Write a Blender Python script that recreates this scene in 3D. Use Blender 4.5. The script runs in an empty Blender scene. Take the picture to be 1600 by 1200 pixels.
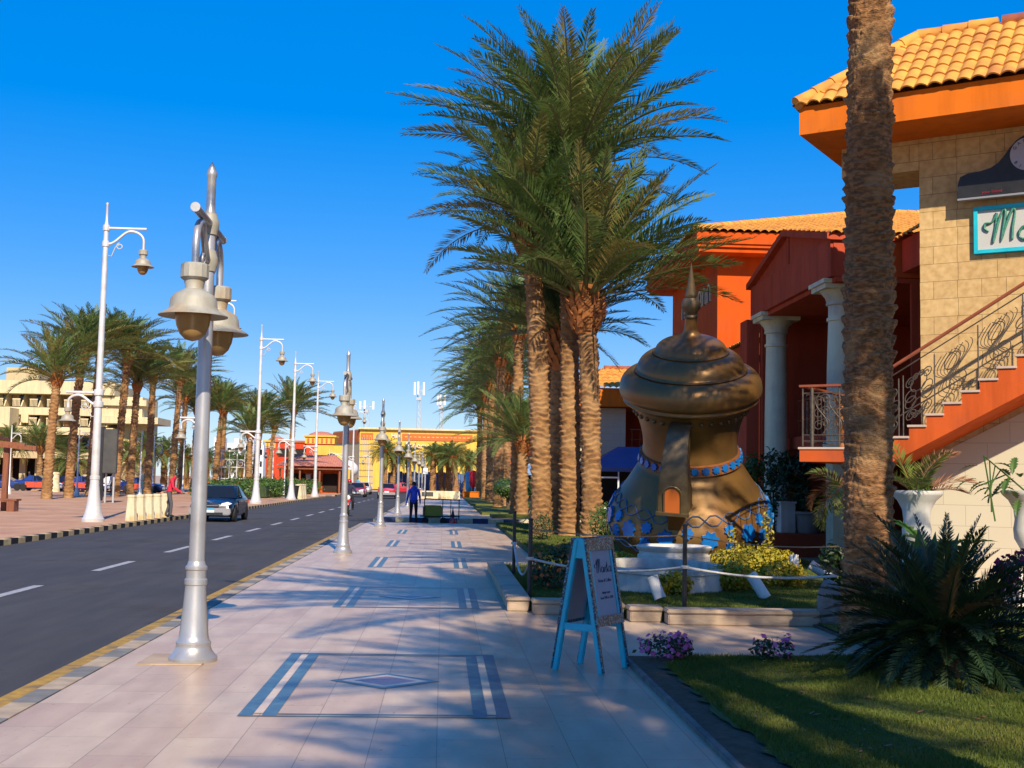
import bpy, bmesh, math, random
import numpy as np
from mathutils import Vector, Matrix
random.seed(7); RNG = np.random.default_rng(7)
R = math.radians
S = bpy.context.scene
COL = S.collection
# ------------------------------------------------------------------ camera
F_PX, ROLL, YAW, PITCH, EYE = 1900.0, .019, .05509, .08037, 1.6
_fw = Vector((math.sin(YAW)*math.cos(PITCH), math.cos(YAW)*math.cos(PITCH), math.sin(PITCH)))
_r0 = Vector((math.cos(YAW), -math.sin(YAW), 0)); _u0 = _r0.cross(_fw)
CR = _r0*math.cos(ROLL) + _u0*math.sin(ROLL); CU = _u0*math.cos(ROLL) - _r0*math.sin(ROLL)
cam = bpy.data.objects.new('camera', bpy.data.cameras.new('camera')); COL.objects.link(cam)
cam.matrix_world = Matrix(((CR.x, CU.x, -_fw.x, 0), (CR.y, CU.y, -_fw.y, 0), (CR.z, CU.z, -_fw.z, EYE), (0, 0, 0, 1)))
cam.data.sensor_width = 36; cam.data.lens = F_PX*36/1600
cam.data.clip_start = .1; cam.data.clip_end = 6000
S.camera = cam
# ------------------------------------------------------------------ sky and sun
SUN_AZ, SUN_EL = R(9.5), R(36)          # the sun is behind the camera, a little to the right
w = bpy.data.worlds.new('World'); S.world = w; w.use_nodes = True
nt = w.node_tree; nt.nodes.clear()
sky = nt.nodes.new('ShaderNodeTexSky'); sky.sky_type = 'NISHITA'; sky.sun_disc = False
sky.sun_elevation = SUN_EL; sky.sun_rotation = R(180) - SUN_AZ
sky.air_density = 1.0; sky.dust_density = .3; sky.ozone_density = 10.0
gm = nt.nodes.new('ShaderNodeGamma'); gm.inputs[1].default_value = .38
hs = nt.nodes.new('ShaderNodeHueSaturation'); hs.inputs['Saturation'].default_value = 2.15; hs.inputs['Value'].default_value = 3.95; hs.inputs['Hue'].default_value = .522
bg = nt.nodes.new('ShaderNodeBackground'); bg.inputs['Strength'].default_value = .09
ow = nt.nodes.new('ShaderNodeOutputWorld')
nt.links.new(sky.outputs[0], gm.inputs[0]); nt.links.new(gm.outputs[0], hs.inputs['Color']); nt.links.new(hs.outputs[0], bg.inputs[0]); nt.links.new(bg.outputs[0], ow.inputs[0])
sl = bpy.data.lights.new('sun', 'SUN'); sl.energy = 5.0; sl.angle = R(.5); sl.color = (1, .86, .66)
so = bpy.data.objects.new('sun', sl); COL.objects.link(so)
to_sun = Vector((math.sin(SUN_AZ)*math.cos(SUN_EL), -math.cos(SUN_AZ)*math.cos(SUN_EL), math.sin(SUN_EL)))
so.rotation_euler = to_sun.to_track_quat('Z', 'Y').to_euler()
S.view_settings.view_transform = 'Standard'; S.view_settings.look = 'None'
S.view_settings.exposure = 0.42; S.view_settings.gamma = 1.0
S.cycles.max_bounces = 6; S.cycles.diffuse_bounces = 3; S.cycles.glossy_bounces = 3; S.cycles.transmission_bounces = 4
S.cycles.transparent_max_bounces = 8; S.cycles.caustics_reflective = False; S.cycles.caustics_refractive = False

# ------------------------------------------------------------------ helpers
def ray(px, py): return CR*(px-800) - CU*(py-600) + _fw*F_PX
def at(px, py, Y):                       # photograph pixel at a given distance down the street
    d = ray(px, py); return Vector((0, 0, EYE)) + d*(Y/d.y)
def gr(px, py, z=0.0):                   # photograph pixel on the ground
    d = ray(px, py); return Vector((0, 0, EYE)) + d*((z-EYE)/d.z)

class MB:
    def __init__(s): s.v = []; s.f = []; s.m = []
    def add(s, vs, fs, m=0):
        o = len(s.v); s.v.extend([tuple(q) for q in vs]); s.f.extend([tuple(i+o for i in f) for f in fs]); s.m.extend([m]*len(fs)); return s
    def box(s, cx, cy, cz, sx, sy, sz, rz=0, m=0, rx=0, ry=0):
        M = Matrix.Rotation(rz, 3, 'Z') @ Matrix.Rotation(ry, 3, 'Y') @ Matrix.Rotation(rx, 3, 'X')
        vs = [M @ Vector((a*sx/2, b*sy/2, c*sz/2)) + Vector((cx, cy, cz)) for c in (-1, 1) for a, b in ((-1, -1), (1, -1), (1, 1), (-1, 1))]
        return s.add(vs, [(3, 2, 1, 0), (4, 5, 6, 7), (0, 1, 5, 4), (1, 2, 6, 5), (2, 3, 7, 6), (3, 0, 4, 7)], m)
    def bar(s, a, b, w, h, m=0):         # rectangular bar from a to b
        a = Vector(a); b = Vector(b); d = (b-a).normalized()
        u = d.cross(Vector((0, 0, 1)))
        if u.length < 1e-3: u = Vector((1, 0, 0))
        u.normalize(); v = u.cross(d)
        vs = [p + u*(x*w/2) + v*(y*h/2) for p in (a, b) for x, y in ((-1, -1), (1, -1), (1, 1), (-1, 1))]
        return s.add(vs, [(0, 1, 2, 3), (7, 6, 5, 4), (1, 0, 4, 5), (2, 1, 5, 6), (3, 2, 6, 7), (0, 3, 7, 4)], m)
    def tube(s, pts, r, seg=8, m=0, cap=True, flat=1.0):
        pts = [Vector(p) for p in pts]; n = len(pts)
        rs = r if isinstance(r, (list, tuple)) else [r]*n
        vs = []; prev = None
        for i, p in enumerate(pts):
            d = (pts[min(i+1, n-1)] - pts[max(i-1, 0)]).normalized()
            if prev is None:
                u = d.cross(Vector((0, 0, 1)))
                if u.length < 1e-3: u = d.cross(Vector((1, 0, 0)))
            else: u = prev - d*prev.dot(d)
            u.normalize(); prev = u; v = d.cross(u)
            for k in range(seg):
                a = 2*math.pi*k/seg; vs.append(p + (u*math.cos(a) + v*math.sin(a)*flat)*rs[i])
        fs = [(i*seg+k, i*seg+(k+1) % seg, (i+1)*seg+(k+1) % seg, (i+1)*seg+k) for i in range(n-1) for k in range(seg)]
        if cap: fs += [tuple(range(seg))[::-1], tuple((n-1)*seg+k for k in range(seg))]
        return s.add(vs, fs, m)
    def lathe(s, prof, seg=24, c=(0, 0, 0), m=0, flute=None, sx=1, sy=1):
        vs = []
        for i, (r, z) in enumerate(prof):
            for k in range(seg):
                a = 2*math.pi*k/seg; q = r
                if flute and flute[0] <= i <= flute[1]: q = r*(1 - flute[2]*(k % 2))
                vs.append((c[0]+q*math.cos(a)*sx, c[1]+q*math.sin(a)*sy, c[2]+z))
        n = len(prof)
        fs = [(i*seg+k, i*seg+(k+1) % seg, (i+1)*seg+(k+1) % seg, (i+1)*seg+k) for i in range(n-1) for k in range(seg)]
        if prof[0][0] > 1e-4: fs.append(tuple(range(seg))[::-1])
        if prof[-1][0] > 1e-4: fs.append(tuple((n-1)*seg+k for k in range(seg)))
        return s.add(vs, fs, m)
    def prism(s, poly, a, b, T=None, m=0, side_m=None):   # polygon (u,v) pushed along w from a to b
        n = len(poly); T = T or (lambda u, v, w: (u, v, w))
        vs = [T(u, v, a) for u, v in poly] + [T(u, v, b) for u, v in poly]
        s.add(vs, [tuple(range(n))[::-1], tuple(range(n, 2*n))], m)
        o = len(s.v) - 2*n
        s.f += [(o+i, o+(i+1) % n, o+n+(i+1) % n, o+n+i) for i in range(n)]; s.m += [m if side_m is None else side_m]*n
        return s
    def ball(s, c, r, seg=10, rings=7, m=0, sz=1):
        prof = [(max(1e-5, r*math.sin(math.pi*i/rings)), -r*sz*math.cos(math.pi*i/rings)) for i in range(rings+1)]
        return s.lathe(prof, seg, c, m)
    def build(s, name, mat, parent=None, smooth=None, bevel=0):
        me = bpy.data.meshes.new(name); me.from_pydata(s.v, [], s.f)
        for q in (mat if isinstance(mat, (list, tuple)) else [mat]): me.materials.append(q)
        me.polygons.foreach_set('material_index', s.m)
        bm = bmesh.new(); bm.from_mesh(me); bmesh.ops.remove_doubles(bm, verts=bm.verts, dist=1e-5) if len(s.v) < 60000 else None
        if len(s.v) < 60000: bmesh.ops.recalc_face_normals(bm, faces=bm.faces)
        if bevel: bmesh.ops.bevel(bm, geom=[e for e in bm.edges if e.is_manifold and e.calc_face_angle(0) > .6], offset=bevel, segments=2, affect='EDGES', clamp_overlap=True)
        bm.to_mesh(me); bm.free()
        if smooth is not None:
            me.polygons.foreach_set('use_smooth', [True]*len(me.polygons))
            me.set_sharp_from_angle(angle=R(smooth))
        me.update()
        o = bpy.data.objects.new(name, me); COL.objects.link(o)
        if parent: o.parent = parent
        return o

def fast_mesh(name, V, Fq, mats, mi=None, parent=None, smooth=False):
    V = np.asarray(V, dtype=np.float32).reshape(-1, 3); Fq = np.asarray(Fq, dtype=np.int32); k = Fq.shape[1]
    me = bpy.data.meshes.new(name); me.vertices.add(len(V)); me.vertices.foreach_set('co', V.ravel())
    me.loops.add(Fq.size); me.loops.foreach_set('vertex_index', Fq.ravel())
    me.polygons.add(len(Fq)); me.polygons.foreach_set('loop_start', np.arange(0, Fq.size, k, dtype=np.int32))
    me.polygons.foreach_set('loop_total', np.full(len(Fq), k, dtype=np.int32))
    for q in (mats if isinstance(mats, (list, tuple)) else [mats]): me.materials.append(q)
    if mi is not None: me.polygons.foreach_set('material_index', np.asarray(mi, dtype=np.int32))
    me.polygons.foreach_set('use_smooth', np.full(len(Fq), bool(smooth)))
    me.update(calc_edges=True); me.validate()
    o = bpy.data.objects.new(name, me); COL.objects.link(o)
    if parent: o.parent = parent
    return o

def tag(o, label=None, cat=None, group=None, kind=None):
    if label: o['label'] = label
    if cat: o['category'] = cat
    if group: o['group'] = group
    if kind: o['kind'] = kind
    return o
def thing(name, label, cat, loc=(0, 0, 0), rz=0, group=None, scale=1):
    o = bpy.data.objects.new(name, None); COL.objects.link(o); o.location = loc; o.rotation_euler = (0, 0, rz)
    o.scale = (scale,)*3; o.empty_display_size = .2
    return tag(o, label, cat, group)
def copy_tree(o, parent=None):
    c = o.copy(); COL.objects.link(c)
    if parent: c.parent = parent
    for ch in list(o.children): copy_tree(ch, c)
    return c

# ------------------------------------------------------------------ materials
def rgb(h):                              # sRGB hex -> linear
    v = [int(h[i:i+2], 16)/255 for i in (0, 2, 4)]
    return tuple(c/12.92 if c <= .04045 else ((c+.055)/1.055)**2.4 for c in v) + (1,)
def mat(name, c1, c2=None, rough=.7, metal=0, scale=4, detail=5, bump=0, bscale=None, stretch=(1, 1, 1), spec=.5, ramp=(.35, .65), coat=0, trans=0, c3=None, c3scale=.7, stain=0):
    m = bpy.data.materials.new(name); m.use_nodes = True; t = m.node_tree; N = t.nodes; L = t.links
    b = N['Principled BSDF']; b.inputs['Roughness'].default_value = rough; b.inputs['Metallic'].default_value = metal
    b.inputs['Specular IOR Level'].default_value = spec; b.inputs['Coat Weight'].default_value = coat
    b.inputs['Coat Roughness'].default_value = .05
    c1 = rgb(c1) if isinstance(c1, str) else tuple(c1)+(1,)
    b.inputs['Base Color'].default_value = c1
    tc = N.new('ShaderNodeTexCoord'); mp = N.new('ShaderNodeMapping'); mp.inputs['Scale'].default_value = stretch
    L.new(tc.outputs['Object'], mp.inputs[0])
    if c2 is not None:
        c2 = rgb(c2) if isinstance(c2, str) else tuple(c2)+(1,)
        n = N.new('ShaderNodeTexNoise'); n.inputs['Scale'].default_value = scale; n.inputs['Detail'].default_value = detail
        L.new(mp.outputs[0], n.inputs['Vector'])
        cr = N.new('ShaderNodeValToRGB'); cr.color_ramp.elements[0].position = ramp[0]; cr.color_ramp.elements[1].position = ramp[1]
        cr.color_ramp.elements[0].color = c1; cr.color_ramp.elements[1].color = c2
        L.new(n.outputs[0], cr.inputs[0]); out = cr.outputs[0]
        if c3 is not None:
            c3 = rgb(c3) if isinstance(c3, str) else tuple(c3)+(1,)
            n3 = N.new('ShaderNodeTexNoise'); n3.inputs['Scale'].default_value = c3scale; n3.inputs['Detail'].default_value = 6
            L.new(tc.outputs['Object'], n3.inputs['Vector'])
            r3 = N.new('ShaderNodeValToRGB'); r3.color_ramp.elements[0].position = .5; r3.color_ramp.elements[1].position = .72
            L.new(n3.outputs[0], r3.inputs[0])
            mx = N.new('ShaderNodeMixRGB'); L.new(r3.outputs[0], mx.inputs[0]); L.new(out, mx.inputs[1]); mx.inputs[2].default_value = c3; out = mx.outputs[0]
        if stain:
            ms_ = N.new('ShaderNodeMapping'); ms_.inputs['Scale'].default_value = (2.2, 2.2, .22); L.new(tc.outputs['Object'], ms_.inputs[0])
            ns = N.new('ShaderNodeTexNoise'); ns.inputs['Scale'].default_value = 1.3; ns.inputs['Detail'].default_value = 8; ns.inputs['Roughness'].default_value = .65; L.new(ms_.outputs[0], ns.inputs['Vector'])
            rs = N.new('ShaderNodeValToRGB'); rs.color_ramp.elements[0].position = .46; rs.color_ramp.elements[1].position = .70
            rs.color_ramp.elements[0].color = (1, 1, 1, 1); rs.color_ramp.elements[1].color = (1-stain, 1-stain, 1-stain*.9, 1); L.new(ns.outputs[0], rs.inputs[0])
            mm = N.new('ShaderNodeMixRGB'); mm.blend_type = 'MULTIPLY'; mm.inputs[0].default_value = 1; L.new(out, mm.inputs[1]); L.new(rs.outputs[0], mm.inputs[2]); out = mm.outputs[0]
        L.new(out, b.inputs['Base Color'])
    if bump:
        n2 = N.new('ShaderNodeTexNoise'); n2.inputs['Scale'].default_value = bscale or scale*6; n2.inputs['Detail'].default_value = 6
        L.new(mp.outputs[0], n2.inputs['Vector'])
        bp = N.new('ShaderNodeBump'); bp.inputs['Strength'].default_value = bump; bp.inputs['Distance'].default_value = .02
        L.new(n2.outputs[0], bp.inputs['Height']); L.new(bp.outputs[0], b.inputs['Normal'])
    if trans:
        tr = N.new('ShaderNodeBsdfTranslucent'); ms = N.new('ShaderNodeMixShader'); ms.inputs[0].default_value = trans
        src = b.inputs['Base Color'].links[0].from_socket if b.inputs['Base Color'].links else None
        if src: L.new(src, tr.inputs[0])
        else: tr.inputs[0].default_value = c1
        L.new(b.outputs[0], ms.inputs[1]); L.new(tr.outputs[0], ms.inputs[2]); L.new(ms.outputs[0], N['Material Output'].inputs[0])
    return m
def brick_mat(name, c1, c2, mortar, bw, bh, ms=.006, rough=.7, axes='XZ', offset=.5, bump=.3, noise=None, nstretch=(1, 1, 1), nscale=6, bias=0, spec=.5, nfac=.5, squash=1, sfreq=2):
    m = mat(name, c1, rough=rough, spec=spec); t = m.node_tree; N = t.nodes; L = t.links; b = N['Principled BSDF']
    tc = N.new('ShaderNodeTexCoord'); sp = N.new('ShaderNodeSeparateXYZ'); cb = N.new('ShaderNodeCombineXYZ')
    L.new(tc.outputs['Object'], sp.inputs[0])
    for i, a in enumerate(axes): L.new(sp.outputs['XYZ'.index(a)], cb.inputs[i])
    br = N.new('ShaderNodeTexBrick'); L.new(cb.outputs[0], br.inputs['Vector'])
    br.inputs['Scale'].default_value = 1; br.inputs['Brick Width'].default_value = bw; br.inputs['Row Height'].default_value = bh
    br.inputs['Mortar Size'].default_value = ms; br.inputs['Mortar Smooth'].default_value = .3; br.inputs['Bias'].default_value = bias
    br.offset = offset; br.squash = squash; br.squash_frequency = sfreq
    for k, c in (('Color1', c1), ('Color2', c2), ('Mortar', mortar)): br.inputs[k].default_value = rgb(c) if isinstance(c, str) else tuple(c)+(1,)
    out = br.outputs[0]
    if noise:
        mp = N.new('ShaderNodeMapping'); mp.inputs['Scale'].default_value = nstretch; L.new(tc.outputs['Object'], mp.inputs[0])
        n = N.new('ShaderNodeTexNoise'); n.inputs['Scale'].default_value = nscale; n.inputs['Detail'].default_value = 7; L.new(mp.outputs[0], n.inputs['Vector'])
        cr = N.new('ShaderNodeValToRGB'); cr.color_ramp.elements[0].position = .3; cr.color_ramp.elements[1].position = .7
        cr.color_ramp.elements[0].color = rgb(noise[0]); cr.color_ramp.elements[1].color = rgb(noise[1]); L.new(n.outputs[0], cr.inputs[0])
        mx = N.new('ShaderNodeMixRGB'); mx.blend_type = 'MULTIPLY'; mx.inputs[0].default_value = nfac
        L.new(out, mx.inputs[1]); L.new(cr.outputs[0], mx.inputs[2]); out = mx.outputs[0]
    L.new(out, b.inputs['Base Color'])
    if bump:
        bp = N.new('ShaderNodeBump'); bp.inputs['Strength'].default_value = bump; bp.inputs['Distance'].default_value = .01; bp.invert = True
        L.new(br.outputs['Fac'], bp.inputs['Height']); L.new(bp.outputs[0], b.inputs['Normal'])
    return m
def stripe_mat(name, c1, c2, period, axis='Y', rough=.8, duty=.5, phase=0):
    m = mat(name, c1, c1, rough=rough); t = m.node_tree; N = t.nodes; L = t.links; b = N['Principled BSDF']
    for l in list(b.inputs['Base Color'].links): L.remove(l)
    tc = N.new('ShaderNodeTexCoord'); sp = N.new('ShaderNodeSeparateXYZ'); L.new(tc.outputs['Object'], sp.inputs[0])
    a = N.new('ShaderNodeMath'); a.operation = 'MULTIPLY_ADD'; a.inputs[1].default_value = 1/period; a.inputs[2].default_value = phase+1000; L.new(sp.outputs['XYZ'.index(axis)], a.inputs[0])
    f = N.new('ShaderNodeMath'); f.operation = 'FRACT'; L.new(a.outputs[0], f.inputs[0])
    g = N.new('ShaderNodeMath'); g.operation = 'GREATER_THAN'; g.inputs[1].default_value = duty; L.new(f.outputs[0], g.inputs[0])
    n = N.new('ShaderNodeTexNoise'); n.inputs['Scale'].default_value = 6; n.inputs['Detail'].default_value = 8; L.new(tc.outputs['Object'], n.inputs['Vector'])
    mx = N.new('ShaderNodeMixRGB'); L.new(g.outputs[0], mx.inputs[0]); mx.inputs[1].default_value = rgb(c1); mx.inputs[2].default_value = rgb(c2)
    m2 = N.new('ShaderNodeMixRGB'); m2.blend_type = 'OVERLAY'; m2.inputs[0].default_value = .5; L.new(mx.outputs[0], m2.inputs[1]); L.new(n.outputs[0], m2.inputs[2])
    L.new(m2.outputs[0], b.inputs['Base Color'])
    return m

M = {}
M['pave'] = brick_mat('marble_paving', 'd3bb9e', 'c6a98e', '8e7c68', .8, .4, ms=.003, rough=.38, axes='YX', offset=.37, bump=.2, noise=('c6b6ac', 'ffffff'), nstretch=(3.5, .9, 1), nscale=1.3, nfac=.5)
def dirt(m, scale, lo, hi, amt, stretch=(1, 1, 1)):
    t = m.node_tree; N = t.nodes; L = t.links; b = N['Principled BSDF']; src = b.inputs['Base Color'].links[0].from_socket
    tc = N.new('ShaderNodeTexCoord'); mp = N.new('ShaderNodeMapping'); mp.inputs['Scale'].default_value = stretch; L.new(tc.outputs['Object'], mp.inputs[0])
    n = N.new('ShaderNodeTexNoise'); n.inputs['Scale'].default_value = scale; n.inputs['Detail'].default_value = 9; n.inputs['Roughness'].default_value = .68; L.new(mp.outputs[0], n.inputs['Vector'])
    r = N.new('ShaderNodeValToRGB'); r.color_ramp.elements[0].position = lo; r.color_ramp.elements[1].position = hi; r.color_ramp.elements[0].color = (1, 1, 1, 1); r.color_ramp.elements[1].color = (1-amt, 1-amt, 1-amt*.9, 1); L.new(n.outputs[0], r.inputs[0])
    mm = N.new('ShaderNodeMixRGB'); mm.blend_type = 'MULTIPLY'; mm.inputs[0].default_value = 1; L.new(src, mm.inputs[1]); L.new(r.outputs[0], mm.inputs[2]); L.new(mm.outputs[0], b.inputs['Base Color'])
    rr = N.new('ShaderNodeMapRange'); rr.inputs['To Min'].default_value = b.inputs['Roughness'].default_value; rr.inputs['To Max'].default_value = min(1, b.inputs['Roughness'].default_value+.35); L.new(r.outputs[0], rr.inputs[0]); rr.inputs['From Min'].default_value = 1; rr.inputs['From Max'].default_value = 1-amt; L.new(rr.outputs[0], b.inputs['Roughness'])
dirt(M['pave'], .9, .5, .75, .14); dirt(M['pave'], 14, .60, .72, .22)
M['plaza'] = brick_mat('plaza_paving', 'cfa580', 'c09470', '98785c', 1.2, .6, ms=.008, rough=.7, axes='YX', bump=.1, noise=('d8c0b0', 'ffffff'), nscale=.5, nfac=.7)
M['asphalt'] = mat('asphalt', (.043, .041, .044), (.057, .053, .055), rough=.85, scale=1.2, detail=9, bump=.35, bscale=160, stretch=(3, .5, 1), c3=(.036, .035, .039), c3scale=.3)
dirt(M['asphalt'], .8, .45, .7, .22, (1.6, .06, 1)); dirt(M['asphalt'], .35, .55, .62, .18); dirt(M['plaza'], .25, .45, .7, .25)
M['desert'] = mat('sandy_ground', 'b79f86', 'a58c74', rough=.9, scale=.3, bump=.2)
M['yellow_line'] = mat('yellow_road_paint', 'b48c2c', '927434', rough=.7, scale=9, detail=8, c3=(.1, .09, .07), c3scale=5)
M['white_line'] = mat('white_road_paint', 'a8a8ac', '8d8d92', rough=.75, scale=8, detail=8)
M['kerb_l'] = stripe_mat('black_yellow_kerb', '1f1e20', 'c9b283', 1.0)
M['kerb_n'] = stripe_mat('grey_white_kerb', '75736f', 'a8967f', 1.1)
M['kerb_x'] = stripe_mat('blue_white_kerb', '2c3d5c', 'c2b795', 1.25, axis='X')
M['blue_inlay'] = mat('blue_stone_inlay', '4e6876', '455f70', rough=.35, scale=14, detail=8, c3='5f7f86', c3scale=9)
M['mauve_inlay'] = mat('mauve_stone_inlay', 'a08590', '8b7280', rough=.4, scale=30, detail=8)
M['cream_inlay'] = mat('cream_stone_inlay', 'dcc4a8', 'd0b498', rough=.35, scale=8)
M['coping'] = mat('sandstone_coping', 'b9a288', 'a8927a', rough=.7, scale=3, stretch=(1, 1, 5), bump=.15, c3='8f7c68', c3scale=2)
M['soil'] = mat('dark_soil', (.085, .052, .028), (.13, .085, .05), rough=.95, scale=14, bump=.8, bscale=50)
M['turf'] = mat('turf_base', (.055, .075, .010), (.08, .105, .014), rough=.95, scale=3, bump=.5, bscale=80, c3=(.075, .085, .02), c3scale=1.2)
M['grass'] = mat('grass_blade', (.085, .125, .010), (.13, .16, .014), rough=.7, scale=2.5, trans=.3, c3=(.20, .18, .03), c3scale=1)
M['silver'] = mat('silver_paint', (.50, .50, .50), (.40, .40, .41), rough=.38, metal=.55, scale=5, stretch=(1, 1, .4), bump=.06, bscale=40, c3=(.36, .34, .31), c3scale=3)
M['lamp_grey'] = mat('weathered_lamp_casting', (.38, .37, .32), (.30, .285, .23), rough=.6, metal=.1, scale=9, stretch=(1, 1, .5), bump=.1, c3=(.36, .24, .12), c3scale=6)
M['white_metal'] = mat('pale_lamp_paint', (.66, .66, .66), (.58, .58, .58), rough=.45, metal=.2, scale=3, c3=(.5, .46, .4), c3scale=1.5)
M['amber'] = mat('amber_lamp_glass', (.50, .30, .10), (.42, .26, .10), rough=.25, scale=3, trans=.3)
M['leaf'] = mat('palm_leaflet', (.090, .160, .038), (.155, .235, .060), rough=.55, scale=1.1, trans=.28, c3=(.20, .22, .06), c3scale=.5)
M['leaf_dry'] = mat('ageing_palm_leaflet', (.21, .20, .045), (.29, .24, .07), rough=.6, scale=1.5, trans=.2)
M['rachis'] = mat('palm_frond_stem', (.16, .15, .05), (.12, .13, .04), rough=.6, scale=3)
M['trunk'] = mat('palm_trunk_bark', (.35, .18, .064), (.17, .085, .034), rough=.95, scale=5, detail=8, bump=.7, bscale=30, stretch=(1, 1, 1.6), c3=(.42, .25, .11), c3scale=1.3)
M['trunk_near'] = mat('palm_trunk_bark_fibrous', (.32, .155, .058), (.15, .072, .028), rough=.95, scale=16, detail=10, bump=1.0, bscale=42, stretch=(.8, .8, 2.2), c3=(.36, .22, .10), c3scale=2.5, ramp=(.42, .58))
M['boot'] = mat('palm_frond_bases', (.46, .17, .04), (.33, .12, .035), rough=.9, scale=8, bump=.5)
M['red_wall'] = mat('red_orange_render', (.56, .085, .008), (.52, .078, .008), rough=.85, scale=2, bump=.05, bscale=90, c3=(.43, .08, .02), c3scale=.5, stain=0.22, spec=.15)
M['maroon'] = mat('deep_red_render', (.46, .080, .036), (.41, .070, .032), rough=.85, scale=1.5, bump=.05, bscale=80, stain=0.25, spec=.15)
M['orange'] = mat('orange_render', (.72, .17, .012), (.66, .155, .012), rough=.85, scale=2, bump=.05, bscale=80, c3=(.58, .15, .03), c3scale=.8, stain=0.2, spec=.15)
M['orange_red'] = mat('orange_red_render', (.60, .105, .02), (.54, .095, .02), rough=.85, scale=2, bump=.08, bscale=60, c3=(.45, .09, .03), c3scale=1.6, stain=0.3, spec=.15)
M['tile'] = mat('clay_roof_tile', (.72, .36, .075), (.60, .28, .06), rough=.75, scale=3.5, detail=7, bump=.12, c3=(.50, .20, .055), c3scale=2, spec=.15)
M['tile_red'] = mat('red_ridge_tile', (.34, .09, .04), (.25, .07, .04), rough=.8, scale=5)
M['stone'] = brick_mat('sandstone_blocks', (.68, .47, .21), (.61, .41, .18), (.30, .19, .085), .62, .30, ms=.005, rough=.85, axes='XZ', offset=.42, bump=.5, noise=('c0b090', 'ffffff'), nscale=9, nfac=.6, squash=.62, sfreq=2)
M['cream_wall'] = brick_mat('cream_painted_blocks', (.60, .55, .40), (.58, .53, .385), (.40, .36, .26), .70, .34, ms=.005, rough=.85, axes='XZ', bump=.3)
M['column'] = mat('cream_column_paint', (.72, .70, .46), (.66, .64, .42), rough=.7, scale=2, c3=(.48, .45, .35), c3scale=1.2, stain=0.22)
M['white'] = mat('white_paint', (.72, .70, .64), (.66, .64, .57), rough=.6, scale=3, c3=(.55, .52, .43), c3scale=2, stain=0.2)
M['white_stone'] = mat('white_pond_stone', (.66, .63, .56), (.57, .54, .47), rough=.7, scale=4, bump=.15, c3=(.42, .40, .34), c3scale=2.5, stain=0.35)
M['iron'] = mat('wrought_iron', (.055, .042, .032), (.10, .075, .055), rough=.6, metal=.2, scale=12)
M['black'] = mat('black_metal', (.012, .012, .013), (.02, .02, .022), rough=.45, scale=6)
M['rail'] = mat('red_brown_handrail', (.30, .075, .025), (.23, .055, .02), rough=.4, scale=5)
M['wood'] = mat('red_brown_timber', (.25, .085, .035), (.16, .05, .022), rough=.6, scale=3, stretch=(6, 6, .6), bump=.2)
M['tread'] = mat('stone_tread', (.55, .42, .33), (.48, .37, .29), rough=.6, scale=6)
M['dark'] = mat('dark_interior', (.016, .011, .010), (.024, .015, .013), rough=.9, scale=1)
M['glass'] = mat('dark_window_glass', (.010, .013, .017), rough=.06, spec=.35)
def pot_mat():
    m = mat('aged_copper', (.25, .130, .036), (.17, .095, .032), rough=.40, metal=.5, scale=2.2, detail=7, bump=.03, bscale=26, c3=(.24, .095, .025), c3scale=.8)
    return m
M['copper'] = pot_mat()
M['copper_red'] = mat('red_copper_band', (.30, .105, .028), (.22, .08, .025), rough=.45, metal=.35, scale=4, bump=.06)
M['copper_dark'] = mat('dull_bronze', (.17, .12, .06), (.12, .085, .045), rough=.5, metal=.5, scale=5, bump=.1)
M['medal'] = mat('blue_enamel', (.008, .16, .50), (.006, .12, .40), rough=.3, scale=6)
M['trimblue'] = mat('blue_grey_trim', (.06, .12, .25), (.09, .13, .22), rough=.4, scale=5)
M['niche'] = mat('orange_niche', (.55, .13, .02), rough=.6)
M['turq'] = mat('turquoise_paint', (.012, .50, .62), (.010, .43, .56), rough=.45, scale=4, bump=.1, bscale=30, c3=(.03, .56, .66), c3scale=3)
M['board'] = mat('whitewashed_board', (.42, .41, .46), (.37, .36, .41), rough=.7, scale=3)
M['ink'] = mat('dark_blue_ink', (.03, .035, .08), rough=.7)
def mosaic_mat():
    m = mat('mosaic_shards', (.2, .2, .2), rough=.3); t = m.node_tree; N = t.nodes; L = t.links; b = N['Principled BSDF']
    tc = N.new('ShaderNodeTexCoord'); v = N.new('ShaderNodeTexVoronoi'); v.inputs['Scale'].default_value = 85; L.new(tc.outputs['Object'], v.inputs['Vector'])
    cr = N.new('ShaderNodeValToRGB'); cr.color_ramp.interpolation = 'CONSTANT'
    e = cr.color_ramp.elements; e[0].color = (.01, .02, .04, 1); e[1].position = .4; e[1].color = (.03, .22, .32, 1)
    for p, c in ((.55, (.3, .32, .3, 1)), (.59, (.012, .03, .05, 1)), (.8, (.05, .3, .36, 1))):
        q = e.new(p); q.color = c
    L.new(v.outputs['Color'], cr.inputs[0]); L.new(cr.outputs[0], b.inputs['Base Color'])
    return m
M['mosaic'] = mosaic_mat()
M['green_mosaic'] = mat('green_mosaic_letters', (.02, .16, .11), (.10, .30, .22), rough=.35, scale=60, detail=3)
M['terrazzo'] = mat('speckled_panel', (.55, .54, .50), (.44, .44, .42), rough=.6, scale=90, detail=3)
M['rope'] = mat('white_rope', (.55, .53, .48), (.45, .43, .38), rough=.8, scale=30)
M['rope_tan'] = mat('tan_rope', (.30, .21, .11), (.24, .16, .09), rough=.8, scale=30)
M['rock'] = mat('grey_rock', (.22, .20, .17), (.12, .11, .10), rough=.9, scale=5, bump=.9, bscale=12)
M['shrub'] = mat('shrub_leaf', (.05, .11, .018), (.09, .16, .024), rough=.5, scale=4, trans=.2)
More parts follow.
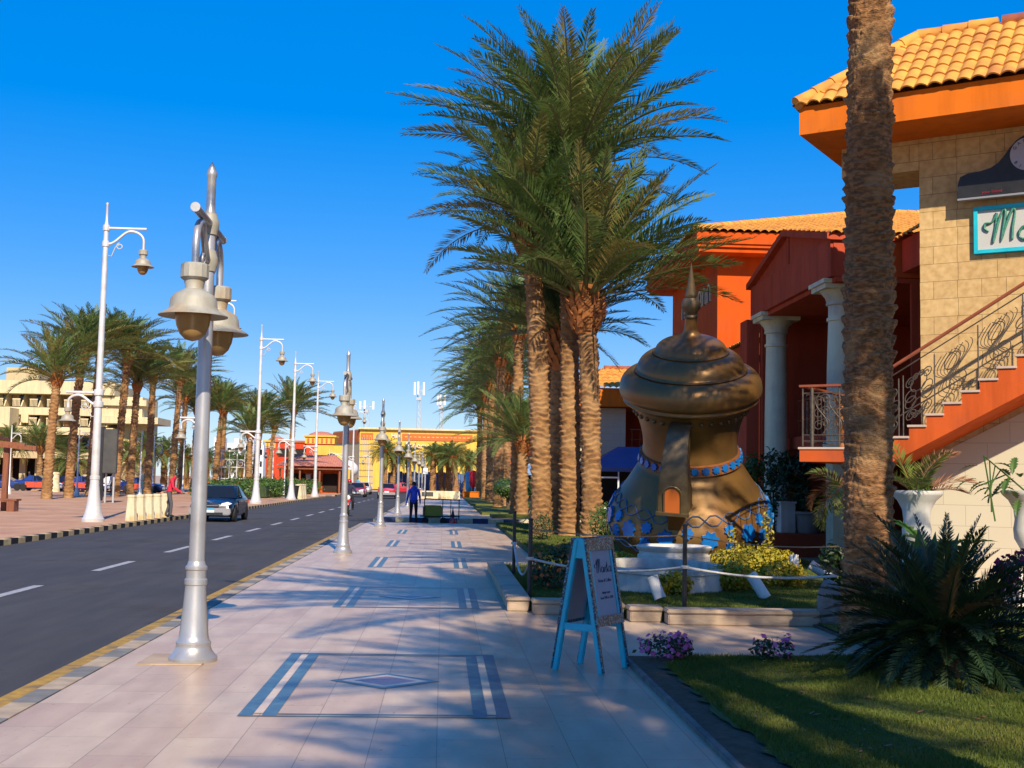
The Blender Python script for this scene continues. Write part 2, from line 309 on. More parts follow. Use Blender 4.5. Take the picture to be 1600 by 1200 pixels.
M['shrub_dark'] = mat('dark_shrub_leaf', (.022, .05, .014), (.04, .075, .018), rough=.45, scale=4, trans=.12)
M['shrub_yellow'] = mat('golden_leaf', (.46, .35, .02), (.30, .28, .02), rough=.5, scale=5, trans=.25)
M['cycad'] = mat('cycad_leaflet', (.020, .046, .014), (.034, .066, .020), rough=.4, scale=3)
M['cycad_tan'] = mat('dry_cycad_leaflet', (.12, .07, .02), (.08, .055, .018), rough=.6, scale=4)
M['banana'] = mat('broad_leaf', (.035, .10, .022), (.06, .15, .03), rough=.4, scale=2, trans=.25)
M['areca'] = mat('potted_palm_leaf', (.13, .19, .03), (.20, .20, .035), rough=.5, scale=3, trans=.25)
M['areca_dry'] = mat('dry_potted_palm_leaf', (.32, .13, .05), (.24, .10, .045), rough=.7, scale=5)
M['pink'] = mat('pink_petal', (.80, .22, .46), (.72, .14, .38), rough=.6, scale=9, trans=.2)
M['magenta'] = mat('magenta_petal', (.45, .012, .12), (.34, .01, .10), rough=.6, scale=9, trans=.2)
M['orange_fl'] = mat('orange_petal', (.65, .16, .03), (.55, .11, .02), rough=.6, scale=9, trans=.2)
M['stemb'] = mat('woody_stem', (.10, .07, .04), rough=.9)
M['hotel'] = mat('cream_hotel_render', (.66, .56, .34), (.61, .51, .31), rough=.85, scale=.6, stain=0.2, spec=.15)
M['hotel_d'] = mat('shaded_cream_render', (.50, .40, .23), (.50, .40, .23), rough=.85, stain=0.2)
M['yellow'] = brick_mat('yellow_panel_wall', (.72, .47, .075), (.68, .43, .07), (.40, .26, .06), 2.2, 1.2, ms=.02, rough=.85, axes='XZ', offset=0, bump=0)
M['yellow_p'] = mat('yellow_render', (.72, .47, .085), (.66, .43, .08), rough=.85, scale=.4, stain=0.2, spec=.15)
M['terracotta'] = mat('terracotta_band', (.52, .15, .05), (.46, .13, .045), rough=.85, scale=1, spec=.15)
M['far_red'] = mat('far_red_render', (.55, .07, .025), (.50, .06, .025), rough=.85, scale=.6, stain=0.25, spec=.15)
M['pink_tile'] = brick_mat('pink_roof_tile', (.52, .20, .13), (.46, .17, .11), (.30, .10, .07), .5, .4, ms=.03, rough=.8, axes='XY', bump=.4)
M['blue_fence'] = brick_mat('blue_hoarding_sheet', (.06, .12, .30), (.05, .105, .27), (.02, .04, .11), 9, 1.2, ms=.03, rough=.7, axes='ZX', bump=.2, offset=0)
M['far_white'] = mat('far_white_render', (.74, .74, .74), (.68, .68, .68), rough=.85, scale=.3, stain=0.2)
M['tent'] = mat('blue_tent_cloth', (.045, .09, .27), (.04, .075, .23), rough=.7, scale=1)
M['skin'] = mat('skin', (.24, .115, .065), rough=.5)
M['hair'] = mat('black_hair', (.008, .007, .006), rough=.55)
M['red_cloth'] = mat('red_jacket', (.62, .012, .045), (.52, .01, .04), rough=.8, scale=6, bump=.3, bscale=14)
M['blue_cloth'] = mat('blue_hoodie', (.015, .07, .55), (.012, .055, .46), rough=.8, scale=6, bump=.3, bscale=14)
M['grey_cloth'] = mat('grey_trousers', (.075, .075, .088), rough=.85)
M['black_cloth'] = mat('black_trousers', (.010, .009, .012), rough=.85)
M['navy_cloth'] = mat('navy_top', (.02, .025, .06), rough=.85)
M['sky_cloth'] = mat('light_blue_shirt', (.10, .36, .55), rough=.85)
M['car_navy'] = mat('navy_car_paint', (.004, .007, .022), rough=.25, coat=.6, metal=.1)
M['car_blue'] = mat('blue_taxi_paint', (.015, .035, .19), rough=.25, coat=.8)
M['car_orange'] = mat('orange_taxi_paint', (.62, .07, .02), rough=.25, coat=.8)
M['car_red'] = mat('red_car_paint', (.45, .012, .025), rough=.25, coat=.8)
M['car_white'] = mat('white_car_paint', (.7, .7, .7), rough=.25, coat=.8)
M['tyre'] = mat('tyre_rubber', (.012, .012, .012), rough=.8)
M['chrome'] = mat('bright_metal', (.62, .62, .63), rough=.2, metal=.9)
M['bumper'] = mat('silver_grey_bumper', (.33, .33, .34), rough=.35, metal=.3)
M['head_glass'] = mat('headlight_glass', (.75, .76, .78), rough=.1, spec=.8)
M['tail_glass'] = mat('tail_light_glass', (.5, .01, .01), rough=.2)
M['plate_blue'] = mat('plate_blue', (.05, .30, .55), rough=.5)
M['plate_white'] = mat('plate_white', (.62, .70, .74), rough=.5)
M['concrete'] = mat('cream_painted_concrete', (.72, .64, .44), (.66, .58, .38), rough=.85, scale=4, c3=(.52, .36, .12), c3scale=3, stain=0.25)
M['bin'] = mat('black_bin_plastic', (.02, .016, .014), rough=.6)
M['panel'] = mat('dark_grey_panel', (.06, .06, .055), (.04, .04, .04), rough=.6, scale=2)
M['olive'] = mat('olive_tarpaulin', (.24, .26, .03), (.20, .22, .028), rough=.8, scale=5)
M['mesh_grey'] = mat('mast_steel', (.42, .43, .45), rough=.5, metal=.3)
M['planter_pot'] = mat('grey_planter_pot', (.30, .28, .24), (.25, .23, .2), rough=.8, scale=4)
M['terracotta_pot'] = mat('terracotta_urn', (.55, .20, .055), (.45, .16, .045), rough=.75, scale=6)
M['red_vinyl'] = mat('red_inflatable', (.60, .012, .03), rough=.5)
M['cyan_vinyl'] = mat('cyan_inflatable', (.05, .35, .62), rough=.5)
# ------------------------------------------------------------------ ground
def slab(name, x0, x1, y0, y1, z, m, depth=.2, kind='structure'):
    return tag(MB().box((x0+x1)/2, (y0+y1)/2, z-depth/2, x1-x0, y1-y0, depth).build(name, m), kind=kind)
def sheet(name, poly, z, m, kind='structure'):
    return tag(MB().add([(x, y, z) for x, y in poly], [tuple(range(len(poly)))]).build(name, m), kind=kind)
sheet('ground', [(-3000, -200), (3000, -200), (3000, 4000), (-3000, 4000)], -.145, M['desert'])
sheet('road', [(-10.35, -30), (-2.7, -30), (-2.7, 171), (-10.35, 171)], -.12, M['asphalt'])
sheet('side_road', [(-2.7, 46.0), (16, 46.0), (16, 50.3), (-2.7, 50.3)], -.12, M['asphalt'])
sheet('side_road', [(-70, 109.5), (-10.35, 109.5), (-10.35, 120), (-70, 120)], -.12, M['asphalt'])
slab('pavement', -2.78, 14, -12, 46.1, 0, M['pave'])
slab('far_pavement', -2.6, 14, 49.9, 168, 0, M['pave'])
slab('plaza', -80, -10.5, -12, 109.3, 0, M['plaza'])
slab('far_plaza', -80, -10.5, 120, 168, 0, M['plaza'])
# kerbs
tag(MB().box(-2.88, 16.5, -.096, .2, 57, .2).build('kerb', M['kerb_n'], bevel=.012), kind='structure')
tag(MB().box(-2.7, 109, -.096, .2, 118, .2).build('kerb', M['kerb_n'], bevel=.012), kind='structure')
tag(MB().box(-10.4, 48.6, -.09, .2, 121.2, .22).build('kerb', M['kerb_l'], bevel=.012), kind='structure')
tag(MB().box(-10.4, 144, -.09, .2, 48, .22).build('kerb', M['kerb_l'], bevel=.012), kind='structure')
tag(MB().box(5.7, 49.85, -.07, 16.4, .22, .3).build('kerb', M['kerb_x'], bevel=.012), kind='structure')
# paint on the road
sheet('edge_line', [(-3.34, -12), (-3.10, -12), (-3.10, 43), (-3.34, 43)], -.116, M['yellow_line'])
d = MB()
for i in range(-2, 27):
    y = 16.6 + 5.62*i
    if 108 < y < 119: continue
    d.add([(-6.22, y, -.116), (-6.06, y, -.116), (-6.06, y+2.6, -.116), (-6.22, y+2.6, -.116)], [(0, 1, 2, 3)])
tag(d.build('lane_dashes', M['white_line']), kind='structure')
# stone carpets let into the pavement
def rect(mb, x0, x1, y0, y1, z=.0042, m=0): mb.add([(x0, y0, z), (x1, y0, z), (x1, y1, z), (x0, y1, z)], [(0, 1, 2, 3)], m)
inl = MB()
for k in range(5):
    y0 = 8.38 + 7.05*k; y1 = y0 + 3.0; x0, x1 = -1.34, .5
    for a in (x0, x0+.16): rect(inl, a, a+.095, y0+.036, y1-.036)
    for a in (x1-.095, x1-.255): rect(inl, a, a+.095, y0+.036, y1-.036)
    rect(inl, x0+.097, x0+.158, y0+.112, y1-.112, m=2); rect(inl, x1-.158, x1-.097, y0+.112, y1-.112, m=2)
    for a, b in ((y0, y0+.034), (y1-.034, y1)): rect(inl, x0, x1, a, b)
    for a, b in ((y0+.075, y0+.108), (y1-.108, y1-.075)): rect(inl, x0+.257, x1-.257, a, b)
    cx, cy = (x0+x1)/2, (y0+y1)/2
    for r0, r1, m_ in ((.44, .345, 0), (.345, .25, 2)):
        for q in range(4):
            a0, a1 = q*math.pi/2, (q+1)*math.pi/2
            P = [(cx+r*math.cos(a)*1.0, cy+r*math.sin(a)*.86, .0042) for r, a in ((r0, a0), (r0, a1), (r1, a1), (r1, a0))]
            inl.add(P, [(0, 1, 2, 3)], m_)
    inl.add([(cx+.25*math.cos(a), cy+.25*.86*math.sin(a), .0042) for a in (0, math.pi/2, math.pi, 1.5*math.pi)], [(0, 1, 2, 3)], 1)
tag(inl.build('paving_inlay', [M['blue_inlay'], M['mauve_inlay'], M['cream_inlay']]), kind='structure')
rect2 = MB(); rect2.box(-2.28, 10.9, .004, .55, .62, .012); tag(rect2.build('access_cover', M['coping'], bevel=.004), 'square stone inspection cover in the pavement beside the nearest lamp', 'cover')
# front lawn bed and fountain lawn
_er = random.Random(5)
bed = [(1.95, 2)] + [(1.93+_er.uniform(-.05, .07), 2.2+.14*i) for i in range(61)] + [(2.2, 11.15), (4.25, 11.35), (4.35, 14.25), (14, 14.25), (14, 2)]
slab('flower_bed', 1.72, 14, 2, 11.25, .03, M['soil'], .05); slab('flower_bed', 4.3, 14, 11.25, 14.2, .03, M['soil'], .05)
sheet('lawn', bed, .045, M['turf'])
tag(MB().box(1.70, 6.6, .012, .05, 9.3, .05).build('bed_edging', M['rock'], bevel=.006), kind='structure')
lawn2 = [(1.0, 15.4), (1.0, 21.9), (1.95, 22.2), (1.95, 44.3), (7.4, 44.3), (7.4, 14.35), (2.55, 14.35), (2.1, 14.7)]
MBl = MB().prism(lawn2, -.02, .12); tag(MBl.build('fountain_lawn', M['turf']), kind='structure')
slab('rear_court', 7.4, 30, 14.2, 60, .02, M['plaza'], .05)
# kerb wall round the fountain lawn, in stepped lengths
def coping_run(x0, x1, y0, y1):
    b = MB().box((x0+x1)/2, (y0+y1)/2, .065, x1-x0-.03, y1-y0-.03, .13).box((x0+x1)/2, (y0+y1)/2, .155, x1-x0, y1-y0, .05, m=0)
    return b
gk = 'sandstone kerb walls round the fountain lawn'
for (x0, x1, y0, y1, lab) in ((.82, 1.12, 15.2, 22.0, 'long low stone kerb wall running along the pavement beside the fountain lawn'), (1.12, 1.66, 14.86, 15.2, 'short stepped piece of stone kerb wall behind the turquoise sign'),
        (1.66, 2.2, 14.52, 14.86, 'short stone kerb block between the sign and the long sunny kerb wall'), (2.2, 2.6, 14.2, 14.52, 'small stone kerb block stepping forward at the black rope post'), (2.6, 4.72, 13.95, 14.27, 'sunlit low stone kerb wall in front of the fountain lawn')):
    tag(coping_run(x0, x1, y0, y1).build('kerb_wall', M['coping'], bevel=.012), lab, 'kerb wall', gk)
for (x0, x1, y0, y1, lab) in ((2.2, 8, 53.5, 56.5, 'first raised lawn past the side road under the palm row'), (1.9, 8, 58.5, 75, 'second raised lawn past the side road, long and shaded by palms'), (1.9, 8, 80, 150, 'farthest raised lawn along the palm row')):
    t = tag(MB().box((x0+x1)/2, (y0+y1)/2, .06, x1-x0, y1-y0, .12).build('raised_lawn', M['grass']), kind='structure')

# ------------------------------------------------------------------ grass blades
def in_poly(P, poly):
    x, y = P[:, 0], P[:, 1]; c = np.zeros(len(P), bool); j = len(poly)-1
    for i in range(len(poly)):
        xi, yi = poly[i]; xj, yj = poly[j]
        c ^= ((yi > y) != (yj > y)) & (x < (xj-xi)*(y-yi)/(yj-yi+1e-12)+xi); j = i
    return c
def blades(name, poly, n, z, h, wd, seed, bounds):
    r = np.random.default_rng(seed); x0, x1, y0, y1 = bounds
    P = np.c_[r.uniform(x0, x1, n), r.uniform(y0, y1, n)]; P = P[in_poly(P, poly)]; n = len(P)
    a = r.uniform(0, 2*np.pi, n); ln = h*r.uniform(.5, 1.3, n)*(.75+.45*(np.sin(P[:, 0]*3.1+1.3*np.sin(P[:, 1]*2.3))*np.sin(P[:, 1]*2.7+P[:, 0]))+.3*(r.random(n) > .97)); w_ = wd*r.uniform(.7, 1.3, n); ta = r.uniform(0, 2*np.pi, n); tl = r.uniform(.15, .8, n)*ln
    base = np.c_[P, np.full(n, z)]; s = np.c_[np.cos(a), np.sin(a), np.zeros(n)]*w_[:, None]/2
    tip = base + np.c_[np.cos(ta)*tl, np.sin(ta)*tl, ln]
    V = np.stack([base-s, base+s, tip], 1).reshape(-1, 3); Fq = np.arange(3*n).reshape(-1, 3)
    return tag(fast_mesh(name, V, Fq, M['grass']), kind='stuff')
blades('grass', bed, 150000, .045, .035, .007, 1, (1.95, 5.5, 5.5, 11.4))
blades('grass', bed, 40000, .045, .05, .010, 2, (3.0, 9.0, 9.0, 14.2))
blades('grass', lawn2, 70000, .12, .04, .010, 3, (1.0, 6, 14.3, 20))
blades('grass', lawn2, 60000, .12, .05, .018, 4, (1.0, 7.4, 20, 44))

_r = np.random.default_rng(8)
def litter(name, n, x0, x1, y0, y1, z, m, size):
    P = np.c_[_r.uniform(x0, x1, n), _r.uniform(y0, y1, n), np.full(n, z)+_r.uniform(0, .012, n)]; a = _r.uniform(0, 6.28, n); l = size*_r.uniform(.4, 1.3, n)
    u = np.c_[np.cos(a), np.sin(a), _r.uniform(-.3, .3, n)]*l[:, None]; v = np.c_[-np.sin(a), np.cos(a), _r.uniform(-.3, .3, n)]*(l*.25)[:, None]
    return tag(fast_mesh(name, np.stack([P-u, P+v, P+u, P-v], 1).reshape(-1, 3), np.arange(4*n).reshape(-1, 4), m), kind='stuff')
litter('fallen_leaves', 260, 1.8, 6, 5.5, 11.2, .06, M['areca_dry'], .035)
litter('fallen_leaves', 130, -2.6, 1.7, 6.5, 30, .006, M['areca_dry'], .016)
# ------------------------------------------------------------------ palms
def frond(L, el, az, droop, nl, ll, wd, r, wind=(0, 0), start=.16, vee=25, tipsz=.25):
    n = 14; s = np.linspace(0, 1, n); e = el - droop*s**1.4
    wv = np.array([wind[0], wind[1], 0])
    T = np.c_[np.cos(e)*np.cos(az), np.cos(e)*np.sin(az), np.sin(e)] + wv*(s**1.2)[:, None]
    T /= np.linalg.norm(T, axis=1)[:, None]
    P = np.vstack([[0, 0, 0], np.cumsum((T[1:]+T[:-1])/2*(L/(n-1)), 0)])
    ss = np.linspace(start, 1, nl) + r.uniform(-.006, .006, nl); ss = np.clip(ss, 0, 1)
    Pi = np.c_[[np.interp(ss, s, P[:, k]) for k in range(3)]].T; Ti = np.c_[[np.interp(ss, s, T[:, k]) for k in range(3)]].T
    sd = np.array([-math.sin(az), math.cos(az), 0]); tw = r.uniform(-.5, .5)
    Si = np.cross(Ti, np.array([0, 0, 1.])); bad = np.linalg.norm(Si, axis=1) < .15; Si[bad] = -sd; Si /= np.linalg.norm(Si, axis=1)[:, None]
    Ni = np.cross(Si, Ti); c_, s_ = math.cos(tw), math.sin(tw); Si, Ni = Si*c_+Ni*s_, Ni*c_-Si*s_
    prof = np.clip(np.sin(np.pi*(.12+.88*np.clip((ss-start)/(1-start), 0, 1)**.8))**.6, tipsz, 1)
    V = []; 
    for sg in (-1, 1):
        a = np.radians(60 - 26*ss + r.uniform(-8, 8, nl)); v = np.radians(vee + r.uniform(-12, 12, nl))
        D = Ti*np.cos(a)[:, None] + (Si*sg*np.cos(v)[:, None] + Ni*np.sin(v)[:, None])*np.sin(a)[:, None]
        l = ll*prof*r.uniform(.85, 1.12, nl)
        tip = Pi + D*l[:, None]; tip[:, 2] -= .10*l; mid = Pi + D*(l*.45)[:, None]
        wn = np.cross(D, Ni); wn /= np.linalg.norm(wn, axis=1)[:, None]; w_ = wd*(.6+.4*prof)
        V.append(np.stack([Pi, mid+wn*w_[:, None]/2, tip, mid-wn*w_[:, None]/2], 1))
    V = np.concatenate(V).reshape(-1, 3)
    # stem: three sided
    Sn = np.cross(T, np.array([0, 0, 1.])); Sn[np.linalg.norm(Sn, axis=1) < .1] = sd; Sn /= np.linalg.norm(Sn, axis=1)[:, None]; Nn = np.cross(Sn, T)
    rw = (.045*(1-s)**.8 + .007)*L/4.5
    ring = np.stack([P+Sn*rw[:, None], P-Sn*rw[:, None], P-Nn*rw[:, None]], 1).reshape(-1, 3)
    q = []
    for i in range(n-1):
        for k in range(3): q.append((i*3+k, i*3+(k+1) % 3, i*3+3+(k+1) % 3, i*3+3+k))
    return V, ring, np.array(q)
def crown_mesh(name, nf, L, seed, emin=-10, emax=85, wind=(0, 0), nl=44, ll=.46, wd=.034, droop=(.5, 1.0), dry=.14, power=.8, mats=None, r0=.16, vee=25):
    r = np.random.default_rng(seed); Vs = []; Fs = []; mi = []; o = 0
    for i in range(nf):
        t = (i+.5)/nf; el = math.radians(emax - (emax-emin)*t**power + r.uniform(-6, 6)); az = i*2.39996 + r.uniform(-.2, .2)
        Lf = L*r.uniform(.82, 1.08)*(.72+.28*min(1, t*2.2))
        V, ring, q = frond(Lf, el, az, r.uniform(*droop), nl, ll*r.uniform(.85, 1.1), wd, r, wind, vee=vee)
        off = np.array([math.cos(az)*r0*min(1, .3+t), math.sin(az)*r0*min(1, .3+t), -.35*t])
        isdry = r.random() < dry*(.5+t)
        Vs += [V+off, ring+off]; nv = len(V)
        Fs += [np.arange(nv).reshape(-1, 4)+o, q+o+nv]; mi += [1 if isdry else 0]*(nv//4) + [2]*len(q); o += nv+len(ring)
    ob = fast_mesh(name, np.vstack(Vs), np.vstack(Fs), mats or [M['leaf'], M['leaf_dry'], M['rachis']], mi)
    me = ob.data; bpy.data.objects.remove(ob); return me
def trunk_mb(h, r0, r1, rowh, ns, seg, vper, seed, lean=(0, 0), amp=.10, flare=.18):
    r = np.random.default_rng(seed); nr = int(h/rowh*vper)+1
    z = np.linspace(0, h, nr); th = np.linspace(0, 2*np.pi, seg, endpoint=False)
    Z, TH = np.meshgrid(z, th, indexing='ij')
    ph = r.uniform(0, 6.28, 6)
    row = Z/rowh + .30*np.sin(TH+Z*.9+ph[0]) + .22*np.sin(2*TH-Z*2.3+ph[1]) + .35*np.sin(Z*1.7+ph[2]) + .12*np.sin(5*TH+Z*4+ph[3]) + 2
    ri = np.floor(row).astype(int); fv = row-ri
    u = TH/(2*np.pi)*ns + .5*(ri % 2) + .16*np.sin(3*TH+ri*1.7+ph[4]); ui = np.floor(u).astype(int) % ns; fu = u-np.floor(u)
    cell = r.uniform(.1, 1.45, (ri.max()+2, ns)); cz = cell[ri, ui]
    lip = np.clip(fv/.75, 0, 1)**1.2*np.clip((1-fv)/.13, 0, 1)*np.clip(np.sin(np.pi*fu)*2.0, .25, 1)**.7
    fib = r.normal(0, 1, Z.shape); fib = (fib + np.roll(fib, 1, 0) + np.roll(fib, -1, 0))/1.7
    rad = (r0+(r1-r0)*(Z/h)) * (1+flare*np.exp(-Z/.35)) * (1+.03*np.sin(Z*1.1+ph[5])) + amp*r0*2*(lip*cz-.3) + fib*.018*r0
    X = rad*np.cos(TH) + lean[0]*(Z/h)**1.6; Y = rad*np.sin(TH) + lean[1]*(Z/h)**1.6
    V = np.stack([X, Y, Z + .05*lip*cz*rowh], -1).reshape(-1, 3)
    i = np.arange(nr-1)[:, None]*seg; k = np.arange(seg)[None]; k1 = (k+1) % seg
    Fq = np.stack([i+k, i+k1, i+seg+k1, i+seg+k], -1).reshape(-1, 4)
    return V, Fq
def boot_mesh():
    b = MB(); r = random.Random(3)
    b.lathe([(.20, -.75), (.30, -.5), (.33, -.2), (.26, .1), (.12, .25)], 14)
    for i in range(64):
        a = i*2.39996; t = i/64; zz = -.72+.85*t; rr = .24+.10*math.sin(math.pi*min(1, t*1.15))
        d = Vector((math.cos(a), math.sin(a), 0)); p = d*rr + Vector((0, 0, zz)); q = p + d*(.10+.03*r.random()) + Vector((0, 0, .22+.05*r.random())); s_ = Vector((-d.y, d.x, 0))
        b.add([p-s_*.085, p+s_*.085, q+s_*.045, q-s_*.045, p-d*.08+Vector((0, 0, .1)), q-d*.03], [(0, 1, 2, 3), (0, 3, 5, 4), (1, 4, 5, 2), (3, 2, 5)])
    o = b.build('frond_bases', M['boot']); me = o.data; bpy.data.objects.remove(o); return me
BOOT = boot_mesh()
CR_A = [crown_mesh('palm_crown', 84, 4.7, s_, emin=8, emax=88, droop=(.35, .95), nl=70, ll=.70, wd=.046, wind=(.12, 0), power=.95) for s_ in (11, 12, 13)]
CR_T = crown_mesh('palm_crown', 84, 4.8, 15, emin=22, emax=88, droop=(.35, 1.0), nl=70, ll=.70, wd=.046, wind=(.14, 0), power=1.0)
CR_N = crown_mesh('palm_crown', 84, 4.2, 14, emin=20, emax=84, droop=(.3, .85), nl=70, ll=.68, wd=.046, wind=(.08, 0), power=1.0)     # big vase crowns
CR_W = [crown_mesh('palm_crown', 58, 3.5, s_, emin=8, emax=86, droop=(.45, 1.1), nl=40, ll=.52, wd=.052, power=1.0, wind=(.42, .1), dry=.3) for s_ in (21, 22, 23)]  # wind-blown plaza crowns
CR_S = [crown_mesh('palm_crown', 60, 3.2, s_, emin=-30, emax=82, droop=(.6, 1.3), nl=32, ll=.56, wd=.065, dry=.25) for s_ in (31, 32)]              # far, rounder
CR_B = [crown_mesh('palm_crown', 70, 4.0, s_, emin=2, emax=86, droop=(.45, 1.1), nl=44, ll=.55, wd=.048, power=1.0, wind=(-.12, 0), dry=.2) for s_ in (41, 42)]
PN = [0]
def palm(x, y, h, label, crown, group, r0=.30, r1=.23, sc=1.0, lean=(0, 0), z=0, near=0, rot=None, cat='palm tree'):
    PN[0] += 1; i = PN[0]
    t = thing('palm_tree', label, cat, (x, y, z), group=group)
    if near == 2: V, Fq = trunk_mb(h, r0, r1, .135, 8, 110, 12, i, lean, amp=.075)
    elif near == 1: V, Fq = trunk_mb(h, r0, r1, .15, 8, 44, 7, i, lean, amp=.085)
    else: V, Fq = trunk_mb(h, r0, r1, .21, 7, 22, 5, i, lean, amp=.10)
    fast_mesh('trunk', V, Fq, M['trunk_near'] if near == 2 else M['trunk'], parent=t, smooth=True)
    b = bpy.data.objects.new('frond_bases', BOOT); COL.objects.link(b); b.parent = t; q_ = 1.3 if near == 1 else 1.0; b.location = (lean[0], lean[1], h+(.1 if near != 1 else -.12)); b.scale = (q_*r1/.24, q_*r1/.24, q_)
    c = bpy.data.objects.new('crown', crown); COL.objects.link(c); c.parent = t; c.location = (lean[0], lean[1], h+.25); c.scale = (sc,)*3
    c.rotation_euler = (0, 0, (i*1.7) % 6.28 if rot is None else rot)
    return t
G1 = 'date palms along the pavement'; G2 = 'date palms on the plaza'; G3 = 'date palms in front of the blue hoarding'
# foreground cluster behind the kerb wall: boots measured from the photograph
for (px, Y, by, lab, cr, sc, dx) in ((925, 33.7, 462, 'tall palm with orange frond bases nearest the copper pot, right trunk of the cluster', 0, 1.14, -.25), (890, 34.4, 268, 'tallest palm of the cluster, second trunk left of the copper pot', 1, 1.08, -.2),
        (868, 37.0, 525, 'shorter palm squeezed in the middle of the tall cluster', 2, .62, .1), (846, 34.1, 345, 'left palm of the tall cluster, standing beside the dark round shrub', 2, .78, -.45), (860, 39.5, 330, 'shaded tall palm at the back of the cluster', 0, .66, -.3)):
    x = at(px, 800, Y).x; h = at(px, by, Y).z - .1
    palm(x, Y, h, lab, CR_N if px == 925 else CR_T if px == 890 else CR_A[cr], G1, r0=.285, r1=.25, sc=sc, lean=(dx, 0), z=.1, near=1)
for (px, Y, by, lab, cr, sc) in ((815, 57, 690, 'young short palm with bright orange bases on the lit lawn edge', CR_B[0], .78), (806, 60, 515, 'tall palm behind the young short palm', CR_B[1], 1.0), (790, 78, 585, 'palm behind the round clipped hedge ball', CR_B[0], 1.0), (778, 72, 560, 'slim palm to the left of the hedge ball', CR_B[1], .95),
        (764, 88, 600, 'palm with dark crown leaning over the pavement', CR_B[0], 1.05), (756, 104, 618, 'palm near the red inflatable, right of it', CR_B[1], 1.05), (747, 118, 640, 'palm at the street end of the pavement row', CR_B[0], 1.05), (768, 112, 630, 'hindmost palm of the pavement row', CR_B[1], 1.0)):
    x = at(px, 800, Y).x; palm(x, Y, at(px, by, Y).z, lab, cr, G1, r0=.29, r1=.23, sc=sc*1.14, near=0, z=0)
# the trunk beside the steps
palm(4.52, 12.75, 8.7, 'thick near palm trunk standing beside the steps, its crown above the picture', CR_N, 'near palms on the right', r0=.265, r1=.22, sc=.9, lean=(.08, .05), z=.03, near=2)
# palms beside the camera that throw the shade on the paving (outside the frame)
for (x, y, h, k, s_) in ((3.4, 3.4, 9.2, 0, 1.0), (3.6, -2.4, 8.6, 1, .66), (6.8, -1.8, 8.8, 2, .52), (5.75, 7.4, 7.2, 1, .55), (3.2, -5.8, 8.6, 0, .5)):
    palm(x, y, h, 'palm on the lawn to the right of the camera, outside the picture', CR_A[k], 'near palms on the right', r0=.28, r1=.23, sc=s_, z=.03)
# plaza palms
for (px, Y, by, lab, cr, sc, dx) in ((73, 77, 590, 'leftmost tall plaza palm, orange bases under a ragged crown', 0, 1.0, .3), (107, 82, 552, 'second plaza palm from the left, dark upper trunk', 1, 1.05, .5), (141, 88, 545, 'plaza palm half hidden by the tall street lamp', 2, 1.0, .2), (181, 90, 556, 'plaza palm just right of the tall street lamp', 0, 1.08, .45),
        (203, 94, 600, 'plaza palm with blackened upper trunk, right of the dark panel', 1, .92, .2), (230, 101, 590, 'plaza palm with dark trunk above the cement bollards', 2, .95, .1), (268, 110, 592, 'sunlit plaza palm behind the man in red', 0, 1.1, .4), (281, 122, 622, 'plaza palm second behind the man in red', 1, 1.0, .2), (301, 128, 640, 'plaza palm touching the near lamp post in the picture', 2, 1.05, .1),
        (335, 124, 640, 'plaza palm between the lamp post and the parked blue car', 0, 1.05, .5), (345, 138, 640, 'darker plaza palm behind the parked blue car', 1, 1.1, .1), (388, 112, 678, 'short plaza palm above the parked blue car', 2, .85, .0), (397, 118, 655, 'leaning plaza palm crossing the second street lamp', 1, 1.0, .5), (452, 128, 640, 'plaza palm with orange bases between two street lamps', 0, 1.1, .2),
        (418, 150, 668, 'small windswept plaza palm before the red tower', 2, .75, .6), (60, 118, 700, 'low bushy palm in front of the hotel', 1, .8, 0)):
    x = at(px, 770, Y).x; palm(x, Y, at(px, by, Y).z, lab, CR_W[cr], G2, r0=.30, r1=.235, sc=sc*1.2, lean=(dx, 0), rot=(PN[0] % 5-2)*.25)
k = 0
for (px, Y, by, sc) in ((712, 158, 716, .95), (700, 162, 710, .9), (728, 160, 722, .8), (690, 163, 715, .95), (676, 160, 712, .8), (612, 164, 720, .75), (640, 165, 714, .8), (600, 163, 705, .85)):
    palm(at(px, 770, Y).x, Y, at(px, by, Y).z, ['bushy low palm with a split trunk standing right of the others before the blue hoarding', 'bushy palm just left of the split-trunk palm', 'bushy palm behind the red inflatable', 'bushy palm in the middle of the hoarding clump', 'bushy palm at the left of the hoarding clump', 'bushy palm behind the second small street lamp', 'bushy palm over the dark red car', 'bushy palm by the left end of the blue hoarding'][k], CR_S[k % 2], G3, r0=.42, r1=.34, sc=sc, lean=((k % 3-1)*.4, 0)); k += 1
k = 0
for (px, Y, by) in ((12, 140, 690), (110, 135, 720), (200, 150, 712), (228, 140, 700), (255, 145, 708), (290, 160, 716), (322, 160, 720), (355, 170, 722), (375, 165, 726), (95, 150, 705)):
    palm(at(px, 770, Y).x, Y, at(px, by, Y).z, ['low far palm at the left edge beyond the hotel shops', 'low palm behind the lower lamp of the tall street lamp', 'low far palm behind the black panel', 'far low palm right of the hotel corner', 'far low palm behind the bollards', 'far low palm left of the lamp post', 'far low palm right of the lamp post', 'far low palm before the white flats', 'far low palm beside the white flats', 'low palm between two tall plaza palms near the hotel shops'][k], CR_S[k % 2], 'low far palms beyond the plaza', r0=.4, r1=.32, sc=.95); k += 1

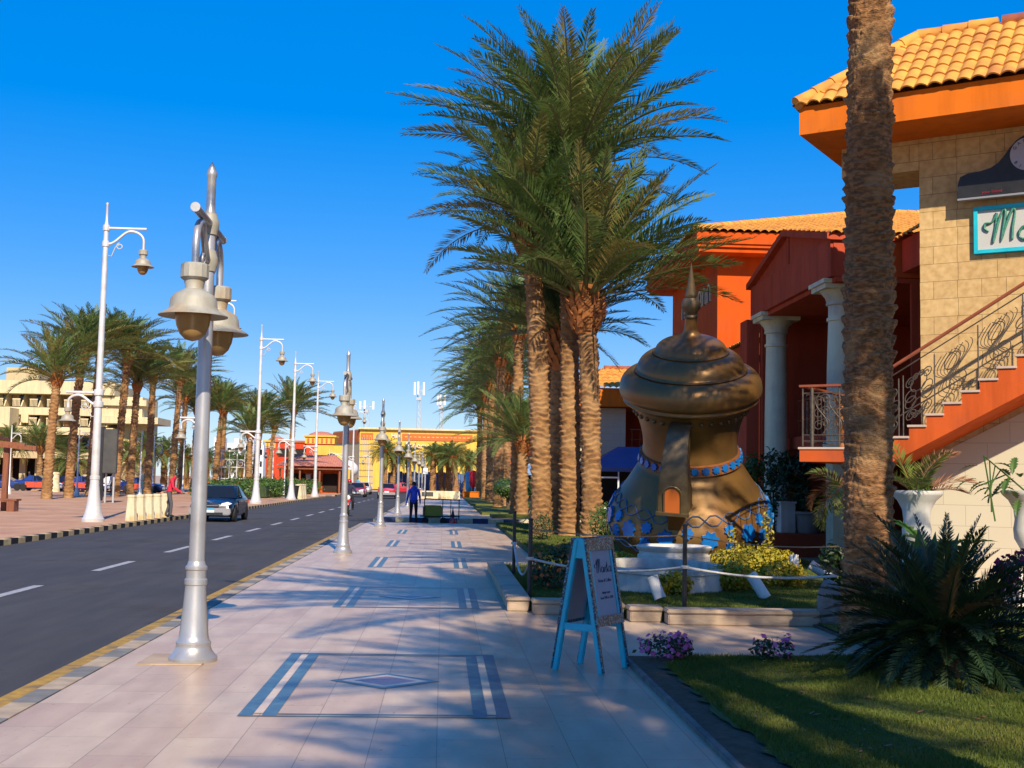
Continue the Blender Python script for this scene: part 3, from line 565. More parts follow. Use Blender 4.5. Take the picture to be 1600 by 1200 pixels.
# ------------------------------------------------------------------ shrubs and small plants
def leaf_cloud(n, cs, size, seed, shell=.55, elong=2.0, up=.3):
    r = np.random.default_rng(seed); cs = np.array(cs, float)       # rows: x y z rx ry rz
    w_ = (cs[:, 3]*cs[:, 4]*cs[:, 5])**(2/3); pick = r.choice(len(cs), n, p=w_/w_.sum()); c = cs[pick]
    d = r.normal(size=(n, 3)); d /= np.linalg.norm(d, axis=1)[:, None]
    rad = shell + (1-shell)*r.random(n)**.6; rad *= 1+.10*r.normal(size=n)
    P = c[:, :3] + d*c[:, 3:]*rad[:, None]
    nrm = d + r.normal(size=(n, 3))*.7; nrm[:, 2] += up; nrm /= np.linalg.norm(nrm, axis=1)[:, None]
    a = np.cross(nrm, r.normal(size=(n, 3))); a /= np.linalg.norm(a, axis=1)[:, None]; b = np.cross(nrm, a)
    l = size*r.uniform(.6, 1.3, n)[:, None]; w2 = l/elong
    V = np.stack([P-a*l*.5, P+b*w2*.5+nrm*l*.06, P+a*l*.5, P-b*w2*.5+nrm*l*.06], 1).reshape(-1, 3)
    V[:, 2] = np.maximum(V[:, 2], .01)
    return V, np.arange(4*n).reshape(-1, 4)
def shrub(name, label, cat, loc, cs, n, size, m, seed, group=None, flowers=None, stems=0, fl_size=.05, fl_n=0):
    t = thing(name, label, cat, loc, group=group)
    V, Fq = leaf_cloud(n, cs, size, seed); fast_mesh('foliage', V, Fq, m, parent=t)
    if stems:
        b = MB(); r = random.Random(seed)
        for i in range(stems):
            c = cs[i % len(cs)]; b.tube([(c[0]*.2+r.uniform(-.03, .03), c[1]*.2, 0), (c[0]*.7, c[1]*.7, c[2]*.6), (c[0]+r.uniform(-.1, .1)*c[3], c[1], c[2]+.5*c[5])], [.012, .009, .005], 5)
        b.build('stem', M['stemb'], t)
    if flowers:
        V, Fq = leaf_cloud(fl_n, [(c[0], c[1], c[2]+.03, c[3]*1.05, c[4]*1.05, c[5]*1.1) for c in cs], fl_size, seed+1, shell=.9, elong=1.1, up=.6)
        fast_mesh('flowers', V, Fq, flowers, parent=t)
    return t
GY = 'golden shrubs round the fountain'
for (px, py, Y, w_, h_, n, lab) in ((1175, 885, 20.6, .85, .42, 2600, 'large golden shrub mound in front of the copper pot, right of the basin'), (1140, 918, 17.2, .42, .34, 1300, 'rounded golden shrub in front of the white pond wall'), (1222, 916, 18.0, .40, .32, 1200, 'small golden shrub between the two white tube lights'),
        (968, 872, 21, .42, .26, 1200, 'golden shrub showing right of the sign board behind the white pond'), (1052, 915, 16.4, .30, .28, 800, 'small yellow-green shrub leaning on the pond wall at the rope post')):
    p = at(px, py, Y); cs = [(0, 0, h_*.6, w_*.7, w_*.6, h_*.6), (w_*.5, .05, h_*.5, w_*.45, w_*.4, h_*.5), (-w_*.5, -.05, h_*.5, w_*.45, w_*.4, h_*.5), (w_*.2, -.2, h_*.7, w_*.3, w_*.3, h_*.45)]
    shrub('golden_shrub', lab, 'shrub', (p.x, Y, .12), cs, n, .075, M['shrub_yellow'], n, GY, stems=6)
def sprig(name, label, loc, h, m, seed, n=46, sz=.08, group=None):
    t = thing(name, label, 'plant', loc, group=group); r = np.random.default_rng(seed)
    V, Fq = leaf_cloud(n, [(.03*math.sin(k), .03*math.cos(k), h*(.25+.75*k/6), .09, .09, h*.10) for k in range(7)], sz, seed, shell=.5)
    fast_mesh('foliage', V, Fq, m, parent=t); MB().tube([(0, 0, 0), (.02, 0, h*.5), (0, 0, h)], [.01, .008, .004], 5).build('stem', M['stemb'], t)
p = at(1200, 880, 21.2); sprig('upright_sprig', 'tall golden sprig rising at the right foot of the copper pot', (p.x, 21.2, .35), .75, M['shrub_yellow'], 5, 90)
p = at(1146, 880, 20.4); sprig('upright_sprig', 'smaller golden sprig in the middle before the copper pot', (p.x, 20.4, .35), .5, M['shrub_yellow'], 6, 60)
shrub('tall_shrub', 'dark leafy shrub growing in front of the left cream column', 'shrub', (at(1224, 800, 28.6).x, 28.6, .55), [(0, 0, .9, .45, .45, .8), (.25, 0, 1.4, .4, .4, .5), (-.2, .1, 1.5, .35, .35, .45), (.55, 0, 1.7, .25, .25, .3)], 1700, .13, M['shrub_dark'], 61, stems=8)
shrub('tall_shrub', 'light green shrub between the copper pot and the left column', 'shrub', (at(1172, 800, 27.5).x, 27.5, .1), [(0, 0, 1.4, .3, .3, .6), (.1, 0, 1.9, .22, .22, .35)], 620, .13, M['shrub'], 62, stems=6)
shrub('small_shrub', 'green shrub at the foot of the near palm behind the tube lights', 'shrub', (at(1312, 900, 17.6).x, 17.6, .1), [(0, 0, .3, .25, .25, .3), (-.1, 0, .5, .2, .2, .2)], 520, .10, M['shrub_dark'], 63, stems=5)
shrub('small_shrub', 'dark round shrub at the foot of the tall palm cluster', 'shrub', (at(848, 830, 31.6).x, 31.6, .1), [(0, 0, .35, .28, .28, .36)], 900, .06, M['shrub_dark'], 64, stems=3)
shrub('small_shrub', 'bright green hedge bush left of the copper pot beside the palm trunk', 'shrub', (at(948, 805, 30).x, 30, .1), [(0, 0, .5, .35, .5, .55), (0, .8, .5, .4, .5, .5)], 1500, .07, M['shrub'], 65, stems=3)
shrub('orange_flowers', 'loose orange flowering plant behind the turquoise sign', 'flowers', (at(868, 900, 17).x, 17, .12), [(0, 0, .3, .32, .25, .3), (-.2, 0, .25, .2, .2, .22), (.2, 0, .45, .2, .2, .25)], 800, .07, M['shrub_dark'], 66, flowers=M['orange_fl'], fl_n=90, fl_size=.07, stems=6)
for (px, py, Y, w_, n, lab, fl, fn) in ((1040, 1020, 11.25, .24, 420, 'pink flower clump at the corner of the front lawn', 'pink', 150), (1192, 1024, 11.2, .10, 160, 'tiny dark plant with pink blooms on the lawn edge', 'pink', 14), (1225, 1024, 11.25, .08, 90, 'small pink flower tuft right of the tiny dark plant', 'pink', 30)):
    p = gr(px, py+8, .05); shrub('pink_flowers', lab, 'flowers', (p.x, p.y, .04), [(0, 0, .10, w_, .16, .10), (w_*.5, 0, .12, w_*.5, .1, .1)], n, .05, M['shrub_dark'], n, 'pink flowers on the lawn edge', flowers=M[fl], fl_n=fn, fl_size=.05)
p = at(1580, 890, 10.4); shrub('bougainvillea', 'magenta bougainvillea spray at the right edge behind the cycad', 'flowers', (p.x, 10.4, .05), [(0, 0, .85, .14, .1, .1), (.12, 0, .95, .1, .1, .07), (-.1, 0, .76, .1, .1, .08)], 120, .06, M['shrub'], 71, flowers=M['magenta'], fl_n=200, fl_size=.055, stems=4)
# clipped hedges
def hedge_ball(x, y, z, sx, sz, lab, h, seed, n=2600):
    t = thing('hedge_ball', lab, 'hedge', (x, y, 0), group='clipped hedge balls')
    V, Fq = leaf_cloud(n, [(0, 0, z, sx, sx, sz)], .09, seed, shell=.9); fast_mesh('foliage', V, Fq, M['shrub'], parent=t)
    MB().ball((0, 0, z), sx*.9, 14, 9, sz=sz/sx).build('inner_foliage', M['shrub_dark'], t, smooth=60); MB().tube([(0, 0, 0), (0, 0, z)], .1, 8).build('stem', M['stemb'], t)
hedge_ball(at(794, 760, 68).x, 68, 1.25, .85, .55, 'clipped round hedge on a stem left of the young palm', 1, 81)
hedge_ball(at(838, 760, 64).x, 64, 1.25, .6, .55, 'clipped round hedge half hidden right of the young palm', 1, 82)
def hedge(x0, x1, y0, y1, h, lab, seed, n, fl=None, fn=0):
    t = thing('hedge', lab, 'hedge', ((x0+x1)/2, (y0+y1)/2, 0), group='hedges along the plaza edge'); a, b = (x1-x0)/2, (y1-y0)/2
    cs = [(random.uniform(-a, a)*.8, q, h*.5, a*.5+.3, 1.1, h*.55) for q in np.linspace(-b, b, int(b*2/.9)+2)]
    V, Fq = leaf_cloud(int(n*2.4), cs, .22, seed, shell=.55); fast_mesh('foliage', V, Fq, M['shrub'], parent=t)
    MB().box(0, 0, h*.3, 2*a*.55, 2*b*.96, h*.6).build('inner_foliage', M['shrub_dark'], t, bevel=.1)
    if fl: V, Fq = leaf_cloud(fn, cs, .2, seed+1, shell=.95, elong=1.2); fast_mesh('flowers', V, Fq, fl, parent=t)
hedge(-17, -12.9, 84, 92, 1.3, 'leafy hedge with orange flowers behind the parked blue car', 91, 2600, M['orange_fl'], 160)
hedge(-16.5, -12.6, 94, 107, 1.5, 'long dark green hedge behind the street lamps', 92, 3400)
hedge(-16, -12.5, 121, 133, 1.4, 'far hedge with orange blooms beside the kiosk', 93, 1800, M['orange_fl'], 240)

# ------------------------------------------------------------------ cycad, potted palms, broad leaves
def fan(name, nf, L, seed, emin, emax, droop, nl, ll, wd, mats, dry=0, power=1.0, vee=35, r0=.06, wind=(0, 0), start=.12):
    r = np.random.default_rng(seed); Vs = []; Fs = []; mi = []; o = 0
    for i in range(nf):
        t = (i+.5)/nf; el = math.radians(emax-(emax-emin)*t**power + r.uniform(-5, 5)); az = i*2.39996 + r.uniform(-.2, .2)
        V, ring, q = frond(L*r.uniform(.85, 1.1), el, az, r.uniform(*droop), nl, ll, wd, r, wind, vee=vee, start=start)
        off = np.array([math.cos(az)*r0, math.sin(az)*r0, 0]); dr = r.random() < dry
        Vs += [V+off, ring+off]; nv = len(V); Fs += [np.arange(nv).reshape(-1, 4)+o, q+o+nv]; mi += [1 if dr else 0]*(nv//4)+[2]*len(q); o += nv+len(ring)
    ob = fast_mesh(name, np.vstack(Vs), np.vstack(Fs), mats, mi); return ob
t = thing('cycad', 'large dark cycad with stiff arching fronds at the foot of the near palm', 'cycad', (4.22, 10.1, .04), scale=.86)
o = fan('fronds', 110, 1.22, 5, -25, 84, (.25, .95), 70, .19, .019, [M['cycad'], M['cycad_tan'], M['cycad']], dry=.05, power=.85, vee=28, r0=.10); o.parent = t; o.location = (0, 0, .42)
V, Fq = trunk_mb(.5, .17, .15, .09, 9, 30, 6, 77, amp=.12, flare=.1); fast_mesh('trunk', V, Fq, M['trunk_near'], parent=t)
def broad_leaf(mb, base, tip, width, sag, n=9, split=0):
    base = Vector(base); tip = Vector(tip); d = tip-base; s_ = d.cross(Vector((0, 0, 1))); s_.normalize(); nn = s_.cross(d).normalized(); vs = []; fs = []
    for i in range(n+1):
        u = i/n; c = base + d*u + nn*(sag*math.sin(math.pi*u)*d.length); wv = width*math.sin(math.pi*(.06+.94*u)**.8)*.5
        if split and i % 2: wv *= 1-split
        vs += [c - s_*wv + nn*wv*.35, c, c + s_*wv + nn*wv*.35]
    for i in range(n):
        o = i*3; fs += [(o, o+1, o+4, o+3), (o+1, o+2, o+5, o+4)]
    mb.add(vs, fs)
t = thing('broad_leaf_plant', 'upright banana-like plant with long plain leaves behind the cycad', 'plant', (4.75, 11.9, .05)); b = MB(); r = random.Random(4)
for i in range(9):
    a = i*2.4; q = r.uniform(.15, .5); b2 = Vector((.05*math.cos(a), .05*math.sin(a), .35)); broad_leaf(b, b2, b2+Vector((q*math.cos(a), q*math.sin(a), r.uniform(.5, .85))), .2, -.06, 10)
b.build('leaf_blade', M['banana'], t, smooth=60); MB().tube([(0, 0, 0), (0, 0, .5)], [.06, .04], 8).build('stem', M['banana'], t)
t = thing('split_leaf_plant', 'bright split-leaf plant against the cream wall between the urns', 'plant', (6.45, 15.6, .05)); b = MB()
for i in range(13):
    a = i*2.4+.3; q = r.uniform(.2, .6); b2 = Vector((.2*math.cos(a), .2*math.sin(a), r.uniform(.5, .95))); broad_leaf(b, b2, b2+Vector((q*math.cos(a), q*math.sin(a), r.uniform(.05, .4))), .3, .1, 14, .45)
b.build('leaf_blade', M['banana'], t)
b = MB()
for i in range(6): b.tube([(0, 0, 0), (.2*math.cos(i), .2*math.sin(i), .9)], .012, 5)
b.build('stem', M['shrub'], t)
def urn_prof(): return [(.20, 0), (.20, .06), (.12, .10), (.10, .16), (.13, .22), (.175, .30), (.185, .42), (.165, .55), (.18, .68), (.24, .80), (.315, .87), (.33, .90), (.33, .93), (.29, .93), (.24, .86)]
def urn(px, Y, lab):
    p = at(px, 765, Y); t = thing('urn_planter', lab, 'planter', (p.x, Y, 0), group='white urns beside the steps', scale=1.0)
    MB().lathe([(r_*1.06, z_*1.05+p.z-.99) for r_, z_ in urn_prof()], 32).build('urn', M['white'], t, smooth=40)
    MB().box(0, 0, (p.z-.99)/2, .5, .5, p.z-.99).box(0, 0, .06, .62, .62, .12).build('pedestal', M['white'], t, bevel=.015)
    MB().lathe([(.001, p.z-.08), (.28, p.z-.08)], 20).build('soil', M['soil'], t); return p
p = urn(1432, 16.4, 'white flared urn with a palm, standing left of the other urn beside the near trunk')
t = thing('potted_palm', 'young palm with reddish tips growing in the left white urn', 'plant', (p.x, 16.4, p.z-.08))
o = fan('fronds', 9, .85, 9, 18, 75, (.5, 1.1), 34, .30, .022, [M['areca'], M['areca_dry'], M['areca_dry']], dry=.45, vee=20, r0=.03, wind=(.35, 0)); o.parent = t
shrub('urn_filler', 'light green leafy plant at the middle of the left urn', 'plant', (p.x+.05, 16.3, p.z-.08), [(0, 0, .12, .12, .1, .14)], 110, .10, M['shrub'], 75)
p = urn(1606, 16.4, 'white flared urn at the right edge of the picture beneath the steps')
t = thing('trailing_plant', 'trailing split-leaf plant spilling from the right urn', 'plant', (p.x-.15, 16.3, p.z-.05)); b = MB()
for i in range(20):
    a = math.pi+r.uniform(-1.2, 1.2); q = r.uniform(.1, .75); zz = r.uniform(-.1, .5); b2 = Vector((q*.8*math.cos(a), q*.6*math.sin(a), zz)); broad_leaf(b, b2, b2+Vector((.28*math.cos(a), .2*math.sin(a), r.uniform(-.25, .12))), .13, .1, 12, .5)
b.build('leaf_blade', M['shrub'], t)
b = MB()
for i in range(5): b.tube([(.1, 0, 0), (-.2-.1*i, -.05*i, .25+.06*i), (-.55, -.1*i, .1-.12*i)], .012, 5)
b.build('stem', M['shrub'], t)
t = thing('drooping_palm', 'brown drooping potted palm half hidden by the near trunk', 'plant', (at(1322, 800, 17.5).x, 17.5, 0))
o = fan('fronds', 16, .75, 19, -25, 70, (1.2, 2.0), 30, .24, .022, [M['areca'], M['areca_dry'], M['areca_dry']], dry=.5, vee=10, r0=.03); o.parent = t; o.location = (0, 0, 1.55)
MB().tube([(0, 0, 0), (.03, 0, .8), (0, 0, 1.55)], [.07, .06, .05], 8).build('stem', M['trunk'], t)
# ------------------------------------------------------------------ street lamps
def lamp_head(parent, sc=1.0, m=None, z=0, x=0, y=0):
    """hanging head, its top at (x, y, z): cap, bell, glass"""
    m = m or M['lamp_grey']; q = sc
    b = MB().lathe([(.02*q, 0), (.10*q, -.005*q), (.118*q, -.02*q), (.118*q, -.125*q), (.10*q, -.14*q), (.085*q, -.15*q), (.075*q, -.21*q), (.08*q, -.225*q)], 28, (x, y, z), flute=(2, 3, .045))
    c = b.build('lamp_cap', m, parent, smooth=35)
    b = MB().lathe([(.08*q, -.222*q), (.115*q, -.24*q), (.165*q, -.27*q), (.19*q, -.31*q), (.197*q, -.375*q), (.21*q, -.40*q), (.255*q, -.425*q), (.285*q, -.445*q), (.285*q, -.452*q), (.25*q, -.44*q), (.19*q, -.415*q), (.13*q, -.41*q)], 36, (x, y, z))
    b.build('lamp_shade', m, parent, smooth=40)
    b = MB().lathe([(.15*q, -.412*q), (.148*q, -.45*q), (.135*q, -.53*q), (.105*q, -.60*q), (.06*q, -.645*q), (.001, -.66*q)], 28, (x, y, z))
    b.build('globe', M['amber'], parent, smooth=60)
def s_arm(x0, z0, x1, ztop, zend, ax=0):
    pts = []
    for i in range(9):                    # rising part of the swan neck
        u = i/8; pts.append((x0+(x1-x0)*.62*u, z0+(ztop-z0)*(3*u*u-2*u**3)))
    xc = x0+(x1-x0)*.62
    for i in range(1, 8):
        a = math.pi/2*(i/7); pts.append((xc+(x1-xc)*math.sin(a), ztop-(ztop-zend)*.55*(1-math.cos(a))))
    pts.append((x1, zend))
    return [((p, 0, z) if ax == 0 else (0, p, z)) for p, z in pts]
def spiral(c, r0, r1, turns, a0=0, n=22, plane='xz'):
    out = []
    for i in range(n+1):
        u = i/n; a = a0+turns*2*math.pi*u; r_ = r0+(r1-r0)*u
        out.append((c[0]+r_*math.cos(a), c[1], c[2]+r_*math.sin(a)) if plane == 'xz' else (c[0], c[1]+r_*math.cos(a), c[2]+r_*math.sin(a)))
    return out
def double_lamp(label):
    t = thing('double_street_lamp', label, 'street lamp', group='two headed silver lamps along the pavement kerb')
    prof = [(.205, 0), (.208, .035), (.195, .05), (.165, .085), (.15, .12), (.146, .14), (.15, .15), (.15, .165), (.135, .18), (.125, .22), (.115, .36), (.10, .50), (.092, .62), (.09, .65), (.098, .66), (.098, .70), (.086, .715), (.086, .78), (.095, .79), (.095, .81), (.078, .83), (.071, .86)]
    MB().lathe(prof, 40, flute=(9, 12, .03)).build('lamp_base', M['silver'], t, smooth=35)
    MB().lathe([(.069, .85), (.062, 2.9), (.055, 3.2), (.052, 3.95)], 24).build('pole', M['silver'], t, smooth=60)
    MB().lathe([(.052, 3.93), (.04, 3.98), (.040, 4.27), (.046, 4.28), (.046, 4.31), (.03, 4.36), (.001, 4.41)], 20).build('finial', M['silver'], t, smooth=40)
    for z in (3.84, 3.51): MB().lathe([(.056, z-.10), (.068, z-.095), (.07, z-.07), (.08, z-.03), (.082, z), (.08, z+.03), (.066, z+.07), (.064, z+.09), (.055, z+.095)], 22).build('pole_joint', M['lamp_grey'], t, smooth=50)
    for s_ in (-1, 1):
        a = MB().tube([(0, s_*.05, 3.84), (0, s_*.70, 3.84)], .037, 14); a.tube([(0, s_*.70, 3.84), (0, s_*.715, 3.84)], .041, 14)
        a.build('cross_arm', M['silver'], t, smooth=40)
        a = MB().tube([(p[0], p[1]*s_, p[2]) for p in s_arm(.05, 3.50, .62, 3.77, 3.36, ax=1)], .032, 12); a.tube(spiral((0, s_*.25, 3.47), .07, .02, 1.3, plane='yz'), .011, 6)
        a.build('swan_neck', M['silver'], t, smooth=60)
        lamp_head(t, 1.0, z=3.38, y=s_*.62)
    return t
o = double_lamp('nearest two-headed silver lamp with a weathered head, large in the left foreground'); o.location = (-2.13, 10.85, 0); o.rotation_euler.z = .02
for i, lab in enumerate(('second nearest two-headed silver lamp at the kerb', 'third two-headed silver lamp, at the end of the near pavement', 'fourth two-headed silver lamp, first beyond the side road', 'fifth two-headed silver lamp, to the left of the man in blue', 'sixth two-headed silver lamp, above the man in blue', 'seventh two-headed silver lamp, beside the small square sign', 'eighth two-headed silver lamp, small before the blue hoarding', 'farthest two-headed silver lamp of the kerb row')):
    c = copy_tree(o); c['label'] = lab; c.location = (-2.12+.02*i, 26.6+15.25*i, 0); c.rotation_euler.z = random.uniform(-.04, .04)
def tall_lamp(label):
    t = thing('tall_street_lamp', label, 'street lamp', group='tall white street lamps along the plaza kerb')
    MB().lathe([(.37, 0), (.37, .10), (.33, .14), (.29, .25), (.24, .5), (.19, .9), (.155, 1.25), (.15, 1.4), (.165, 1.42), (.165, 1.52), (.14, 1.55)], 28).build('lamp_base', M['white_metal'], t, smooth=35)
    MB().lathe([(.14, 1.5), (.125, 3.9), (.11, 4.4), (.085, 9.2), (.075, 10.1), (.045, 10.25), (.035, 10.8), (.05, 10.82), (.05, 10.86), (.001, 10.9)], 18).build('pole', M['white_metal'], t, smooth=40)
    for z, r_ in ((10.0, .12), (9.45, .12), (4.35, .17), (3.95, .17)): MB().lathe([(r_*.6, z-.12), (r_*.95, z-.09), (r_, z), (r_*.95, z+.09), (r_*.6, z+.12)], 16).build('pole_joint', M['white_metal'], t, smooth=50)
    for s_, zb, zj, ze, L, q, rr in ((1, 10.0, 9.45, 9.28, 1.28, 1.32, .045), (-1, 4.35, 3.95, 3.83, 1.0, 1.02, .05)):
        MB().tube([(0, 0, zb), (s_*(L+.08), 0, zb)], rr, 10).build('cross_arm', M['white_metal'], t, smooth=40)
        a = MB().tube([(p[0]*s_, p[1], p[2]) for p in s_arm(.1, zj, L, zb-.09, ze)], rr*.95, 10); a.tube([(s_*.1, 0, zj-.4), (s_*.22, 0, zj-.42), (s_*.33, 0, zj-.1)]+spiral((s_*.48, 0, zj-.07), .12, .05, 1.2*s_, a0=math.pi/2), rr*.4, 6)
        a.build('swan_neck', M['white_metal'], t, smooth=60)
        lamp_head(t, q, z=ze, x=s_*L)
    return t
o = tall_lamp('nearest tall white street lamp on the plaza kerb, large at the left'); o.location = (-11.7, 41.8, 0)
for (x, y, lab) in ((-11.45, 58.5, 'tall white street lamp hidden behind the near silver lamp but for its low arm'), (-11.25, 74.5, 'tall white street lamp right of the parked blue car'), (-11.05, 90, 'tall white street lamp beside the black bin'), (-11.0, 106, 'tall white street lamp at the corner of the plaza kerb'), (-11.2, 137, 'tall white street lamp beyond the left side road'), (-11.2, 152, 'farthest tall white street lamp')):
    c = copy_tree(o); c['label'] = lab; c.location = (x, y, 0)
def low_lamp(label):
    t = thing('low_lamp', label, 'street lamp', group='small white lamps out on the plaza')
    MB().lathe([(.22, 0), (.2, .12), (.13, .5), (.07, .62), (.05, 4.6), (.03, 5.1)], 12).build('pole', M['white_metal'], t, smooth=40)
    a = MB().tube([(0, 0, 4.5), (.75, 0, 4.5)], .03, 6); a.tube(s_arm(.03, 4.1, .7, 4.42, 3.95), .03, 6); a.build('swan_neck', M['white_metal'], t)
    lamp_head(t, .9, z=3.95, x=.7); return t
o = low_lamp('thin white lamp at the far left before the hotel shops'); o.location = (at(14, 760, 92).x, 92, 0)
for (px, Y, rz, lab) in ((120, 88, 0, 'small white lamp just left of the tall near street lamp'), (158, 95, 3.14, 'small white lamp behind the black panel'), (218, 98, 3.14, 'small bluish lamp pole between plaza palms'), (238, 112, 0, 'small white lamp above the cement bollards'), (285, 116, 0, 'small white lamp by the man in red'), (425, 116, 3.14, 'small white lamp in front of the kiosk hedge'),
        (444, 100, 0, 'slim pole lamp with a square box near the plaza corner'), (513, 140, 0, 'small white lamp in front of the kiosk roof'), (335, 132, 0, 'small white lamp over the roof of the parked blue car'), (575, 150, 3.14, 'small far lamp left of the blue hoarding')):
    c = copy_tree(o); c['label'] = lab; c.location = (at(px, 770, Y).x, Y, 0); c.rotation_euler.z = rz

# ------------------------------------------------------------------ the giant copper coffee pot
PX, PY, PZ, K = 5.07, 24.85, .34, .01285
t = thing('coffee_pot_monument', 'giant copper coffee pot monument with blue stars on the lawn', 'monument', (PX, PY, PZ))
TILT = R(21)          # the jug leans towards the street as if pouring
_dv = Vector((-PX, -PY, 0)).normalized(); t.rotation_euler = Matrix.Rotation(TILT, 3, Vector((0, 0, 1)).cross(_dv)).to_euler()
def pr(*a): return [(r_*K, (868-y)*K) for r_, y in a]
body = pr((100, 868), (112, 860), (121, 845), (126, 825), (127, 812), (124, 798), (117, 784), (108, 770), (99, 757), (91, 744), (84, 733), (79, 726), (76, 718), (74, 705), (72.5, 690), (74, 674), (77.5, 658), (83, 642), (90, 626))
def body_r(z):
    for (r0, z0), (r1, z1) in zip(body, body[1:]):
        if z0 <= z <= z1: return r0+(r1-r0)*(z-z0)/(z1-z0), (r1-r0)/(z1-z0)
    return body[-1][0], 0
def fine(p, n=4):
    out = []
    for i in range(len(p)-1):
        p0 = p[max(i-1, 0)]; p1 = p[i]; p2 = p[i+1]; p3 = p[min(i+2, len(p)-1)]
        for k in range(n):
            u = k/n; out.append(tuple(.5*(2*b+(c-a)*u+(2*a-5*b+4*c-d)*u*u+(3*b-a-3*c+d)*u**3) for a, b, c, d in zip(p0, p1, p2, p3)))
    return out+[p[-1]]
MB().lathe(fine(body), 96).build('pot_body', M['copper'], t, smooth=60)
lid = pr((90, 626), (101, 621), (103.5, 618), (102, 614), (107.5, 609), (108.5, 602), (107, 592), (103, 584), (97, 578), (89, 574.5), (84, 575.5), (85.5, 573), (82, 570.5), (80, 564), (75, 556), (67, 549.5), (60, 547), (57, 548), (58, 545), (54.5, 543), (51, 536), (44, 530), (36, 526.5), (26, 523), (17, 520), (11.5, 514), (9.5, 505), (9, 492))
MB().lathe(fine(lid, 3), 96).build('pot_lid', M['copper'], t, smooth=45)
fin = pr((9, 494), (11, 490), (9, 487), (10, 484), (14, 478), (14.5, 471), (12, 465), (8.5, 461), (9.5, 458), (8.5, 455), (6, 446), (3.5, 430), (1.5, 416), (.1, 408))
MB().lathe(fin, 32).build('finial', M['copper_dark'], t, smooth=40)
# neck band
z0, z1 = (868-721)*K, (868-704)*K
MB().lathe([(body_r(z0)[0]+.015, z0), (body_r(z0)[0]+.05, z0+.02), (body_r((z0+z1)/2)[0]+.03, (z0+z1)/2), (body_r(z1)[0]+.05, z1-.02), (body_r(z1)[0]+.01, z1)], 96).build('neck_band', M['copper_red'], t, smooth=40)
def star_on(name, a, z, r_, mb_mat, parent, pts=8, prof=body_r, lift=.012, inner=.74, th=.03):
    br, sl_ = prof(z); n = Vector((math.cos(a), math.sin(a), -sl_)).normalized(); tt = Vector((-math.sin(a), math.cos(a), 0)); up = n.cross(tt) * -1
    if up.z < 0: up = -up
    c = Vector((br*math.cos(a), br*math.sin(a), z)) + n*lift
    vs = [];  k = pts*2
    for w_ in (-.05, th):
        for i in range(k):
            q = r_*(1 if i % 2 == 0 else inner); an = 2*math.pi*i/k+.2; vs.append(c + tt*(q*math.cos(an)) + up*(q*math.sin(an)) + n*w_)
    b = MB().add(vs, [tuple(range(k, 2*k))] + [(i, (i+1) % k, k+(i+1) % k, k+i) for i in range(k)])
    return b.build(name, mb_mat, parent)
zb = (z0+z1)/2
for i in range(30): star_on('blue_star', 2*math.pi*i/30, zb, .085, M['medal'], t, lift=.045)
for i in range(36):
    a = 2*math.pi*i/36; z = (868-636)*K; rr = body_r(z)[0]
    MB().ball((rr*math.cos(a), rr*math.sin(a), z), .05, 8, 6).build('rim_stud', M['copper_dark'], t, smooth=60)
# honeycomb chain and stars on the belly: stars in groups of one large and two small
DIRC = math.atan2(-PY, -PX)
NG = 12
for i in range(NG):
    a = DIRC + 2*math.pi*(i+.5)/NG - .02
    star_on('blue_star', a, (868-803)*K, .185, M['medal'], t)
    star_on('blue_star', a+math.pi/NG, (868-793)*K, .125, M['medal'], t); star_on('blue_star', a+math.pi/NG, (868-815)*K, .125, M['medal'], t)
def wrap(a, z, d=.014):
    q = body_r(z)[0]+d; return (q*math.cos(a), q*math.sin(a), z)
for zc, hh in ((868-777, 6.5), (868-829, 4.5)):
    b = MB(); nh = 26
    for ph in (0, 1):
        pts = []
        for i in range(nh*6+1):
            u = i/6; fr = (u+ph) % 2
            lev = max(-1, min(1, 2.2*(abs(fr-1)*2-1)*.75))
            pts.append(wrap(2*math.pi*i/(nh*6), (zc+hh*lev)*K))
        b.tube(pts, .013, 5, cap=False)
    b.build('honeycomb_trim', M['trimblue'], t, smooth=60)
# the spout: a square beak with an arched opening that points at the street
sa = DIRC - .16; d = Vector((math.cos(sa), math.sin(sa), 0)); sd = Vector((-d.y, d.x, 0))
ctr = [(.88, 2.90, .19, .10), (1.12, 2.92, .20, .14), (1.38, 2.78, .21, .17), (1.58, 2.52, .23, .20), (1.69, 2.18, .26, .22), (1.73, 1.82, .29, .235), (1.74, 1.52, .30, .24)]
vs = []; 
for i, (rr, z, hw, th) in enumerate(ctr):
    p0 = ctr[max(i-1, 0)]; p1 = ctr[min(i+1, len(ctr)-1)]; tg = Vector((p1[0]-p0[0], p1[1]-p0[1])).normalized(); nx, nz = -tg.y, tg.x
    for u, v in ((-1, 1), (1, 1), (1, -1), (-1, -1)):
        c = d*(rr+nx*th*v) + Vector((0, 0, z+nz*th*v)) + sd*(hw*u); vs.append(c)
n = len(ctr)
b = MB().add(vs, [(i*4+k, i*4+(k+1) % 4, i*4+4+(k+1) % 4, i*4+4+k) for i in range(n-1) for k in range(4)] + [(0, 1, 2, 3), tuple((n-1)*4+k for k in (3, 2, 1, 0))])
sp = b.build('spout', M['copper_dark'], t, smooth=35, bevel=.02)
def arch(w_, h, n=10): return [(-w_, 0), (w_, 0)] + [(w_*math.cos(a), h-w_+w_*math.sin(a)) for a in np.linspace(0, math.pi, n)]
fz = 1.53
front = d*1.976
T = lambda u, v, w_: tuple(front + sd*u + Vector((0, 0, fz+v)) + d*w_)
MB().prism(arch(.15, .52), -.01, .006, T).build('spout_niche', M['niche'], sp)
fr = MB(); A1 = arch(.15, .52); A2 = [(-.30, -.03), (.30, -.03)]
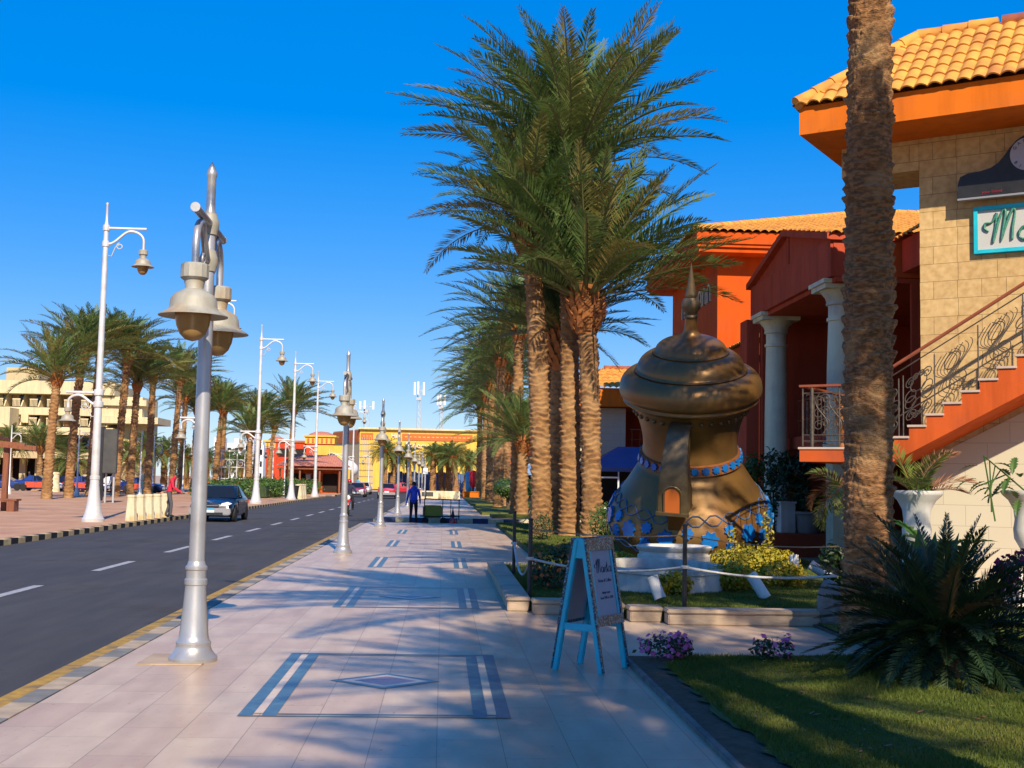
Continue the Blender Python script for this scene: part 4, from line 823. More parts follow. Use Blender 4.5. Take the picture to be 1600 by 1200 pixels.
pts = [T(u*1.08, v*1.03, .01) for u, v in A1[1:]] + [T(A1[0][0]*1.08, 0, .01)]
fr.tube(pts, .02, 6); fr.box(*(front + Vector((0, 0, fz-.01)) + d*.02), .05, .62, .06, rz=sa); fr.build('spout_frame', M['copper_dark'], sp)
b = MB(); b.prism([(.9, .2), (1.45, .2), (1.6, 1.53), (.9, 2.2)], -.16, .16, lambda u, v, w_: tuple(d*u + Vector((0, 0, v)) + sd*w_)); b.build('spout_bracket', M['copper_red'], t, bevel=.01)
# ------------------------------------------------------------------ fountain basin and pond
bx, by = 3.86, 20.2
t = thing('fountain_basin', 'round white fountain basin with a band of blue stars in front of the copper pot', 'fountain', (bx, by, .0))
MB().lathe([(.40, 0), (.42, .02), (.44, .14), (.54, .15), (.54, .33), (.56, .34), (.60, .36), (.60, .44), (.57, .46), (.57, .50), (.61, .53), (.63, .58), (.60, .60), (.55, .59), (.45, .45), (.001, .44)], 48).build('basin', M['white_stone'], t, smooth=35)
MB().lathe([(.545, .165), (.555, .17), (.555, .325), (.545, .33)], 48).build('star_band', M['copper_red'], t, smooth=40)
for i in range(22): star_on('blue_star', 2*math.pi*i/22, .25, .058, M['medal'], t, prof=lambda z: (.555, 0), lift=.005, th=.012)
t = thing('pond_wall', 'low white pond wall under the fountain basin', 'wall', (3.2, 18.0, .06))
def oval(rx, ry, n=40): return [(rx*math.cos(2*math.pi*i/n), ry*math.sin(2*math.pi*i/n)) for i in range(n)]
o1, o2 = oval(.95, 1.5), oval(.82, 1.37); n = 40
vs = [(x, y, 0) for x, y in o1] + [(x, y, .30) for x, y in o1] + [(x*1.02, y*1.02, .31) for x, y in o1] + [(x*1.02, y*1.02, .37) for x, y in o1] + [(x, y, .37) for x, y in o2] + [(x, y, .1) for x, y in o2]
MB().add(vs, [(k*n+i, k*n+(i+1) % n, (k+1)*n+(i+1) % n, (k+1)*n+i) for k in range(5) for i in range(n)]).build('wall', M['white_stone'], t, smooth=35)
MB().prism(o2, .1, .22).build('water', M['glass'], t)
# white tube lights lying in the shrubs
for (px, py, qx, qy, Y, lab) in ((1173, 897, 1197, 935, 16.0, 'white tube light leaning left in front of the golden shrub'), (1240, 868, 1243, 902, 19.5, 'upright white tube light behind the golden shrub mound'), (1266, 882, 1302, 906, 18.4, 'white tube light lying over to the right beside the near palm'),
        (1206, 894, 1196, 908, 18.6, 'short white tube light stub among golden shrubs'), (1019, 902, 1032, 936, 15.4, 'white tube light below the basin, left of the rope post')):
    a = at(px, py, Y+.1); b_ = at(qx, qy, Y); b_.z = max(b_.z, .13); t = thing('tube_light', lab, 'garden light', b_, group='white tube lights on the fountain lawn')
    a = a-b_; dr = a.normalized()
    MB().tube([(0, 0, 0), a*.97], .075, 18).build('housing', M['white'], t, smooth=40); MB().tube([a*.94, a], .08, 18).tube([a*.965, a+dr*.004], .062, 14).build('rim', M['white'], t, smooth=40)
# rope posts and ropes
GP = 'black rope posts round the fountain lawn'; posts = {}
for (x, y, h, lab) in ((2.93, 14.62, 1.03, 'black rope post in front of the copper pot'), (1.15, 15.8, 1.03, 'black rope post left of the turquoise sign, nearer of two'), (1.17, 19.7, 1.03, 'black rope post left of the turquoise sign, farther of two'), (2.2, 30.5, .95, 'black rope post by the tall palm cluster')):
    t = thing('rope_post', lab, 'post', (x, y, .1), group=GP)
    MB().lathe([(.028, 0), (.028, h-.02), (.036, h-.015), (.036, h), (.001, h+.01)], 12).build('post', M['black'], t, smooth=40)
    MB().lathe([(.045, .50), (.05, .52), (.045, .54)], 12).build('rope_ring', M['rope'], t)
def rope(a, b_, sag, m, lab, r_=.017):
    a = Vector(a); b_ = Vector(b_); pts = [tuple(a.lerp(b_, i/16) - Vector((0, 0, sag*4*(i/16)*(1-i/16)))) for i in range(17)]
    tag(MB().tube(pts, r_, 6).build('rope', m, smooth=60), lab, 'rope', 'ropes round the fountain lawn')
rope((1.15, 15.8, .62), (2.93, 14.62, .62), .10, M['rope'], 'white rope hanging behind the turquoise sign')
rope((2.93, 14.62, .62), (4.75, 14.5, .55), .07, M['rope'], 'white rope from the front post to the rock by the palm')
rope((1.15, 15.8, .62), (1.17, 19.7, .62), .34, M['rope'], 'slack white rope between the two posts beside the pavement')
rope((2.93, 14.62, 1.0), (5.2, 15.8, .84), .06, M['rope_tan'], 'thin tan rope in front of the pot, right of the post', .009)
rope((2.93, 14.62, 1.0), (1.17, 15.8, 1.0), .05, M['rope_tan'], 'thin tan rope in front of the basin, left of the post', .009)
rope((1.17, 19.7, 1.0), (2.2, 30.5, .9), .15, M['rope_tan'], 'thin dark rope running back to the palm cluster', .009)
def rock(x, y, z, s_, seed, lab):
    r = random.Random(seed); bm = bmesh.new(); bmesh.ops.create_icosphere(bm, subdivisions=3, radius=1)
    dirs = [Vector((r.gauss(0, 1), r.gauss(0, 1), r.gauss(0, 1))).normalized() for _ in range(14)]
    for v in bm.verts:
        k_ = min(1, min(.85/max(.05, v.co.dot(q)) if v.co.dot(q) > 0 else 9 for q in dirs)); v.co = Vector((v.co.x*s_[0], v.co.y*s_[1], v.co.z*s_[2]))*k_*(1+r.uniform(-.02, .02))
    me = bpy.data.meshes.new('rock'); bm.to_mesh(me); bm.free(); me.materials.append(M['rock']); o = bpy.data.objects.new('rock', me); COL.objects.link(o); o.location = (x, y, z)
    tag(o, lab, 'rock')
rock(4.52, 14.0, .24, (.16, .2, .34), 1, 'upright grey rock beside the near palm trunk'); rock(4.55, 8.75, .05, (.3, .24, .17), 2, 'dark grey rock on the lawn at the lower right corner'); rock(4.85, 8.6, .06, (.2, .2, .12), 6, 'smaller dark rock at the very right edge of the lawn')
shrub('orange_ball_flower', 'single orange flower on the lawn under the right white rope', 'flower', (at(1375, 905, 15.6).x-.55, 15.6, .12), [(0, 0, .06, .03, .03, .03)], 14, .04, M['shrub'], 99, flowers=M['orange_fl'], fl_n=24, fl_size=.05)

# ------------------------------------------------------------------ writing
def text_mesh(txt, size, name, m, parent, loc, xdir, updir, extrude=.004, shear=0, align='LEFT', offset=0, space=1.0):
    cu = bpy.data.curves.new('t', 'FONT'); cu.body = txt; cu.size = size; cu.extrude = extrude; cu.shear = shear; cu.align_x = align; cu.offset = offset; cu.space_character = space; cu.resolution_u = 3
    ob = bpy.data.objects.new('t', cu); COL.objects.link(ob); dg = bpy.context.evaluated_depsgraph_get(); me = bpy.data.meshes.new_from_object(ob.evaluated_get(dg)); bpy.data.objects.remove(ob); bpy.data.curves.remove(cu)
    me.materials.clear(); me.materials.append(m); x = Vector(xdir).normalized(); u = Vector(updir).normalized(); n = x.cross(u)
    o = bpy.data.objects.new(name, me); COL.objects.link(o)
    if parent: o.parent = parent
    o.matrix_local = Matrix(((x.x, u.x, n.x, loc[0]), (x.y, u.y, n.y, loc[1]), (x.z, u.z, n.z, loc[2]), (0, 0, 0, 1))); return o
def script_word(word, o3, xd, ud, h, parent, m, name, r_):
    """handwritten word as one bent tube per letter"""
    G = {'M': [(0, .35), (-.12, .45), (-.1, .6), (.08, .62), (.2, .8), (.24, .9), (.2, .5), (.12, 0), (.28, .6), (.42, .98), (.5, .95), (.44, .5), (.36, .02), (.52, .55), (.70, .98), (.78, .92), (.70, .4), (.68, .05)],
         'a': [(.36, .38), (.2, .42), (.06, .28), (.06, .1), (.2, .02), (.34, .16), (.38, .40), (.36, .12), (.44, .03)], 'n': [(0, .38), (.06, .04), (.1, .25), (.24, .4), (.32, .3), (.32, .06), (.42, .04)],
         't': [(.12, .75), (.08, .3), (.12, .05), (.26, .06), (.08, .3), (.0, .5), (.28, .52)], ' ': []}
    W = {'M': .84, 'a': .46, 'n': .46, 't': .34}; x = 0; b = MB(); xd = Vector(xd).normalized(); ud = Vector(ud).normalized(); o3 = Vector(o3)
    for ch in word:
        p2 = fine(G[ch], 3); b.tube([o3 + xd*((x+u)*h) + ud*(v*h) for u, v in p2], [r_*(.65+.5*abs(math.sin(i*.35))) for i in range(len(p2))], 6); x += W[ch]
    return b.build(name, m, parent, smooth=60)
# ------------------------------------------------------------------ turquoise A-board
t = thing('sandwich_board', 'turquoise mosaic-edged sandwich board standing on the pavement', 'sign board', (1.0, 10.55, 0))
wv = Vector((.55, .835, 0)); sv = Vector((.835, -.55, 0)); H = 1.12; SP = .44; WD = .47
apx = sv*(SP*.5); up = Vector((0, 0, 1))
def leg(base, top, nm):
    b = MB().bar(base, top, .05, .045); return b.build(nm, M['turq'], t, bevel=.006)
for wq in (0, WD):
    leg(wv*wq, apx - sv*.03 + wv*wq + up*H, 'leg'); leg(sv*SP + wv*wq, apx + sv*.03 + wv*wq + up*H, 'leg')
    b = MB().bar(sv*(SP*.15) + wv*wq + up*.38, sv*(SP*.85) + wv*wq + up*.38, .03, .06); b.prism([(SP*.5-.06, H-.16), (SP*.5+.06, H-.16), (SP*.5+.035, H+.01), (SP*.5-.035, H+.01)], -.015, .015, lambda u, v, w_: tuple(sv*u + up*v + wv*(wq+w_))); b.build('brace', M['turq'], t, bevel=.004)
for side in (1, -1):
    e0 = (sv*(SP if side > 0 else 0)); fdir = (apx + sv*.03*side + up*H - e0).normalized(); nrm = wv.cross(fdir)*(1); nrm.normalize()
    if nrm.dot(sv)*side < 0: nrm = -nrm
    P = lambda a, u, c: tuple(e0 + fdir*a + wv*u + nrm*c)        # a up the leg, u across, c outwards
    LL = (apx + sv*.03*side + up*H - e0).length; a0, a1 = LL*.345, LL*.995
    bd = MB().prism([(a0+.03, .02), (a1-.03, .02), (a1-.03, WD-.02), (a0+.03, WD-.02)], .012, .024, P).build('board', M['board'], t)
    fr = MB()
    for (p, q, r_, s_) in ((a0, 0, a0+.085, WD), (a1-.095, 0, a1+.01, WD)): fr.prism([(p, q-.03), (r_, q-.03), (r_, s_+.03), (p, s_+.03)], .018, .042, P)
    for q in (-.03, WD-.005): fr.prism([(a0+.085, q), (a1-.095, q), (a1-.095, q+.035), (a0+.085, q+.035)], .018, .040, P); fr.prism([(.01, q), (a0, q), (a0, q+.03), (.01, q+.03)], .024, .034, P)
    fr.build('mosaic_frame', M['mosaic'], t)
    st = MB()
    for q in (.012, WD-.05): st.prism([(a0+.085, q), (a1-.095, q), (a1-.095, q+.038), (a0+.085, q+.038)], .012, .032, P)
    st.build('frame_strip', M['turq'], t)
    if side > 0:
        script_word('Manta', P(a1-.29, .11, .026), wv, fdir, .12, bd, M['ink'], 'lettering', .0030)
        for txt, aa, sz in (('House & Coffee', a1-.37, .042), ('always open', a1-.47, .034), ('from 9:00 to 23:00', a1-.515, .034)): text_mesh(txt, sz, 'lettering', M['ink'], bd, P(aa, WD*.54, .025), wv, fdir, .001, align='CENTER', space=.95)
# ------------------------------------------------------------------ roofs of clay tile
def tile_roof(mb, o, u, v, ulen, vmax, tw=.22, rh=.36, amp=.05, res=8, m=0):
    """rolls run along v (upslope), repeated along u; vmax(u) gives the slope length at u"""
    o, u, v = Vector(o), Vector(u).normalized(), Vector(v).normalized(); n = u.cross(v).normalized()
    if n.z < 0: n = -n
    nu = int(ulen/tw*res); us = [i*ulen/nu for i in range(nu+1)]
    vm = max(vmax(q) for q in us); rows = int(vm/rh)+1
    for r_ in range(rows):
        v0 = r_*rh; jit = [random.uniform(-.012, .012) for _ in range(int(ulen/tw)+2)]
        vs = []; ok = []
        for q in us:
            ph = (q/tw) % 1.0; bump_ = amp*(abs(math.sin(math.pi*ph))**.8)*1.15; k = jit[int(q/tw)]
            a = v0 - .03 + k; e = min(v0+rh+.02, vmax(q)); okk = e > v0; ok.append(okk); e = max(e, v0)
            P0 = o + u*q + v*a + n*(bump_+.034); P1 = o + u*q + v*e + n*(bump_*.85+.006); PB = o + u*q + v*a + n*(bump_+.008)
            vs += [PB, P0, P1]
        fs = []
        for i in range(nu):
            if ok[i] and ok[i+1]: fs += [(i*3, i*3+3, i*3+4, i*3+1), (i*3+1, i*3+4, i*3+5, i*3+2)]
        if fs: mb.add(vs, fs, m)
def ridge(mb, a, b, r_=.11, step=.36, m=0):
    a, b = Vector(a), Vector(b); L_ = (b-a).length; k = max(1, int(L_/step)); dd = (b-a)/k
    for i in range(k): mb.tube([a+dd*i, a+dd*(i+1.08)], [r_*1.12, r_*.92], 10, m)
def open_frame(b, w_, h, th, dp, T, m=0):      # rectangular frame in (u,v), thickness dp along w
    for x0, x1, y0, y1 in ((-w_/2-th, -w_/2, -th, h+th), (w_/2, w_/2+th, -th, h+th), (-w_/2, w_/2, h, h+th), (-w_/2, w_/2, -th, 0)): b.prism([(x0, y0), (x1, y0), (x1, y1), (x0, y1)], 0, dp, T, m)
def arch_ring(b, w_, h, th, a, c, T, m=0, n=12):   # arched band of width th round an opening 2w_ x h
    o1 = [(w_, 0)] + [(w_*math.cos(q), h-w_+w_*math.sin(q)) for q in np.linspace(0, math.pi, n)] + [(-w_, 0)]
    W = w_+th; o2 = [(W, 0)] + [(W*math.cos(q), h-w_+W*math.sin(q)) for q in np.linspace(0, math.pi, n)] + [(-W, 0)]
    for i in range(len(o1)-1): b.prism([o1[i], o2[i], o2[i+1], o1[i+1]], a, c, T, m)

# ------------------------------------------------------------------ stone building with the outside steps (right foreground)
C0 = Vector((8.0, 20.0, 0)); AZ = -R(35); UX = Vector((math.cos(AZ), math.sin(AZ), 0)); NY = Vector((-math.sin(AZ), math.cos(AZ), 0))
def onwall(px, py, ly=0.0):                   # photo pixel -> (lx, z) on the wall plane at local depth ly
    d_ = ray(px, py); o_ = Vector((0, 0, EYE)); k_ = ((C0+NY*ly)-o_).dot(NY)/d_.dot(NY); p_ = o_+d_*k_; return ((p_-C0).dot(UX), p_.z)
SB = thing('stone_building', 'sandstone block building with orange eave and clay tiles at the right edge', 'building', C0, AZ)
MB().box(4.5, 3.0, 3.79, 9, 6, 7.577).build('wall', M['stone'], SB)
MB().box(-.667, .6, 7.31, 1.326, 1.2, .535).build('lintel_beam', M['stone'], SB)
b = MB().prism([(-1.7, -1.19), (9.5, -1.19), (9.5, 6.5), (.0, 6.5), (.0, 2.0), (-1.7, 2.0)], 7.58, 8.06); b.build('eave', M['orange'], SB)
rf = MB(); d0, hh = 1.65, 1.42; sl_ = math.hypot(d0, hh)
tile_roof(rf, (-1.76, -1.25, 8.07), (1, 0, 0), (0, d0, hh), 11.2, lambda q: min(sl_, q/d0*sl_))
tile_roof(rf, (-1.76, 2.05, 8.07), (0, -1, 0), (d0, 0, hh), 3.3, lambda q: min(sl_, q/d0*sl_, (3.3-q)/d0*sl_), res=6)
tile_roof(rf, (9.4, 2.05, 8.07), (-1, 0, 0), (0, -d0, hh), 11.1, lambda q: min(sl_, (11.1-q)/d0*sl_), res=4)
roof = rf.build('roof', M['tile'], SB, smooth=50)
rd = MB(); ridge(rd, (-1.74, -1.23, 8.12), (-.1, .4, 9.54)); ridge(rd, (-.1, .42, 9.54), (1.2, .42, 9.54)); rd.build('hip_tiles', M['tile'], roof, smooth=50)
rd = MB(); ridge(rd, (1.3, .46, 9.56), (1.9, .46, 9.56), .10); ridge(rd, (2.2, .46, 9.58), (4.6, .46, 9.58), .13, .22); rd.build('ridge_tiles', M['tile_red'], roof, smooth=50)
# steps: landing, flight, stringer
LZ, RUN, RISE, SX = 2.27, .27, .178, -.18
NS = 15
st = MB()
st.box((-1.7+SX)/2, .2, (2.03+LZ-.04)/2, SX+1.7, 2.78, LZ-.04-2.03)
prof = [(SX, LZ-.04)]
for i in range(NS): prof += [(SX+RUN*i, LZ+RISE*(i+1)-.04), (SX+RUN*(i+1), LZ+RISE*(i+1)-.04)]
e = SX+RUN*NS; ez = LZ+RISE*NS
poly = prof + [(e, ez-.75), (SX+.02, 2.03)]
T = lambda u, v, w_: (u, w_, v)
# triangulate the stepped outline as columns so that no face is concave
for i in range(NS):
    x0 = SX+RUN*i; x1 = x0+RUN; zt = LZ+RISE*(i+1)-.04; zb0 = 2.03+(ez-.75-2.03)*(i/NS); zb1 = 2.03+(ez-.75-2.03)*((i+1)/NS)
    st.prism([(x0, zb0), (x1, zb1), (x1, zt), (x0, zt)], -1.19, -.003, T)
st.box(e+1.5, -.6, ez-.4, 3.0, 1.18, .7)
stair = st.build('staircase', M['orange_red'], SB)
td = MB()
for i in range(NS): td.box(SX+RUN*i+RUN/2-.012, -.61, LZ+RISE*(i+1)-.02, RUN+.03, 1.215, .04)
td.box((-1.7+SX)/2-.01, .2, LZ-.02, SX+1.7+.03, 2.82, .04); td.box(e+1.5, -.61, ez-.02, 3.0, 1.21, .04)
td.build('treads', M['tread'], stair, bevel=.006)
b = MB().prism([(0, 0), (8.9, 0), (8.9, ez-.9), (e, ez-.9), (SX+.2, 2.06), (0, 2.06)], -.012, -.002, T); b.build('painted_base', M['cream_wall'], SB)
# handrail and wrought iron, in the plane just inside the outer edge of the steps
YR = -1.14; slope = RISE/RUN
def zs(x): return LZ + max(0, (x-SX))*slope
hr = MB(); X1 = e+.1
hr.bar((-.62, YR, zs(-.5)+1.02), (X1, YR, zs(X1)+1.10), .07, .045); hr.build('handrail', M['rail'], stair, bevel=.008)
ir = MB()
def W(x, h): return (x, YR, zs(x)+h)
def sc_curve(x0, h0, pts, r_=.009): ir.tube([W(x0+u, h0+v) for u, v in pts], r_, 5)
def circ(x, h, r_, a0=0, turns=1.0, r1=None, n=18): sc_curve(x, h, [((r_+(0 if r1 is None else (r1-r_)*i/n))*math.cos(a0+turns*2*math.pi*i/n), (r_+(0 if r1 is None else (r1-r_)*i/n))*math.sin(a0+turns*2*math.pi*i/n)) for i in range(n+1)])
for h in (.22, .94): ir.tube([W(SX-.35, h), W(X1, h)], .011, 5)
xs = [SX-.3, SX+.10, SX+.17, SX+.66, SX+1.32, SX+1.98, SX+2.2, SX+2.75, SX+3.4]
for x in xs: ir.tube([W(x, .02 if x < SX+.3 else -.18), W(x, 1.04)], .012, 6)
for x in (SX+.17, SX+.66, SX+1.32, SX+1.98, SX+2.75): ir.ball(W(x, -.18), .03, 8, 5)
def scrolls(x0, x1):
    c = (x0+x1)/2; q = (x1-x0)
    for s_ in (-1, 1):
        circ(c, .58+.19*s_, .13, a0=-math.pi/2*s_, turns=1); circ(c-.13*s_, .58+.05, .085); circ(c+.13*s_, .58-.05, .085)
        circ(c-q*.27, .58+.26*s_, .09, turns=1.6, r1=.02); circ(c+q*.27, .58+.26*s_, .09, a0=math.pi, turns=-1.6, r1=.02)
        circ(c-q*.10, .58+.30*s_, .055, turns=1.4, r1=.015); circ(c+q*.10, .58+.30*s_, .055, a0=math.pi, turns=-1.4, r1=.015)
scrolls(SX-.3, SX+.10); scrolls(SX+.17, SX+.66); scrolls(SX+1.98, SX+2.2); scrolls(SX+2.75, SX+3.4)
def waves(x0, x1):
    c = (x0+x1)/2; w_ = x1-x0
    for k in range(5): sc_curve(x0, 0, [(w_*(.18+.08*k)+w_*.20*math.sin(2*math.pi*(v-.22)/.72+k*.25), v) for v in np.linspace(.23, .93, 20)], .007)
    for k in range(5): sc_curve(x0, 0, [(w_*(.30+.09*k)-w_*.22*math.sin(2*math.pi*(v-.22)/.72-k*.2), v) for v in np.linspace(.23, .93, 20)], .007)
    circ(c-.06, .76, .12); circ(c+.02, .40, .13)
waves(SX+.66, SX+1.32); waves(SX+1.32, SX+1.98); waves(SX+2.2, SX+2.75)
ir.build('wrought_iron_railing', M['iron'], stair)
# landing rail
ir = MB(); xa, xb = -1.66, -.62
def Wl(x, h): return (x, YR, LZ+h)
def lc(cx, ch, r_, a0=0, turns=1, r1=None, n=16): ir.tube([Wl(cx+(r_+(0 if r1 is None else (r1-r_)*i/n))*math.cos(a0+turns*2*math.pi*i/n), ch+(r_+(0 if r1 is None else (r1-r_)*i/n))*math.sin(a0+turns*2*math.pi*i/n)) for i in range(n+1)], .009, 5)
for h in (.10, .20, .90): ir.tube([Wl(xa, h), Wl(xb, h)], .011, 5)
for x in (xa, xa+.16, (xa+xb)/2+.1, xb): ir.tube([Wl(x, -.15 if x == xa+.16 else .02), Wl(x, 1.0)], .013 if x != xa+.16 else .03, 6)
for cx in (xa+.32, xa+.55, xa+.82):
    for ch in (.36, .56, .76): lc(cx-.05, ch, .10, turns=1.5, r1=.02); lc(cx+.07, ch+.04, .09, a0=math.pi, turns=-1.5, r1=.02)
    ir.tube([Wl(cx+.1*math.sin(q*6), .2+q*.7) for q in np.linspace(0, 1, 16)], .01, 5)
ir.tube([(xa, YR, LZ+.1), (xa, 1.5, LZ+.1)], .011, 5); ir.tube([(xa, YR, LZ+.9), (xa, 1.5, LZ+.9)], .011, 5)
for k in range(12): ir.tube([(xa, YR+.2*k, LZ+.1), (xa, YR+.2*k, LZ+.9)], .009, 5)
ir.build('landing_railing', M['iron'], stair)
b = MB().bar((xa-.06, YR, LZ+1.02), (xb+.1, YR, LZ+1.02), .07, .045).bar((xa, YR, LZ+1.02), (xa, 1.5, LZ+1.02), .07, .045); b.build('landing_handrail', M['rail'], stair, bevel=.008)
# signs on the stone wall
lx0, zt = onwall(1524, 328); _, zb = onwall(1524, 396); SW = 2.15; hS = zt-zb
t = thing('name_board', 'speckled white name board with turquoise frame and green mosaic script', 'sign board', C0, AZ)
MB().box(lx0+SW/2, -.03, (zt+zb)/2, SW, .05, hS).build('panel', M['terrazzo'], t)
fr = MB()
for x0, x1, z0_, z1_ in ((lx0-.02, lx0+.05, zb-.03, zt+.03), (lx0+SW-.05, lx0+SW+.02, zb-.03, zt+.03), (lx0+.05, lx0+SW-.05, zt-.04, zt+.03), (lx0+.05, lx0+SW-.05, zb-.03, zb+.04)): fr.box((x0+x1)/2, -.045, (z0_+z1_)/2, x1-x0, .09, z1_-z0_)
fr.build('frame', M['turq'], t, bevel=.008)
script_word('Manta', (lx0+.22, -.075, zb+.15), (1, 0, 0), (0, 0, 1), hS*.72, t, M['green_mosaic'], 'lettering', .022)
t = thing('hanging_sign', 'black swooping sign with a white round emblem high on the stone wall', 'sign', C0, AZ)
pz = [onwall(x, y, -.25) for x, y in ((1496, 311), (1496, 290), (1500, 277), (1512, 271), (1530, 268), (1548, 262), (1560, 254), (1569, 243), (1578, 230), (1588, 219), (1600, 211))]
cxe, cze = onwall(1606, 240, -.25)
mir = [(2*cxe-x, z+.0) for x, z in reversed(pz)]
out = pz + [(x, z) for x, z in mir]
zb_ = pz[0][1]
bs = MB()
for (x0, z0_), (x1, z1_) in zip(out, out[1:]):
    if x1-x0 > 1e-4: bs.prism([(x0, zb_), (x1, zb_), (x1, z1_), (x0, z0_)], -.25, -.16, T)
bs.build('sign_body', M['black'], t)
MB().box((pz[0][0]+mir[-1][0])/2, -.20, zb_-.015, mir[-1][0]-pz[0][0], .12, .03).build('bottom_trim', M['bumper'], t)
TE = lambda u, v, w_: (cxe+u, w_, cze+v)
MB().prism([(.27*math.cos(a), .27*math.sin(a)) for a in np.linspace(0, 2*math.pi, 40, endpoint=False)], -.262, -.251, TE).build('emblem_disc', M['board'], t)
for word, aa, stp, s_ in (('GARDEN', 150, -24, 1), ('BISTRO', 215, 24, -1)):
    for i, ch in enumerate(word):
        q = R(aa+stp*i); xd = Vector((math.sin(q)*s_, 0, -math.cos(q)*s_)); ud = Vector((math.cos(q)*s_, 0, math.sin(q)*s_)); rr = .20 if s_ > 0 else .245
        text_mesh(ch, .075, 'emblem_letter', M['ink'], t, (cxe+rr*math.cos(q), -.265, cze+rr*math.sin(q)), xd, ud, .002, align='CENTER')
lx_, lz_ = onwall(1534, 303, -.25); text_mesh('your friend', .07, 'lettering', mat('dim_red_letters', (.25, .012, .03)), t, (lx_, -.255, lz_), (1, 0, 0), (0, 0, 1), .003)
# terracotta urn on the landing
tl = thing('terracotta_urn', 'orange terracotta urn standing on the stair landing behind the railing', 'urn', C0+UX*(-1.0)+NY*(-.75)+Vector((0, 0, LZ)), AZ)
MB().lathe([(.17, 0), (.17, .05), (.13, .1), (.17, .22), (.22, .45), (.235, .62), (.2, .72), (.25, .8), (.25, .85), (.2, .85), (.18, .78)], 24).build('urn', M['terracotta_pot'], tl, smooth=40)

# ------------------------------------------------------------------ portico with gable and cream columns
PT = thing('portico', 'two storey portico with a dark red gable on cream columns', 'building', (0, 0, 0))
GX, Y0, Y1, ZB, ZE, ZP = 7.9, 24.45, 31.05, 5.97, 6.78, 7.52; YM = (Y0+Y1)/2
TX = lambda u, v, w_: (w_, u, v)               # polygons in the Y-Z plane, pushed along X
MB().prism([(Y0, ZB), (Y1, ZB), (Y1, ZE), (YM, ZP), (Y0, ZE)], GX+.06, GX+5.5, TX).build('gable', M['maroon'], PT)
tr = MB(); 
tr.prism([(Y0-.08, ZE-.06), (YM, ZP-.06), (YM, ZP+.08), (Y0-.08, ZE+.08)], GX-.1, GX+5.5, TX); tr.prism([(YM, ZP-.06), (Y1+.08, ZE-.06), (Y1+.08, ZE+.08), (YM, ZP+.08)], GX-.1, GX+5.5, TX)
tr.prism([(YM-.09, ZE-.02), (YM+.09, ZE-.02), (YM+.09, ZP-.08), (YM-.09, ZP-.08)], GX+.03, GX+.2, TX); tr.prism([(Y0+.02, ZB-.003), (Y1-.02, ZB-.003), (Y1-.02, ZE-.02), (Y0+.02, ZE-.02)], GX, GX+.2, TX)
tr.build('cornice', M['maroon'], PT)
MB().prism([(GX+.3, ZB), (GX+5.5, ZB), (GX+5.5, ZE-.06), (GX+.3, ZE-.06)], Y0-.03, Y0+.05, lambda u, v, w_: (u, w_, v)).build('side_fascia', M['orange_red'], PT)
rf = MB(); sl2 = math.hypot(YM-Y0+.1, ZP-ZE)
tile_roof(rf, (GX-.05, Y0-.14, ZE+.06), (1, 0, 0), (0, YM-Y0, ZP-ZE), 5.6, lambda q: sl2, res=6); tile_roof(rf, (GX+5.55, Y1+.14, ZE+.06), (-1, 0, 0), (0, Y0-YM, ZP-ZE), 5.6, lambda q: sl2, res=4)
rf.build('roof', M['tile'], PT, smooth=50)
def column(x, y, z0_, z1_):
    h = z1_-z0_; c = MB().lathe([(.40, 0), (.40, .12), (.36, .14), (.38, .2), (.36, .26), (.30, .30), (.285, h*.5), (.255, h-.85), (.29, h-.84), (.29, h-.78), (.255, h-.77), (.255, h-.52), (.30, h-.5), (.30, h-.46), (.29, h-.44), (.32, h-.34), (.42, h-.22), (.44, h-.2)], 32, (x, y, z0_))
    c.box(x, y, z1_-.15, .96, .96, .10).box(x, y, z1_-.055, 1.06, 1.06, .09).box(x, y, z0_+.02, .9, .9, .16); return c.build('column', M['column'], PT, smooth=38)
column(8.35, 30.2, .54, ZB); column(8.35, 25.2, 2.3, ZB); MB().box(8.35, 25.2, 1.15, .5, .5, 2.28).build('column_pedestal', M['column'], PT, bevel=.02)
MB().box(12.6, 27.8, 3.0, .3, 9.2, 6.1).build('back_wall', M['maroon'], PT); MB().box(10.4, 31.5, 3.4, 4.2, .3, 6.8).build('side_wall', M['maroon'], PT)
MB().box(10.7, 27.9, 2.7, 3.9, 6.6, .3).build('upper_floor', M['maroon'], PT); MB().box(10.2, 27.7, ZB-.06, 4.4, 6.5, .1).build('ceiling', M['maroon'], PT)
b = MB().box(8.1, 31.9, 3.0, .34, .7, 6.0); b.build('pilaster', M['maroon'], PT)
dr = MB()
for (y, z0_, z1_, wd) in ((26, .6, 2.3, 1.3), (29.4, .6, 2.3, 1.3), (26, 2.95, 5.0, 1.3), (29.4, 2.95, 5.0, 1.3)): dr.box(12.44, y, (z0_+z1_)/2, .05, wd, z1_-z0_)
dr.build('door', M['dark'], PT)
MB().box(11.5, 24.5, 4.4, 3.8, .08, 3.1).build('sun_block_wall', M['maroon'], PT)  # added wall: blocks the sun so the portico interior stays dark
rl = MB()
for h in (3.25, 3.75): rl.tube([(8.85, 25.4, h), (8.85, 30.0, h)], .03, 6)
for k in range(18): rl.tube([(8.85, 25.5+.26*k, 2.85), (8.85, 25.5+.26*k, 3.75)], .012, 5)
rl.build('balcony_rail', M['rail'], PT)
t = thing('terrace', 'dark raised terrace in the shade under the portico', 'terrace', (10.2, 30, 0)); MB().box(0, 0, .27, 5.4, 5.2, .54).build('terrace', M['maroon'], t, bevel=.02)
